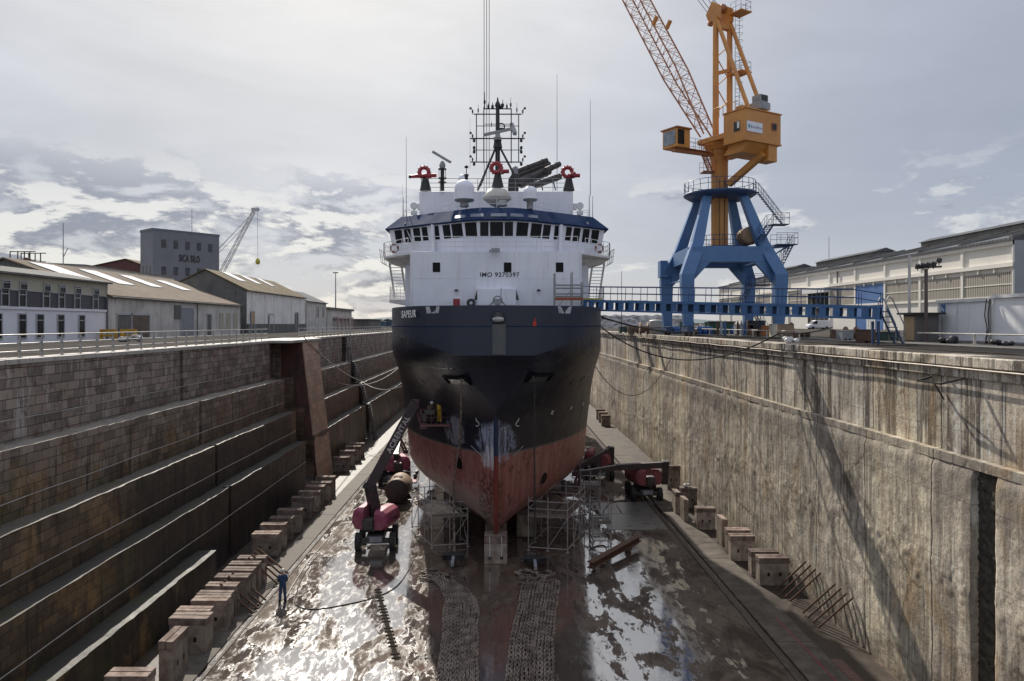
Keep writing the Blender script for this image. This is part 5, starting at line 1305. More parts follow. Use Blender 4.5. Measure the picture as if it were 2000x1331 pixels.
# buildings behind
w4 = gable('rear_warehouse', 'long pale roofed warehouse behind the brown roofed one', -62, -90, 107, 136.5, 23.7, 24.3, Mrender2, Mroofg)
w5 = gable('green_roof_shed', 'shed with a greenish roof standing left of the silo', -88, -112, 186, 215, 28.6, 31.8, M('red_shed', (.13,.05,.045), (.1,.045,.04), rough=.8), Mroofm, xr=-97)
w6 = gable('flat_rear_shed', 'wide low shed with grey roof behind the white office', -76, -125, 108, 125, 24.0, 24.6, Mgable, Mroofd)
# silo
A2, B2 = Vector((-72.6,150,0)), Vector((-63.2,161.5,0)); L2 = Vector((-77.2,154,0))
Dv = (B2-A2).normalized(); Nv = Vector((Dv.y,-Dv.x,0)); ZT2 = 34.6
silo = thing('grain_silo', (-70,158,13.5), 'big grey windowed silo tower lettered SICA SILO', 'silo')
MB().prism([A2+Zv*13.5, B2+Zv*13.5, B2+(L2-A2)+Zv*13.5, L2+Zv*13.5], (0,0,ZT2-13.5)).build('tower', M('silo_grey', (.17,.175,.20), (.15,.155,.175), rough=.6, sc=.3, streak=.2, dirt=(.10,.11,.12)), silo)
c_ = (A2+B2+L2+B2+(L2-A2))/4
MB().prism([c_+(p-c_)*1.015+Zv*ZT2 for p in (A2, B2, B2+(L2-A2), L2)], (0,0,.5)).build('parapet', M('silo_trim', (.12,.14,.17), rough=.6), silo)
M3s = Matrix((Dv, Nv, Zv)).transposed(); SL = (B2-A2).length
Mswin = M('silo_window', (.035,.037,.045), (.06,.06,.07), rough=.3, sc=1)
for i in range(5):
    for z in (32.0-.02*i, 26.3): 
        f = MB().box(A2+Dv*(SL*(.155+i*.175))+Nv*.03+Zv*z, (.95,.08,1.75), M3s).build('window', Mswin, silo)
Ld = (L2-A2).normalized(); Ln = Vector((Ld.y,-Ld.x,0))*-1; M3l = Matrix((Ld, Ln, Zv)).transposed()
for f_ in (.2,.5,.78): MB().box(A2.lerp(L2, f_)+Ln*.03+Zv*26.4, (.6,.08,1.6), M3l).build('window', Mswin, silo)
MB().box(A2+Dv*SL*.5+Nv*.03+Zv*21.3, (.95,.08,1.4), M3s).build('window', Mswin, silo)
text('SICA SILO', 2.05, M('sign_black', (.015,.015,.02), rough=.6), 'silo_lettering', silo, A2+Dv*SL*.375+Nv*.06+Zv*28.5, Dv, Zv, .02, bold=.05, xs=.47)
MB().tube((-67,156,34.9), (-67,156,40), .06, 5).build('aerial', Mgrey, silo)
# far lattice crane
fc = thing('lattice_crane', (-86,200,13.5), 'distant white lattice crane jib behind the warehouses', 'crane')
jb = MB(); a, b_ = Vector((-86,200,13.5)), Vector((-68.6,200,46.3)); dd = (b_-a).normalized(); nn_ = Vector((dd.z,0,-dd.x))
Mfc = M('far_crane_white', (.5,.5,.5), (.42,.42,.43), rough=.6)
for p in (-.7,.7):
    for q in (-.7,.7): jb.tube(a+nn_*p+Vector((0,q,0)), b_+nn_*p*.5+Vector((0,q*.5,0)), .11, 5)
for i in range(30):
    f = i/30; g_ = (i+1)/30
    for q in (-.7,.7): jb.tube(a.lerp(b_,f)+nn_*.7*(1-f*.5)*(-1)**i+Vector((0,q*(1-f*.5),0)), a.lerp(b_,g_)-nn_*.7*(1-g_*.5)*(-1)**i+Vector((0,q*(1-g_*.5),0)), .05, 4)
jb.build('jib', Mfc, fc)
a2 = Vector((-88,200,26)); MB().tube(a2, b_, .09, 4).tube(a2+Vector((0,1,0)), b_+Vector((-.5,0,-.4)), .07, 4).tube(Vector((-82,200,31)), b_+Vector((-.5,0,-2)), .07, 4).build('pendant_rope', Mfc, fc)
MB().box(b_+Vector((.3,0,.6)), (1.8,.8,.9)).lathe(b_+Vector((1.1,0,.7)), [(.5,-.2),(.5,.2)], 12, 'Y').build('jib_head', Mfc, fc)
MB().tube(b_+Vector((1.0,0,0)), Vector((-67.5,200,33.5)), .04, 4).build('hoist_rope', Mrope, fc)
MB().lathe((-67.5,200,32.2), [(.001,-.7),(.55,-.4),(.7,.2),(.4,.9),(.05,1.2)], 10).build('hook_block', M('hook_yellow', (.5,.42,.05), rough=.5), fc)
MB().bb(-90,-82,197,203,14.2,18).build('carrier', Mfc, fc)
def mast(name, label, u, v0, Y, r, m=Mgrey, cat='mast', base=13.5, extra=None):
    b_ = W(u, 640, Y); o = thing(name, (b_.x, Y, base), label, cat)
    MB().tube((b_.x,Y,base), (b_.x,Y,W(u,v0,Y).z), r, 6, r*.5).build('pole', m, o)
    if extra: extra(o, Vector((b_.x,Y,W(u,v0,Y).z)))
    return o
mast('lamp_mast', 'tall lamp mast standing behind the low flat roofed building', 655.5, 533, 168, .2, extra=lambda o, t_: MB().box(t_, (1.2,.4,.25)).build('lamp_head', Mgrey, o))
mast('radio_mast', 'thin radio mast at the far left above the roofs', 123.5, 436, 100, .10, extra=lambda o, t_: MB().tube(t_-Vector((0,0,4.8)), t_+Vector((.7,0,-3.4)), .06, 5).build('stay', Mgrey, o))
mast('radio_mast', 'thin mast rising behind the right hall roof', 1619, 463, 230, .16, base=13.8)
mast('signal_post', 'thin dark post standing on the right quay behind the gangway', 1214, 530, 95, .06, Mblack, base=13.8)
pr = thing('process_rack', (-86.5,130,13.5), 'steel pipe rack and vessels on the skyline at the far left', 'process plant')
k = MB()
for x in (-88.8,-87.4,-86.2,-85.2,-84.2):
    for y in (130,133): k.tube((x,y,13.5), (x,y,28.2 if x < -84.5 else 25), .1, 5)
for z in (24.5,26.5,28.1): k.tube((-88.8,130,z), (-84.2,130,z), .09, 5); k.tube((-88.8,133,z), (-84.2,133,z), .09, 5)
k.build('frame', Mdst, pr)
for x, z, r in ((-88,26,.5),(-86.7,26.3,.7),(-85.3,25.8,.5)): MB().lathe((x,131.5,z), [(.1,-1),(r,-.7),(r,.6),(.1,.9)], 10).build('vessel', Mrusty, pr)
# ---- hall on the right
XH, qz = 75.0, 13.8
hall = thing('shipyard_hall', (XH+12,172,qz), 'huge cream shipyard hall with louvred windows and blue door on the right', 'hall')
Mcream = M('cream_cladding', (.72,.695,.63), (.66,.635,.575), rough=.7, sc=.15, streak=.25, dirt=(.36,.31,.25))
Mcream2 = M('cream_trim', (.76,.73,.66), (.70,.67,.60), rough=.65, sc=.3)
BY = 11.66; Y0 = 104.3
NB = 12
MB().bb(XH,XH+40,Y0,Y0+NB*BY,qz,26.9).build('wall', Mcream, hall)
MB().bb(XH-.35,XH,Y0-.3,Y0+NB*BY,26.6,27.6).build('eaves_band', Mcream2, hall)
MB().bb(XH-.5,XH,Y0-.2,Y0+NB*BY,23.4,24.0).build('ledge', Mcream2, hall)
MB().bb(XH-.25,XH,Y0-.1,Y0+NB*BY,18.75,19.15).build('sill_band', Mcream2, hall)
MB().bb(XH-.35,XH+40.3,Y0-.35,Y0,qz,27.2).build('end_wall', M('grey_cladding', (.30,.315,.33), (.27,.285,.30), rough=.6, sc=.3), hall)
for i in range(NB+1): MB().bb(XH-.28,XH,Y0+i*BY-.3,Y0+i*BY+.3,qz,26.6).build('pillar', Mcream2, hall)
def louver_mat():
    m, t, b, oc = newmat('louvres'); x, y, z = t.sep(oc)
    f = t.m('FRACT', t.m('DIVIDE', y, .42)); g_ = t.sm(t.m('ABSOLUTE', t.m('SUBTRACT', f, .5)), .12, .3)
    n = t.noise(oc, .6, 5)
    c = t.mix(g_, (.47,.43,.36), t.mix(n, (.10,.09,.078), (.20,.18,.15)))
    t.set(b.inputs['Base Color'], c); b.inputs['Roughness'].default_value = .6; bump(t, b, g_, -1, .1); return m
Mlouv = louver_mat()
Mbdoor = M('blue_door', (.06,.14,.34), (.07,.16,.36), rough=.5, sc=.3)
for i in range(NB):
    y0, y1 = Y0+i*BY+.3, Y0+(i+1)*BY-.3
    if i == 3:
        d_ = MB().bb(XH-.16,XH,y0,y1,qz,23.0).build('sliding_door', Mbdoor, hall)
        MB().bb(XH-.22,XH-.15,y0+3.2,y0+6.6,qz,18.3).build('doorway', Mwhite2, d_)
        for q in range(1,4): MB().bb(XH-.24,XH-.2,y0+3.2+q*.85,y0+3.3+q*.85,qz,18.3).build('glazing_bar', Mgrey, d_)
    elif i == 5:
        d_ = MB().bb(XH-.10,XH,y0,y1,qz,22.2).build('open_doorway', M('dark_interior', (.018,.018,.02), rough=.9), hall)
        MB().bb(XH-1.6,XH,y0-.4,y1+.4,22.2,23.3).build('roller_box', Mwhite2, d_)
        for q in range(1,5): MB().bb(XH-.2,XH-.1,y0+q*2.2,y0+q*2.2+.15,qz,22.2).build('mullion', Mgrey, d_)
    else:
        f = MB().bb(XH-.14,XH,y0,y1,19.15,22.7).build('louvred_window', Mlouv, hall)
        MB().bb(XH-.2,XH-.13,y0,y1,20.8,20.95).build('glazing_bar', Mcream2, f)
    for q in (.33,.66):
        if i < 5: MB().bb(XH-.4,XH,y0+(y1-y0)*q-.12,y0+(y1-y0)*q+.12,22.7,23.4).build('bracket', Mcream2, hall)
MB().prism([(XH-.6,Y0-.4,27.6),(XH+17,Y0-.4,31.4),(XH+41,Y0-.4,27.6),(XH+41,Y0-.4,27.2),(XH-.6,Y0-.4,27.2)], (0,NB*BY+.4,0)).build('roof', Mroofd, hall)
for i in range(NB): 
    yy = Y0+i*BY; MB().prism([(XH-.5,yy,27.65),(XH+17,yy,31.45),(XH+17,yy,31.9),(XH-.5,yy,28.0)], (0,.6,0)).build('roof_rib', Mroofg, hall)
for ya, yb in ((124,154),(172,205),(218,231)):
    o = MB().bb(XH+15.5,XH+19.5,ya,yb,30.6,32.4).build('lantern', Mroofg, hall)
    MB().prism([(XH+15,ya-.4,32.4),(XH+20,ya-.4,32.4),(XH+17.5,ya-.4,33.3)], (0,yb-ya+.8,0)).build('lantern_roof', Mroofd, o)
MB().tube((XH-.3,Y0+5*BY-4,18), (XH-.3,Y0+5*BY-4,26.6), .15, 6).build('downpipe', Mgable, hall)
# modular cabins
Mcab = M('cabin_white', (.80,.80,.81), (.75,.755,.765), rough=.5, sc=.4, streak=.12)
def cabin(y0, y1, zt, label):
    o = thing('site_cabin', (30.9,(y0+y1)/2,13.83), label, 'cabin')
    MB().bb(29.6,32.4,y0,y1,13.9,zt-.18).build('wall', Mcab, o); MB().bb(29.45,32.55,y0-.12,y1+.12,zt-.2,zt).build('roof', Mwhite2, o)
    for y in (y0+.08,y1-.08): MB().bb(29.5,29.66,y-.09,y+.09,13.83,zt-.2).build('corner_post', Mwhite2, o)
    MB().bb(29.5,32.4,y0,y1,13.83,13.95).build('skid', Mgrey, o)
    return o
cb1 = cabin(43.3, 48.3, 16.58, 'white modular cabin with a small blue sign, left of the pair by the hall'); cabin(35.0, 43.0, 16.73, 'larger white modular cabin at the right edge with cables down its end')
MB().bb(29.56,29.6,43.6,46.2,13.95,16.3).build('panel_joint', Mcab, cb1); MB().bb(29.55,29.6,46.25,46.42,13.95,16.35).build('corner_post', Mwhite2, cb1)
sgn = MB().bb(29.55,29.59,47.6,48.0,15.75,16.3).build('notice_sign', M('notice_blue', (.05,.16,.38), rough=.5), cb1)
MB().box((29.54,47.72,15.9), (.02,.1,.12)).box((29.54,47.87,16.0), (.02,.08,.2)).build('pictogram', Mwhite2, sgn)
for dy_ in (0,.3): tag(MB().path([(29.4,43.0+dy_,16.5),(29.25,42.95+dy_,15.5),(29.35,43.0+dy_*.5,14.7),(29.2,43.1,13.85)], .03, 5).build('hanging_cable', Mrope), ('dark cable hanging between the two white cabins, nearer one', 'dark cable hanging between the two white cabins, farther one')[dy_ > 0], 'cable')
hut = thing('electrical_hut', (28.2,48.2,13.83), 'small weathered hut with sunlit side painted tan and flat roof beside the lamp post', 'hut')
MB().bb(27.55,29.1,47.5,48.9,13.83,15.62).build('wall', M('hut_grey', (.13,.125,.12), (.17,.16,.15), rough=.8, sc=1.5, streak=.4), hut); MB().bb(27.25,29.4,47.2,49.2,15.62,15.75).build('roof', Mdst, hut)
MB().bb(27.50,27.56,47.6,48.8,13.9,15.5).build('door', M('tan_sunlit_face', (.42,.30,.17), (.35,.25,.14), rough=.7, sc=1.5, streak=.3), hut)  # panel over the dock-side wall paints its sunlit tan; no door there
fp = thing('floodlight_post', (27.9,46.9,13.83), 'rusty post with a cluster of floodlights at its top', 'lamp post')
MB().tube((27.9,46.9,13.83), (27.9,46.9,18.6), .11, 10).build('pole', M('post_brown', (.09,.06,.055), (.13,.09,.08), rough=.6, sc=3), fp)
MB().tube((27.55,48.2,15.7), (27.55,48.2,19.6), .09, 10).build('back_pole', Mrender, fp)
MB().beam((27.2,46.9,18.65), (28.9,46.9,18.75), .12).build('cross_arm', Mdst, fp)
for x, z in ((27.3,18.75),(27.65,18.8),(28.0,18.85),(28.35,18.9),(28.7,19.15)):
    f = MB().box((x,46.8,z), (.24,.24,.3), Matrix.Rotation(.5,3,'X')); f.build('floodlight', Mdst, fp, bev=.03)
    MB().tube((x,46.85,z-.3), (x,46.8,z), .03, 5).build('arm', Mdst, fp)
# van
van = thing('white_van', (71,160,13.8), 'white delivery van parked before the dark hall doorway', 'van')
vb = MB(); pr_ = [(-2.4,.35),(-2.4,.95),(-1.7,1.15),(-1.05,1.9),(-.8,2.0),(2.35,2.0),(2.45,1.85),(2.45,.35)]
vb.prism([(71+x,159,13.8+z) for x, z in pr_], (0,1.9,0)); vo = vb.build('body', Mwhite, van, bev=.08)
MB().prism([(71-1.62,158.97,15.0),(71-1.08,158.97,15.65),(71-.5,158.97,15.65),(71-.5,158.97,15.0)], (0,.03,0)).build('side_window', Mglass, van)
MB().prism([(71-1.72,159.1,14.98),(71-1.72,160.8,14.98),(71-1.12,160.7,15.66),(71-1.12,159.2,15.66)], (-.03,0,.03)).build('windscreen', Mglass, van)
for x in (-1.5,1.6):
    for y in (159.0,160.85):
        w_ = MB().lathe((71+x,y,14.13), [(.2,-.1),(.33,-.09),(.33,.09),(.2,.1)], 14, 'Y').build('wheel', Mblack, van)
# ---- goods stored on the right quay
def quay_item(name, label, cat, group, u, Y, fn):
    x = (u-U0)/F*Y; o = fn(x, Y, 13.8); return tag(o, label, cat, group)
Mdb = M('drum_blue', (.04,.11,.30), (.06,.15,.34), rough=.4, sc=3); Mdw = M('drum_pale', (.42,.46,.52), (.34,.38,.45), rough=.4, sc=3)
def drum_mb(x, y, z): return MB().lathe((x,y,z), [(.29,0),(.3,.05),(.29,.29),(.31,.31),(.29,.33),(.29,.58),(.31,.6),(.29,.62),(.3,.88),(.28,.9)], 14)
for g_, (ua, ub, m, lab, Yd) in enumerate(((1299,1330,Mdb,'blue drum in the row left of the green skip',84),(1366,1392,Mdb,'blue drum in the row right of the green skip',82),(1395,1412,Mdw,'pale drum standing between the two rows of blue drums',83),(1432,1450,Mdb,'blue drum in the short row before the wide hall wall',82))):
    pr0 = None; k_ = 0
    u = ua
    while u < ub:
        for row in range(2):
            x = (u-U0)/F*(Yd+row*.7)
            if pr0 is None: pr0 = tag(drum_mb(x, Yd, 13.8).build('steel_drum', m, origin=(x,Yd,13.8)), lab, 'drum', lab.replace('drum in', 'drums in'))
            else: dup(pr0, (x+row*.2, Yd+row*.7, 13.8), rotz=k_)
            k_ += 1
        u += 10.5
sk = thing('green_skip', (25.4,83,13.8), 'dark green skip among the drums on the right quay', 'skip')
MB().prism([(24.2,82,13.95),(23.9,82,15.25),(26.9,82,15.25),(26.6,82,13.95)], (0,1.8,0)).build('body', M('skip_green', (.02,.07,.035), (.03,.08,.04), rough=.5, sc=2, rust=.4), sk)
MB().bb(23.8,27,81.9,82.0,15.15,15.3).build('rim', Mdst, sk)
def tank_fn(x, y, z): return MB().lathe((x,y,z), [(.75,0),(.8,.05),(.8,1.5),(.7,1.6),(.1,1.7)], 20).build('storage_tank', M('tank_grey', (.34,.33,.30), (.26,.25,.23), rough=.5, sc=1.5, streak=.4), origin=(x,y,z))
quay_item('storage_tank', 'upright grey cylindrical tank at the left end of the stored goods', 'tank', None, 1281, 82, tank_fn)
def box_fn(w_, d_, h_, m, nm):
    def f(x, y, z):
        k = MB().bb(x-w_/2,x+w_/2,y-d_/2,y+d_/2,z+.12,z+h_)
        for q in (-.4,0,.4): k.bb(x+q*w_-.06,x+q*w_+.06,y-d_/2,y+d_/2,z,z+.12)
        k.bb(x-w_/2-.03,x+w_/2+.03,y-d_/2-.03,y+d_/2+.03,z+h_,z+h_+.05)
        return k.build(nm, m, origin=(x,y,z), bev=.015)
    return f
Mcard = M('cardboard', (.30,.21,.14), (.24,.17,.12), rough=.8, sc=2); Mcr = M('cream_box', (.6,.56,.42), rough=.6, sc=2); Mwood = M('pallet_wood', (.22,.14,.09), (.15,.10,.07), rough=.8, sc=3)
quay_item('', 'brown cardboard pallet box near the foot of the crane', 'box', None, 1530, 66, box_fn(1.5,1.2,1.15,Mcard,'pallet_box')); quay_item('', 'narrow cream box left of the cardboard one', 'box', None, 1510, 64, box_fn(.45,.8,1.15,Mcr,'storage_box'))
quay_item('', 'wooden crate painted orange right of the grey drums', 'crate', None, 1496, 68, box_fn(.6,.8,1.0,M('crate_orange',(.4,.15,.05),rough=.7,sc=3),'wooden_crate'))
for u, Y, m, lab, h_ in ((1340,88,M('container_green',(.03,.06,.05),(.05,.08,.06),rough=.6,sc=2),'dark green chest behind the left row of drums',1.4),(1420,86,Mrusty,'rusty brown chest behind the pale drums',1.2),(1452,74,Mgrey,'grey metal chest in front of the crane leg',1.1),(1475,74,Mdst,'dark steel chest between the crane legs',1.5),(1245,92,Mdst,'long dark chest at the far left of the stored goods',.9),(1222,93,M('container_green',(.03,.06,.05)),'low green chest by the dark post',.8),(1650,52,Mgrey,'grey chest at the right end of the gangway trestle',.7),(1690,46,Mrusty,'rusty chest below the end of the gangway',.8)):
    quay_item('', lab, 'chest', None, u, Y, box_fn(1.7 if u < 1500 else .8,1.0,h_,m,'storage_chest'))
for i, u in enumerate((1402,1409,1416,1441,1448,1455,1462)):
    def gb(x, y, z): return MB().lathe((x,y,z), [(.12,0),(.12,1.25),(.05,1.42),(.04,1.55)], 10).build('gas_bottle', Mrusty if i % 3 == 0 else (Mdw if i % 3 == 1 else Mdb), origin=(x,y,z))
    o = quay_item('', ('rusty gas bottle standing with others behind the rail','pale gas bottle standing with others behind the rail','blue gas bottle standing with others behind the rail')[i % 3], 'gas bottle', 'gas bottles behind the right quay rail', u, 72, gb)
def rt(x, y, z):
    return MB().lathe((x,y,z), [(.38,0),(.30,.5),(.22,.9),(.16,1.2),(.06,1.35)], 9).build('red_cover', M('red_tarpaulin',(.22,.03,.035),(.16,.025,.03),rough=.8,sc=4), origin=(x,y,z))
quay_item('', 'dark red tarpaulin cover wrapped round a post beside the cardboard box', 'cover', None, 1546, 66, rt)
def tote(x, y, z):
    o = thing('water_tote', (x,y,z), '', 'tote')
    MB().bb(x-.5,x+.5,y-.5,y+.5,z+.16,z+1.08).build('bottle', M('tote_white',(.55,.58,.6),(.45,.47,.5),rough=.5,sc=3), o, bev=.06)
    k = MB()
    for q in (-.53,-.18,.18,.53):
        for (a, b_) in (((q,-.53),(q,-.53)),((q,.53),(q,.53)),((-.53,q),(-.53,q)),((.53,q),(.53,q))): k.tube((x+a[0],y+a[1],z+.14), (x+a[0],y+a[1],z+1.12), .02, 4)
    for h in (.3,.7,1.12): k.path([(x-.53,y-.53,z+h),(x+.53,y-.53,z+h),(x+.53,y+.53,z+h),(x-.53,y+.53,z+h),(x-.53,y-.53,z+h)], .02, 4)
    k.build('cage', Mgrey, o); MB().bb(x-.55,x+.55,y-.55,y+.55,z,z+.14).build('pallet', Mwood, o); return o
t0_ = None
for i, (u, Y) in enumerate(((1300,90),(1319,90),(1376,91),(1395,91),(1432,90),(1451,90))):
    x = (u-U0)/F*Y
    if t0_ is None: t0_ = tote(x, Y, 13.8)
    else: dup(t0_, (x,Y,13.8))
for o in [q for q in COL.objects if q.name.startswith('water_tote')]: tag(o, 'caged white water tote standing behind the drums on the right quay', None, 'water totes behind the drums')
for i, (u, Y, r, lab) in enumerate(((1258,80,.7,'wooden cable reel standing left of the grey tank'),(1468,80,.6,'wooden cable reel between the crane legs, right of the gas bottles'),(1662,56,.5,'small cable reel under the shore half of the gangway'))):
    x = (u-U0)/F*Y; k = MB().lathe((x,Y,13.8+r), [(r*.2,-.45),(r,-.45),(r,-.38),(r*.5,-.37),(r*.5,.37),(r,.38),(r,.45),(r*.2,.45)], 20, 'X'); tag(k.build('cable_reel', Mwood), lab, 'cable reel')
for i, (u, Y, n_, lab) in enumerate(((1236,86,6,'stack of wooden pallets left of the cable reel'),(1350,79,4,'low stack of pallets before the green skip'),(1480,70,5,'stack of pallets in front of the crane leg'),(1566,62,3,'low stack of pallets right of the red cover'),(1640,58,5,'stack of pallets under the shore half of the gangway'))):
    x = (u-U0)/F*Y; k = MB()
    for j in range(n_):
        z = 13.8+j*.15; jx = random.uniform(-.04,.04)
        for q in range(5): k.bb(x-.6+jx,x+.6+jx,Y-.5+q*.22,Y-.5+q*.22+.13,z+.12,z+.145)
        for q in (-.55,0,.48): k.bb(x+q+jx,x+q+.09+jx,Y-.5,Y+.5,z,z+.12)
    tag(k.build('pallet_stack', Mwood), lab, 'pallets')
wb = thing('wheeled_bin', (24.6,46.2,13.83), 'dark green wheeled bin on the right quay, left of the two', 'bin')
MB().prism([(24.35,45.9,13.93),(24.85,45.9,13.93),(24.9,45.9,14.45),(24.3,45.9,14.45)], (0,.5,0)).build('body', M('bin_green',(.02,.04,.03),(.025,.05,.035),rough=.5), wb); MB().bb(24.28,24.92,45.85,46.45,14.45,14.5).build('lid', _mats['bin_green'], wb)
dup(wb, (25.4,46.4,13.83), label='dark green wheeled bin on the right quay, right of the two')
for (x, y, s_, lab, m) in ((27.0,42.9,.45,'heap of black bags leaning on the rail by the white cabin',Mblack),(27.0,38.4,.35,'dark bundle with pale straps against the right cabin',Mblack),(17.9,44.3,.4,'tangle of pale rope ends on the right coping',Mwhite2)):
    k = MB()
    for i in range(6): k.ball((x+random.uniform(-.5,.5)*s_*2,y+random.uniform(-.4,.4),13.85+random.uniform(.2,.6)*s_), s_*random.uniform(.4,.65), 9, 6, (1,1,.8))
    tag(k.build('bag_heap', m), lab, 'bags')
for x, s_ in ((-36.9,0),(-35.3,1)):
    b_ = thing('yellow_barrier', (x,67.6+s_*.6,13.5), ('yellow barrier by the office corner, left of the pair','yellow barrier by the office corner, right of the pair')[s_], 'barrier', 'yellow barriers by the office')
    y = 67.6+s_*.6; k = MB().bb(x-.75,x+.75,y-.06,y+.06,14.2,14.5).bb(x-.75,x+.75,y-.06,y+.06,13.8,14.0); k.build('panel', M('barrier_yellow',(.62,.40,.03),(.5,.22,.03),rough=.5,sc=5), b_)
    for e in (-.65,.65): MB().bb(x+e-.05,x+e+.05,y-.25,y+.25,13.5,14.45).build('foot', _mats['barrier_yellow'], b_)
k = MB()
for i in range(9): k.ball((-30.5+random.uniform(-.9,.9),59.5+random.uniform(-.5,.5),13.6+random.uniform(.1,.35)), random.uniform(.18,.32), 8, 5, (1,1,.8))
tag(k.build('rubble_heap', M('rubble_grey',(.38,.37,.36),(.16,.15,.15),rough=.8,sc=5)), 'small pale heap of rubble bags beside the left railing', 'rubble')
bw_ = thing('breakwater', (40,210,13.8), 'pale rough breakwater wall far behind the gangway', 'wall')
MB().grid(lambda u, v: Vector((28+26*u, 210+.8*noise.noise((u*20,v*5,3)), 13.5+(4.0+.8*noise.noise((u*15,1,1)))*v)), 40, 8).build('rock_face', M('pale_rock',(.58,.57,.57),(.44,.43,.43),rough=.9,sc=.8,bmp=.5), bw_, fix=False)
MB().bb(28,54,211,216,13.5,17.4).build('rock_core', _mats['pale_rock'], bw_)
# far waterfront left of the ship
for i, (u0, u1, v0, c, lab) in enumerate(((700,716,628,(.10,.15,.19),'blue-grey shed on the far shore, left of the white tank'),(716,726,629,(.5,.52,.55),'small white storage building on the far shore'),(728,752,629,(.07,.13,.17),'long blue shed on the far shore beside the white building'),(748,766,626,(.08,.12,.15),'taller dark shed on the far shore next to the ship'),(681,698,630,(.16,.15,.14),'grey shed nearest the pink posts on the far shore'))):
    Y = 330+i*6; a, b_ = W(u0,v0,Y), W(u1,v0,Y)
    o = thing('shore_shed', ((a.x+b_.x)/2,Y,13.5), lab, 'shed'); m = M('shore_%s' % 'abcde'[i], c, rough=.8)
    MB().bb(a.x,b_.x,Y,Y+8,13.5,a.z).build('wall', m, o); MB().prism([(a.x-.3,Y-.3,a.z),(b_.x+.3,Y-.3,a.z),((a.x+b_.x)/2,Y-.3,a.z+.8)], (0,8.6,0)).build('roof', Mroofd, o)
# ================================================================== THINGS ON THE DOCK FLOOR
# ---- keel and side blocks
Mconc = M('block_concrete', (.33,.28,.225), (.17,.13,.10), rough=.8, sc=1.6, streak=.75, dirt=(.10,.065,.045), bmp=.5, var=.3)
Mtimb = M('block_timber', (.25,.19,.155), (.12,.08,.062), rough=.85, sc=2.2, streak=.6, dirt=(.05,.035,.028), bmp=.6, var=.4)
def side_block(name, w_, d_, h_, hole=True):
    o = thing(name, (0,0,0), '', 'dock block')
    MB().bb(0,w_,0,d_,0,h_-.32).build('concrete_base', Mconc, o, bev=.03)
    k = MB(); n = 2
    for i in range(n): k.bb(-.03,w_+.03,d_*i/n+.01-.02*(i == 0),d_*(i+1)/n-.01+.02*(i == n-1),h_-.32+.005,h_+random.uniform(-.015,.015))
    k.build('timber_cap', Mtimb, o, bev=.015)
    if hole:
        for x in (.3,.7): MB().bb(w_*x-.07,w_*x+.07,-.012,.05,.55,.75).build('lifting_hole', Mditch, o)
    return o
pro = side_block('dock_block', 1.65, .62, 1.6); pro['group'] = 'timber capped dock blocks'
used = []
def put_block(x, Y, label, rz=0, sc=None):
    o = pro if not used else dup(pro)
    o.location = (x, Y, .01); o.rotation_euler = (0,0,rz); o['label'] = label; used.append(o)
    o.scale = sc or (random.uniform(.92,1.05), random.uniform(.85,1.2), random.uniform(.93,1.04))
    return o
put_block(-15.0, 27.2, 'nearest timber capped block of the left row, cut by the bottom edge of the photo')
put_block(-13.55, 29.7, 'narrow tan topped block turned end on at the near end of the left row', R(90), (.9,.95,1.15))
vt = (1210,1194,1171,1159,1145,1129,1115,1104,1088)
lab9 = ['nearest of the nine close set blocks left of the worker','second nearest of the nine close set blocks left of the worker','third of the nine close set blocks counting from the camera','fourth of the nine close set blocks counting from the camera','middle block of the nine close set blocks left of the worker','block just beyond the middle of the nine left blocks','third farthest of the nine close set blocks left of the worker','second farthest of the nine close set blocks left of the worker','farthest of the nine close set blocks, beside the leaning bars']
for v, l in zip(vt, lab9): put_block(-15.05+random.uniform(-.06,.06), 13.4*F/(v-V0), l+', timber capped' if len(l.split()) < 14 else l, random.uniform(-.03,.03))
for i, v in enumerate((1040,1026,1011,998)): put_block(-15.95, 13.4*F/(v-V0), ('nearest','second','third','farthest')[i]+' block in the left group of four beside the vertical wall joint')
for i, v in enumerate((973,961,951,942,933)): put_block(-16.05, 13.4*F/(v-V0), ('nearest','second','middle','fourth','farthest')[i]+' block in the left group of five before the stone chute')
for i, v in enumerate((894,884,875,868)): put_block(-16.85, 13.4*F/(v-V0)+.6, ('nearest','second','third','farthest')[i]+' block in the left group of four behind the stone chute')
for (u, vb, l, sc, rz) in ((1484,1145,'nearest pale block on the right, with a black capped top',None,0),(1468,1128,'block tucked behind the nearest pale block on the right',None,0),(1428,1097,'third block from the camera along the right wall',(.9,1,1),0),(1421,1084,'block close behind the third one along the right wall',(.9,1,1),0),(1421,1068,'narrow upright block turned end on along the right wall',(.75,.6,1.15),R(90)),(1361,1036,'brown topped block in the middle of the right row',(.82,1,1),0),(1345,1022,'narrow tan topped block left of the brown topped one',(.75,.55,1.1),R(90)),(1330,1006,'dark narrow block nearest the right lift',(.75,.7,1.1),R(90)),(1330,994,'wide block with white rags on top near the right lift',(.8,1,1.05),0),(1304,957,'dark upright block behind the right lift',(.7,.6,1.35),0),(1175,833,'nearest of three far blocks at the right wall',(.8,1,1),0),(1170,826,'middle one of three far blocks at the right wall',(.8,1,1),0),(1165,820,'farthest of three far blocks at the right wall',(.8,1,1),0)):
    g_ = G(u, vb); put_block(g_.x, g_.y, l, rz, sc)
k = MB(); g_ = G(1335,994)
for i in range(5): k.ball((g_.x+.1+random.uniform(0,.5), g_.y+.3+random.uniform(-.1,.2), 1.78+random.uniform(0,.12)), random.uniform(.1,.18), 8, 5)
tag(k.build('white_rags', Mwhite2), 'bundle of white rags lying on a right hand block', 'rags')
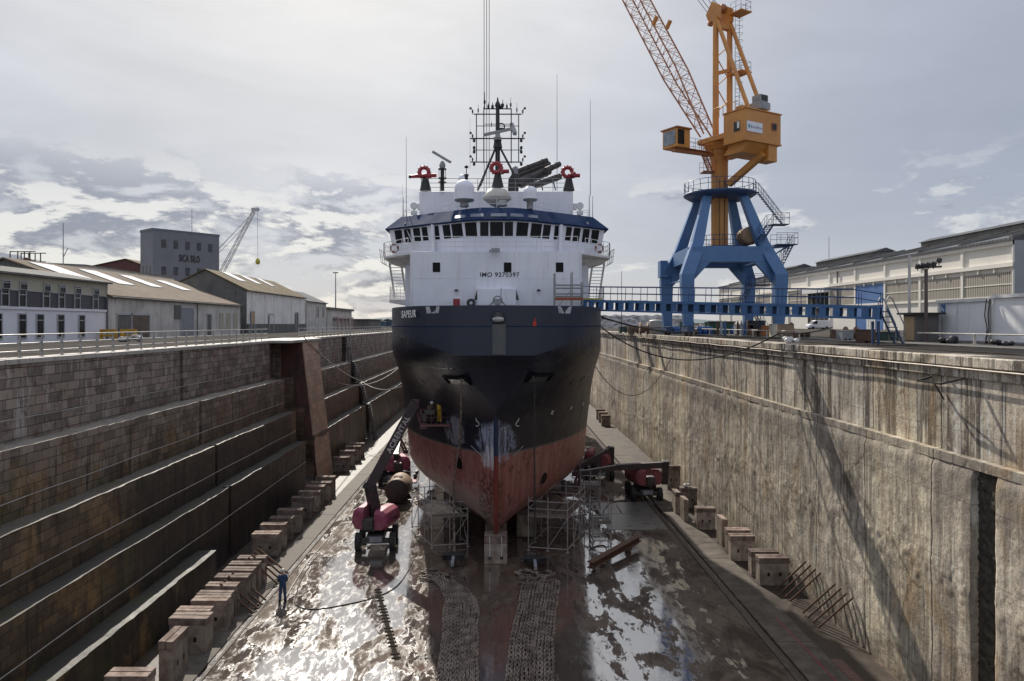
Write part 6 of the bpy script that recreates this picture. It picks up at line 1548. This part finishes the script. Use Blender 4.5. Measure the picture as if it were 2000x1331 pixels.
for i in range(9):
    y = 44.75+i*3.0
    o = thing('keel_block', (-.25,y,0), ('front keel block under the stem, with two white chain lines' if i == 0 else 'keel block under the ship in the row behind the front one'), 'keel block', 'keel blocks under the ship')
    MB().bb(-.97,.47,y,y+1.1,0,1.25).build('concrete_base', Mconc, o, bev=.03); MB().bb(-.97,.47,y-.01,y+1.11,1.255,1.74).build('timber_cap', Mtimb, o, bev=.02)
    if i == 0:
        for x in (-.62,.12): MB().path([(x,y-.03,1.7),(x,y-.04,1.2),(x,y-.03,.45)], .025, 5).build('chain', Mwhite2, o); MB().bb(x-.09,x+.09,y-.03,y+.04,.3,.48).build('lifting_hole', Mditch, o)
        MB().bb(-.62,.12,y-.035,y-.012,1.22,1.27).build('strap', Mgrey, o)
# bilge blocks further under the hull
for i, (x, y) in enumerate(((-3.6,55),(3.4,55),(-3.6,62),(3.4,62),(1.9,50.5))):
    o = thing('bilge_block', (x,y,0), ('tall dark block under the port bilge, nearer one','tall dark block under the starboard bilge, nearer one','tall dark block under the port bilge, farther one','tall dark block under the starboard bilge, farther one','grey cylinder-like block just right of the front keel block')[i], 'bilge block', 'bilge blocks under the ship')
    MB().bb(x-.7,x+.7,y,y+1.2,0,1.5).build('concrete_base', Mconc, o, bev=.03); MB().bb(x-.7,x+.7,y,y+1.2,1.505,1.9).build('timber_cap', Mtimb, o)
# ---- leaning steel bars
def bars(lst, labs, grp):
    for (a, b_), l in zip(lst, labs): tag(MB().tube(a, b_, .055, 6).build('steel_bar', Mrusty), l, 'bar', grp)
OR = ('nearest','second nearest','second farthest','farthest')
for Yb, nm in ((36.9,'near set by the worker'),(41.0,'far set by the worker')):
    l_ = []
    for i in range(4):
        y = Yb+i*.55; l_.append(((-12.75+.05*i,y+.1,.10), (-14.3,y-.25,1.72)))
    bars(l_, [f'{o} rusty bar of the left {nm}, leaning on the blocks' for o in OR], 'rusty bars leaning on the left blocks')
for Yb, nm in ((34.2,'near'),(37.6,'far')):
    l_ = []
    for i in range(4):
        y = Yb+i*.6; l_.append(((15.6,y+.9,.12), (16.75,y-.2,2.0)))
    bars(l_, [f'{o} rusty bar of the {nm} set leaning against the right wall' for o in OR], 'rusty bars leaning on the right wall')
# ---- boom lifts
Mmag = M('lift_magenta', (.29,.055,.115), (.36,.13,.15), rough=.5, sc=1.6, streak=.4, dirt=(.2,.13,.12), spec=.3)
Mlred = M('lift_red', (.25,.055,.065), (.20,.06,.07), rough=.65, sc=1.6, streak=.35, dirt=(.2,.12,.1))
Mboom = M('boom_brown', (.055,.036,.038), (.04,.028,.03), rough=.5, sc=2, streak=.3, dirt=(.1,.08,.07))
Mtyre = M('tyre_rubber', (.022,.02,.02), (.035,.032,.03), rough=.75, sc=6)
Mchas = M('chassis_grey', (.05,.045,.045), (.08,.07,.065), rough=.55, sc=3)
def lift(label, x, y, ang, tang, col, boom, jibp, basket=None, txt=None, bw_=.62, mast_=None):
    o = thing('boom_lift', (x,y,0), label, 'boom lift', 'boom lifts round the ship')
    Rc = Matrix.Rotation(ang, 3, 'Z'); Rt = Matrix.Rotation(tang, 3, 'Z'); B0 = Vector((x,y,0))
    def C(p): return B0+Rc @ Vector(p)
    def T(p): return B0+Rt @ Vector(p)
    MB().box(C((0,0,.75)), (1.15,3.3,.5), Rc).box(C((0,-1.3,.6)), (1.9,.3,.3), Rc).box(C((0,1.3,.6)), (1.9,.3,.3), Rc).build('chassis', Mchas, o, bev=.04)
    MB().box(C((0.05,-1.68,.78)), (.8,.06,.34), Rc).build('number_panel', Mgrey, o)
    for sx in (-1, 1):
        for sy in (-1, 1):
            k = MB().lathe((0,0,0), [(.33,-.2),(.5,-.19),(.56,-.1),(.56,.1),(.5,.19),(.33,.2)], 22, 'X')
            for a in range(18):
                an = a*math.pi/9; k.box((0,.55*math.cos(an),.55*math.sin(an)), (.36,.1,.06), Matrix.Rotation(an-math.pi/2,3,'X'))
            q = C((sx*1.12,sy*1.3,.56)); k.v = [Rc @ p+q for p in k.v]; w_ = k.build('wheel', Mtyre, o)
            k = MB().lathe((0,0,0), [(.08,-.16 if sx < 0 else .16),(.3,-.12 if sx < 0 else .12),(.33,0)], 14, 'X'); k.v = [Rc @ p+q for p in k.v]; k.build('rim', Mgrey, w_)
    MB().lathe(B0+Vector((0,0,1.0)), [(.55,0),(.55,.25)], 18).build('slew_ring', Mblack, o)
    MB().box(T((0,.2,1.35)), (.8,3.2,.25), Rt).build('turntable', Mchas, o, bev=.03)
    def hood(s_, nm, y0, y1, z1):
        pr_ = [(.0,0),(.72,.02),(.95,.35),(.95,.75),(.82,1.15),(.5,1.38),(0,1.42)]
        k = MB(); st = [(y0,.75,.8),(y0+.25,.96,.96),((y0+y1)/2,1,1),(y1-.3,.97,.95),(y1,.78,.76)]
        vs_ = []
        for (yy, sx_, sz) in st: vs_ += [T((s_*(.36+px*sx_), yy, 1.32+pz*sz*z1)) for px, pz in pr_]
        n = len(pr_)
        k.add(vs_, [(i*n+j, i*n+j+1, (i+1)*n+j+1, (i+1)*n+j) for i in range(len(st)-1) for j in range(n-1)]+[(i*n+n-1, i*n, (i+1)*n, (i+1)*n+n-1) for i in range(len(st)-1)]+[tuple(range(n-1,-1,-1)), tuple(range((len(st)-1)*n, len(st)*n))], False)
        h = k.build(nm, col, o, bev=.05)
        MB().box(T((s_*1.33, (y0+y1)/2, 1.95)), (.04,.5,.14), Rt).build('hood_vent', Mblack, h)
    hood(-1,'engine_hood',-1.5,1.4,1.08); hood(1,'tank_hood',-1.4,1.2,.95)
    MB().box(T((0,-1.35,1.75)), (.72,.7,.7), Rt).build('counterweight', Mchas, o, bev=.06)
    bp = [Vector(p) for p in boom]
    if mast_: 
        m0, m1 = Vector(mast_[0]), Vector(mast_[1])
        MB().beam(m0, m1, bw_*1.1, bw_*1.0).build('riser', Mboom, o, bev=.03)
    bm = MB()
    for i, (a, b_) in enumerate(zip(bp, bp[1:])): bm.beam(a, b_, bw_*(1-.18*i), bw_*(1-.18*i))
    bmo = bm.build('boom', Mboom, o, bev=.02)
    MB().beam(bp[0].lerp(bp[-1],-.02), bp[0].lerp(bp[-1],.04), bw_*1.25).build('boom_collar', Mblack, bmo)
    jp = [Vector(p) for p in jibp]
    if len(jp) > 1:
        k = MB()
        for e in (-.14,.14): k.beam(jp[0]+Vector((e,0,.0)), jp[1]+Vector((e,0,0)), .12, .2)
        k.box(jp[0], (.5,.3,.4)).box(jp[1], (.5,.3,.4)); k.build('jib', M('lift_jib', (.10,.045,.05), (.13,.07,.07), rough=.5, sc=2), o, bev=.015)
    if basket:
        c, rz = Vector(basket[0]), Matrix.Rotation(basket[1], 3, 'Z'); L, Wd = 2.1, .9
        bk = MB().box(c+Vector((0,0,.05)), (L,Wd,.1), rz).build('basket_floor', M('basket_pink', (.30,.13,.13), (.2,.09,.09), rough=.6), o)
        k = MB()
        for h in (.15,.6,1.1): k.path([c+rz @ Vector((sx*L/2,sy*Wd/2,h)) for sx, sy in ((-1,-1),(1,-1),(1,1),(-1,1),(-1,-1))], .025, 5)
        for sx in (-1,-.33,.33,1):
            for sy in (-1,1): k.tube(c+rz @ Vector((sx*L/2,sy*Wd/2,.1)), c+rz @ Vector((sx*L/2,sy*Wd/2,1.1)), .022, 5)
        k.build('basket_rail', _mats['lift_jib'], bk)
        k = MB().box(c+rz @ Vector((-.45,-.42,.95)), (.7,.25,.3), rz).box(c+rz @ Vector((-.8,-.3,.6)), (.3,.3,.5), rz); k.build('control_box', Mchas, bk, bev=.02)
    if txt:
        a, b_ = bp[0], bp[-1]; d_ = (b_-a).normalized(); toc = (Vector((0,0,H))-a.lerp(b_,.6)); nn = (toc-d_*toc.dot(d_)).normalized()
        sx_ = Vector((0,0,1)).cross(d_).normalized()
        x_ = d_.cross(Vector((0,0,1))).normalized(); y_ = x_.cross(d_).normalized()
        face = y_ if abs(nn.dot(y_)) > abs(nn.dot(x_)) else x_
        if face.dot(nn) < 0: face = -face
        up_ = face.cross(d_)
        text(txt, .50, M('boom_lettering', (.62,.58,.55), rough=.6), 'boom_lettering', bmo, a.lerp(b_,.42)+face*(bw_/2+.012)-up_*.17, d_, up_, .006, bold=.01)
    return o
# the left lift working at the port bow
hp_, hn_ = on_hull(852, 828)
bkc = Vector((W(853,830,hp_.y-1.15).x, hp_.y-1.15, W(853,830,hp_.y-1.15).z))
e0, e1 = W(721,952,48.4), W(812,786,bkc.y+.2)
lift('magenta boom lift with long raised boom working at the port bow', -8.35, 48.9, R(4), R(-14), Mmag, [e0, e1], [e1, W(828,832,bkc.y-.1)], ((bkc.x,bkc.y,bkc.z-.05), R(2)), 'ACRENTAL', .66, (W(737,1020,48.6), W(722,945,48.3)))
# second lift behind the tank, stowed
x, y = G(771,942).x, G(771,942).y
lift('magenta boom lift parked behind the rusty tank, boom folded', x, y, R(0), R(20), Mmag, [(x+.2,y-1,2.6),(x-.2,y+4.5,3.6)], [(x-.2,y+4.5,3.4),(x+.3,y+5.6,1.9)], ((x+1.9,y-1.4,.4), R(90)), None, .5)
# right lift, boom level towards the hull
x, y = G(1262,978).x, G(1262,978).y
lift('red boom lift nearest on the right, boom level towards the hull', x, y+1.2, R(0), R(12), Mlred, [W(1300,908,y+.3), W(1205,913,y-.3), W(1132,925,y-1.2)], [W(1132,925,y-1.2), W(1124,950,y-1.4)], ((W(1118,968,y-1.8)), R(10)), None, .5, (W(1297,945,y+.6), W(1300,900,y+.3)))
x, y = G(1172,938).x, G(1172,938).y
lift('red boom lift farther back on the right with boom slanting down', x, y+1.2, R(0), R(-12), Mlred, [W(1193,878,y+.3), W(1128,914,y-.8)], [W(1128,914,y-.8), W(1122,926,y-.9)], None, None, .5, (W(1193,912,y+.4), W(1194,873,y+.3)))
# ---- rusty tank
tk = thing('steel_tank', (-8.6,60.8,0), 'rusty horizontal cylinder tank lying behind the left lift', 'tank')
tkx = G(773,985).x
k = MB().lathe((tkx+.05,59.7,1.06), [(.001,0),(.95,0),(.98,.05),(.98,2.9),(.9,3.0),(.001,3.1)], 28, 'Y'); k.build('shell', M('tank_rust', (.24,.155,.095), (.17,.105,.065), rough=.65, sc=1.8, streak=.4, dirt=(.12,.06,.04)), tk)
MB().lathe((tkx+.05,59.66,1.06), [(.001,0),(.93,0),(.96,.05)], 28, 'Y').build('end_plate', M('tank_end', (.055,.035,.03), (.075,.045,.035), rough=.7, sc=2.5), tk)
MB().bb(tkx-.3,tkx+.35,60.6,61.2,2.0,2.1).build('lifting_lug', Mrusty, tk)
for y in (60.1,61.9): MB().prism([(tkx-.9,y,.0),(tkx+1.0,y,.0),(tkx+.75,y,.5),(tkx+.05,y,.12),(tkx-.65,y,.5)], (0,.2,0)).build('cradle', Mtimb, tk)
# ---- scaffolds round the bow
Mtube = M('scaffold_tube', (.42,.38,.36), (.30,.26,.24), rough=.5, sc=5, metal=.1, rust=.3)
Mboard = M('scaffold_board', (.20,.17,.14))
def scaffold(label, P, plats, ztop, nx, ny, board=None):
    P = [Vector((p[0],p[1],0)) for p in P]                 # front-left, front-right, back-right, back-left
    c = (P[0]+P[1]+P[2]+P[3])/4; o = thing('scaffold', tuple(c), label, 'scaffold', 'tube scaffolds round the bow')
    def q(s_, t_): return P[0].lerp(P[1], s_).lerp(P[3].lerp(P[2], s_), t_)
    cells = [(i/nx, j/ny) for i in range(nx+1) for j in range(ny+1) if i in (0,nx) or j in (0,ny)]
    for s_, t_ in cells: MB().tube(q(s_,t_)+Zv*.02, q(s_,t_)+Zv*ztop, .035, 6).box(q(s_,t_)+Zv*.015, (.2,.2,.03)).build('standard', Mtube, o)
    loop = [q(i/nx,0) for i in range(nx+1)]+[q(1,j/ny) for j in range(1,ny+1)]+[q(i/nx,1) for i in range(nx-1,-1,-1)]+[q(0,j/ny) for j in range(ny-1,-1,-1)]
    for z in sorted(set([.18]+[p for p in plats]+[plats[-1]+.5,plats[-1]+1.0])): MB().path([p+Zv*z for p in loop], .028, 5).build('ledger', Mtube, o)
    for a, b_ in zip(loop, loop[1:]):
        if random.random() < .75: MB().tube(a+Zv*.2, b_+Zv*plats[-1], .025, 5).build('brace', Mtube, o)
    for z in plats:
        pl = MB(); nb = 7
        for i in range(nb): 
            a0, a1 = i/nb+.008, (i+1)/nb-.008
            if random.random() < .86: 
                dz = random.uniform(0,.02); pl.prism([q(a0,.02)+Zv*(z+dz), q(a1,.02)+Zv*(z+dz), q(a1,.98)+Zv*(z+dz), q(a0,.98)+Zv*(z+dz)], (0,0,.05))
        if z > .5: pl.build('platform', board or Mboard, o)
    MB().beam(q(0,0)+Zv*(plats[-1]+.12), q(1,0)+Zv*(plats[-1]+.12), .04, .2).build('toe_board', Mboard, o)
    return o
scaffold('left tube scaffold with boards under the port bow', [(-4.55,47.9),(-2.15,48.3),(-3.9,52.9),(-6.4,52.3)], [.2,2.05], 3.75, 2, 3, M('light_board', (.50,.43,.34), (.26,.21,.17), rough=.7, sc=2.5))
scaffold('right tube scaffold under the starboard bow, boards red with dust', [(1.9,47.6),(4.45,47.0),(6.1,51.6),(3.5,52.3)], [.2,2.25], 3.55, 2, 3, M('dusty_board', (.13,.085,.07), (.09,.06,.05), rough=.7, sc=2.5))
scaffold('small dark tube scaffold right of the starboard scaffold', [(6.35,48.9),(7.6,48.9),(7.75,51.2),(6.4,51.2)], [.25,1.35], 2.75, 1, 1, Mdst)
scaffold('distant tube scaffold beneath the starboard side, near the far lift', [(6.6,58.5),(8.2,58.5),(8.4,61.0),(6.8,61.0)], [.25,1.6], 3.0, 2, 1, Mdst)
k = MB()
for i in range(16):
    a = Vector((-5.6+random.uniform(-.5,.6),51.6+random.uniform(-.5,.5),2.15+random.uniform(0,.15))); an = random.uniform(0,3); dd = Vector((math.cos(an),math.sin(an),random.uniform(-.05,.2)))*random.uniform(.3,.6); k.tube(a-dd, a+dd, .03, 5)
tag(k.build('fitting_heap', Mtube), 'heap of loose scaffold fittings lying on the left scaffold', 'fittings')
# ---- rusty beam, hoses
a, b_ = G(1152,1110,.25), G(1248,1056,.45)
bo = thing('rusty_beam', tuple(a-Zv*.25), 'long rusty steel beam lying on the wet floor at the right', 'beam')
dd = (b_-a).normalized(); k = MB()
k.beam(a, b_, .42, .05); k.beam(a+Zv*.34, b_+Zv*.34, .42, .05); k.beam(a+Zv*.17, b_+Zv*.17, .05, .34); k.build('flanges', Mrusty, bo)
MB().bb(b_.x-1.0,b_.x-.7,b_.y-1.0,b_.y-.2,0,.42).build('packing', Mtimb, bo); MB().bb(a.x+.3,a.x+.6,a.y-.2,a.y+.5,0,.25).build('packing', Mtimb, bo)
def hose(name, px, r, label, m=Mrope):
    P = [G(u, v, r) for u, v in px]; pts = []
    for i in range(len(P)-1):
        p0, p1, p2, p3 = P[max(0,i-1)], P[i], P[i+1], P[min(len(P)-1,i+2)]
        for j in range(8):
            t_ = j/8; pts.append(.5*((2*p1)+(p2-p0)*t_+(2*p0-5*p1+4*p2-p3)*t_*t_+(3*p1-p0-3*p2+p3)*t_**3))
    pts.append(P[-1]); tag(MB().path(pts, r, 6).build(name, m), label, 'hose')
hose('floor_hose', [(812,1080),(800,1110),(775,1145),(735,1166),(680,1180),(620,1190),(585,1186),(576,1172),(590,1130),(612,1095)], .026, 'long dark hose looping over the wet floor past the worker')
hose('floor_hose', [(1225,978),(1200,980),(1185,990),(1178,1003),(1186,1020)], .04, 'short hose running from the right lift to the small scaffold')
hose('floor_hose', [(1150,1075),(1165,1067),(1180,1066),(1185,1078),(1178,1094)], .03, 'thin hose curled on the floor by the small scaffold')
hose('floor_hose', [(545,1190),(600,1100),(660,1030),(720,955),(770,890),(800,850)], .03, 'pale hose laid along the left gutter', M('pale_hose', (.40,.38,.33), rough=.5))
# low timber batten frozen into the silt
a, b_ = G(737,1150), G(775,1290)
k = MB(); k.beam(a+Zv*.008, b_+Zv*.008, .22, .012); n = 22
for i in range(n):
    if i % 7 != 5: q = a.lerp(b_, (i+.5)/n); k.box(q+Zv*.02, (.42,.11,.03), .2)
tag(k.build('floor_strip', M('strip_black', (.02,.016,.013), (.035,.028,.022), rough=.95, sc=5, spec=.05)), 'dark ribbed strip lying on the bright wet floor at the left', 'strip')
# ---- anchor chains faked down in rows
def mat_chain(le, ri, label, seed, y0, y1):
    random.seed(seed); k = MB(); n = 13
    def ev(tab, y): return lerp_tab(tab, y)
    for i in range(n):
        f = (i+.5)/n; pts = []
        ya = y0+random.uniform(-.5,.3); yb = y1+random.uniform(-.4,.6)-1.2*abs(f-.45)
        y = ya
        while y < yb:
            w_ = .07*noise.noise((y*.9, f*6, seed)); pts.append((ev(le,y)*(1-f)+ev(ri,y)*f+w_, y, .09+.05*noise.noise((y*.5, f*2, seed+4))+.02*(i % 2))); y += .4
        chain_links(pts, .29, .205, .038, 8, 4, k, twist=lambda q, i=i: (.35 if i % 2 else -.35)+random.uniform(-.15,.15))
    for i in range(4):                                     # loose loops at the head of the pile
        pts = []; cx_, cy_ = (ev(le,y1)+ev(ri,y1))/2+random.uniform(-.9,.7), y1+random.uniform(-.2,1.1)
        for j in range(9): an = j*.5+i; pts.append((cx_+math.cos(an)*(.3+.05*j)+random.uniform(-.2,.2), cy_+math.sin(an)*(.25+.04*j)+random.uniform(-.15,.15), .1+.05*random.random()))
        chain_links(pts, .29, .205, .038, 8, 4, k)
    return tag(k.build('anchor_chain', Mchain, origin=(ev(le,33),33,0)), label, 'chain', 'anchor chains laid out on the floor')
mat_chain([(21,-2.5),(30,-2.7),(34,-2.75),(37,-2.95),(39,-3.0),(40.5,-3.35),(42.5,-4.3)], [(21,-.6),(30,-.85),(34,-1.0),(37,-1.05),(38.5,-1.2),(40,-1.7),(42.5,-3.3)], 'left anchor chain laid in long rows on the wet floor', 3, 21, 42.3)
mat_chain([(21,-.2),(30,.2),(34,.45),(37,.85),(40,1.1),(42.5,1.5)], [(21,1.9),(30,2.3),(34,2.6),(37,2.95),(40,3.35),(42.5,3.6)], 'right anchor chain laid in long rows on the wet floor', 9, 21, 42.0)
# anchors resting at the heads of the chains
for (u, v, l) in ((885,1105,'black anchor lying at the head of the left chain'),(1045,1112,'black anchor lying at the head of the right chain')):
    c = G(u, v); o = thing('anchor', tuple(c), l, 'anchor', 'anchors on the dock floor')
    MB().beam(c+Vector((0,-.9,.35)), c+Vector((0,.5,.4)), .18, .2).build('shank', Mgrey, o)
    MB().bb(c.x-.7,c.x+.7,c.y+.35,c.y+.75,.2,.6).build('crown', Mblack, o, bev=.05)
    for s_ in (-1,1): MB().beam(c+Vector((s_*.5,.5,.4)), c+Vector((s_*.75,-.6,.75)), .3, .16, w2=.06, h2=.05).build('fluke', Mblack, o)
# ---- people
def skin_mesh(nodes, edges, sub=2):
    me = bpy.data.meshes.new('figure'); me.from_pydata([n[0] for n in nodes], edges, []); o = bpy.data.objects.new('figure', me); COL.objects.link(o)
    sk_ = o.modifiers.new('Skin', 'SKIN'); sk_.use_smooth_shade = True
    for i, nd in enumerate(nodes):
        r = nd[1]; me.skin_vertices[0].data[i].radius = (r, r) if not isinstance(r, tuple) else r
        me.skin_vertices[0].data[i].use_root = (i == 0)
    sb = o.modifiers.new('Sub', 'SUBSURF'); sb.levels = sub; sb.render_levels = sub
    bpy.context.view_layer.update()
    m2 = bpy.data.meshes.new_from_object(o.evaluated_get(bpy.context.evaluated_depsgraph_get()))
    bpy.data.objects.remove(o); return m2
Mskin = M('skin', (.42,.24,.17), (.38,.21,.15), rough=.55, sc=8)
def person(label, loc, rz, pose, mcov, mhelm, mboot):
    o = thing('person', loc, label, 'person')
    J = dict(pel=(0,0,.95), wai=(0,0,1.1), che=(0,.01,1.32), nk=(0,.0,1.47), hd=(0,.02,1.58), tp=(0,.015,1.70),
             shL=(-.18,0,1.41), shR=(.18,0,1.41), elL=(-.25,-.03,1.13), elR=(.25,-.03,1.13), wrL=(-.26,.06,.90), wrR=(.26,.06,.90),
             hiL=(-.09,0,.90), hiR=(.09,0,.90), knL=(-.11,.03,.50), knR=(.11,.03,.50), anL=(-.12,-.02,.09), anR=(.12,-.02,.09), toL=(-.13,.15,.04), toR=(.13,.15,.04))
    J.update(pose)
    r_cl = dict(pel=(.175,.135), wai=(.165,.125), che=(.19,.135), nk=.085, shL=.095, shR=.095, elL=.066, elR=.066, wrL=.05, wrR=.05, hiL=.115, hiR=.115, knL=.088, knR=.088, anL=.075, anR=.075)
    E = [('pel','wai'),('wai','che'),('che','nk'),('che','shL'),('shL','elL'),('elL','wrL'),('che','shR'),('shR','elR'),('elR','wrR'),('pel','hiL'),('hiL','knL'),('knL','anL'),('pel','hiR'),('hiR','knR'),('knR','anR')]
    def mk(keys, rad, edges, name, m, par, extra=()):
        ids = {k_: i for i, k_ in enumerate(keys)}
        me = skin_mesh([(J[k_], rad[k_]) for k_ in keys], [(ids[a], ids[b_]) for a, b_ in edges]); me.materials.clear(); me.materials.append(m)
        q = bpy.data.objects.new(name, me); COL.objects.link(q); q.parent = par; LOC[q] = LOC[par]; return q
    kb = list(r_cl)+['hd','tp','toL','toR']
    rb = {k_: (tuple(a*.8 for a in v) if isinstance(v, tuple) else v*.8) for k_, v in r_cl.items()}; rb.update(nk=.055, hd=(.078,.095), tp=(.062,.075), toL=.035, toR=.035)
    eb = E+[('nk','hd'),('hd','tp'),('anL','toL'),('anR','toR')]
    for s_ in 'LR':                                         # hands: palm, four fingers, thumb
        w_ = Vector(J['wr'+s_]); e_ = Vector(J['el'+s_]); d_ = (w_-e_).normalized(); pm = w_+d_*.07; J['pm'+s_] = tuple(pm); rb['pm'+s_] = (.036,.02); kb.append('pm'+s_); eb.append(('wr'+s_,'pm'+s_))
        sd = d_.cross(Vector((1,0,0))).normalized()
        for i, off_ in enumerate((-.03,-.01,.01,.03)):
            a = 'f%d%s' % (i, s_); b2 = 'g%d%s' % (i, s_); L = (.05,.06,.056,.045)[i]
            J[a] = tuple(pm+d_*L*.8+sd*off_*1.1); bend = Vector((.02 if s_ == 'L' else -.02,0,0)); J[b2] = tuple(pm+d_*L*1.5+sd*off_*1.15+bend)
            rb[a] = .0095; rb[b2] = .008; kb += [a, b2]; eb += [('pm'+s_, a), (a, b2)]
        J['th'+s_] = tuple(w_+d_*.06+sd*.05); rb['th'+s_] = .011; kb.append('th'+s_); eb.append(('wr'+s_, 'th'+s_))
    body = mk(kb, rb, eb, 'body', Mskin, o)
    h = Vector(J['hd'])+LOC[o]
    fa = MB().ball(h+Vector((0,.105,.0)), .018, 6, 4, (1,1.2,1.3))
    for s_ in (-1,1): fa.ball(h+Vector((s_*.088,.0,.0)), .025, 6, 4, (.4,.8,1.3))
    fa.build('nose_and_ears', Mskin, body)
    ey = MB()
    for s_ in (-1,1): ey.ball(h+Vector((s_*.034,.092,.03)), .013, 6, 4)
    ey.build('eyes', Mblack, body)
    mk(list(r_cl), r_cl, E, 'coverall', mcov, o)
    bt = MB()
    for s_ in 'LR':
        a, t_ = Vector(J['an'+s_])+LOC[o], Vector(J['to'+s_])+LOC[o]
        bt.path([a+Vector((0,0,.1)), a, a.lerp(t_,.5)-Vector((0,0,.01)), t_], .06, 8, rs=[.075,.078,.062,.05])
    bt.build('boots', mboot, o)
    hc = Vector(J['hd'])+LOC[o]+Vector((0,0,.045))
    hm = MB().lathe(hc, [(.125,0),(.128,.03),(.118,.09),(.08,.14),(.03,.16),(.001,.162)], 16); hm.prism([hc+Vector((-.1,.09,-.0)), hc+Vector((.1,.09,0)), hc+Vector((.075,.175,-.015)), hc+Vector((-.075,.175,-.015))], (0,0,.014)); hm.build('helmet', mhelm, o)
    o.rotation_euler = (0,0,rz); return o
Mcovb = M('coverall_blue', (.03,.06,.135), (.022,.045,.10), rough=.85, sc=5); Mhb = M('helmet_cream', (.55,.50,.42), rough=.5)
Mhw = M('helmet_white', (.8,.8,.82), rough=.35); Mcovy = M('oilskin_yellow', (.55,.33,.02), (.42,.24,.02), rough=.5, sc=4); Mcovd = M('oilskin_dark', (.10,.06,.045), (.07,.045,.035), rough=.7, sc=4)
g_ = G(552,1176)
person('worker in blue coverall and cream helmet standing on the wet floor', (g_.x,g_.y,.0), R(8), dict(elL=(-.23,.04,1.14), wrL=(-.14,.2,1.02), elR=(.23,.06,1.15), wrR=(.13,.22,1.03), anL=(-.13,-.12,.09), toL=(-.15,.05,.04), knL=(-.11,-.02,.5), anR=(.12,.08,.09), toR=(.15,.24,.04), hd=(0,.07,1.57), tp=(0,.09,1.69)), Mcovb, Mhb, Mblack)
bz = bkc.z+.05
person('worker in yellow oilskins and white helmet in the raised basket', (bkc.x+.18,bkc.y-.05,bz), R(-40), dict(che=(0,.1,1.3), nk=(0,.16,1.44), hd=(0,.21,1.55), tp=(0,.24,1.67), shL=(-.18,.08,1.38), shR=(.18,.08,1.38), elR=(.3,.3,1.2), wrR=(.22,.5,1.2), elL=(-.25,.28,1.18), wrL=(-.1,.48,1.16)), Mcovy, Mhw, Mblack)
person('crouching worker in dark clothes and white helmet in the raised basket', (bkc.x-.45,bkc.y+.05,bz), R(-30), dict(pel=(0,-.15,.72), wai=(0,-.08,.88), che=(0,.06,1.08), nk=(0,.14,1.21), hd=(0,.2,1.32), tp=(0,.23,1.44), shL=(-.18,.05,1.15), shR=(.18,.05,1.15), elL=(-.24,.2,.95), wrL=(-.16,.42,.98), elR=(.24,.2,.95), wrR=(.16,.42,.98), hiL=(-.1,-.15,.68), hiR=(.1,-.15,.68), knL=(-.13,.2,.48), knR=(.13,.2,.48)), Mcovd, Mhw, Mblack)
tag(MB().tube(bkc+Vector((.3,.1,1.15)), bkc+Vector((1.15,.75,1.05)), .03, 6, .02).build('spray_lance', M('lance_yellow', (.45,.42,.06), rough=.5)), 'yellow spray lance pointed at the hull from the basket', 'spray lance')
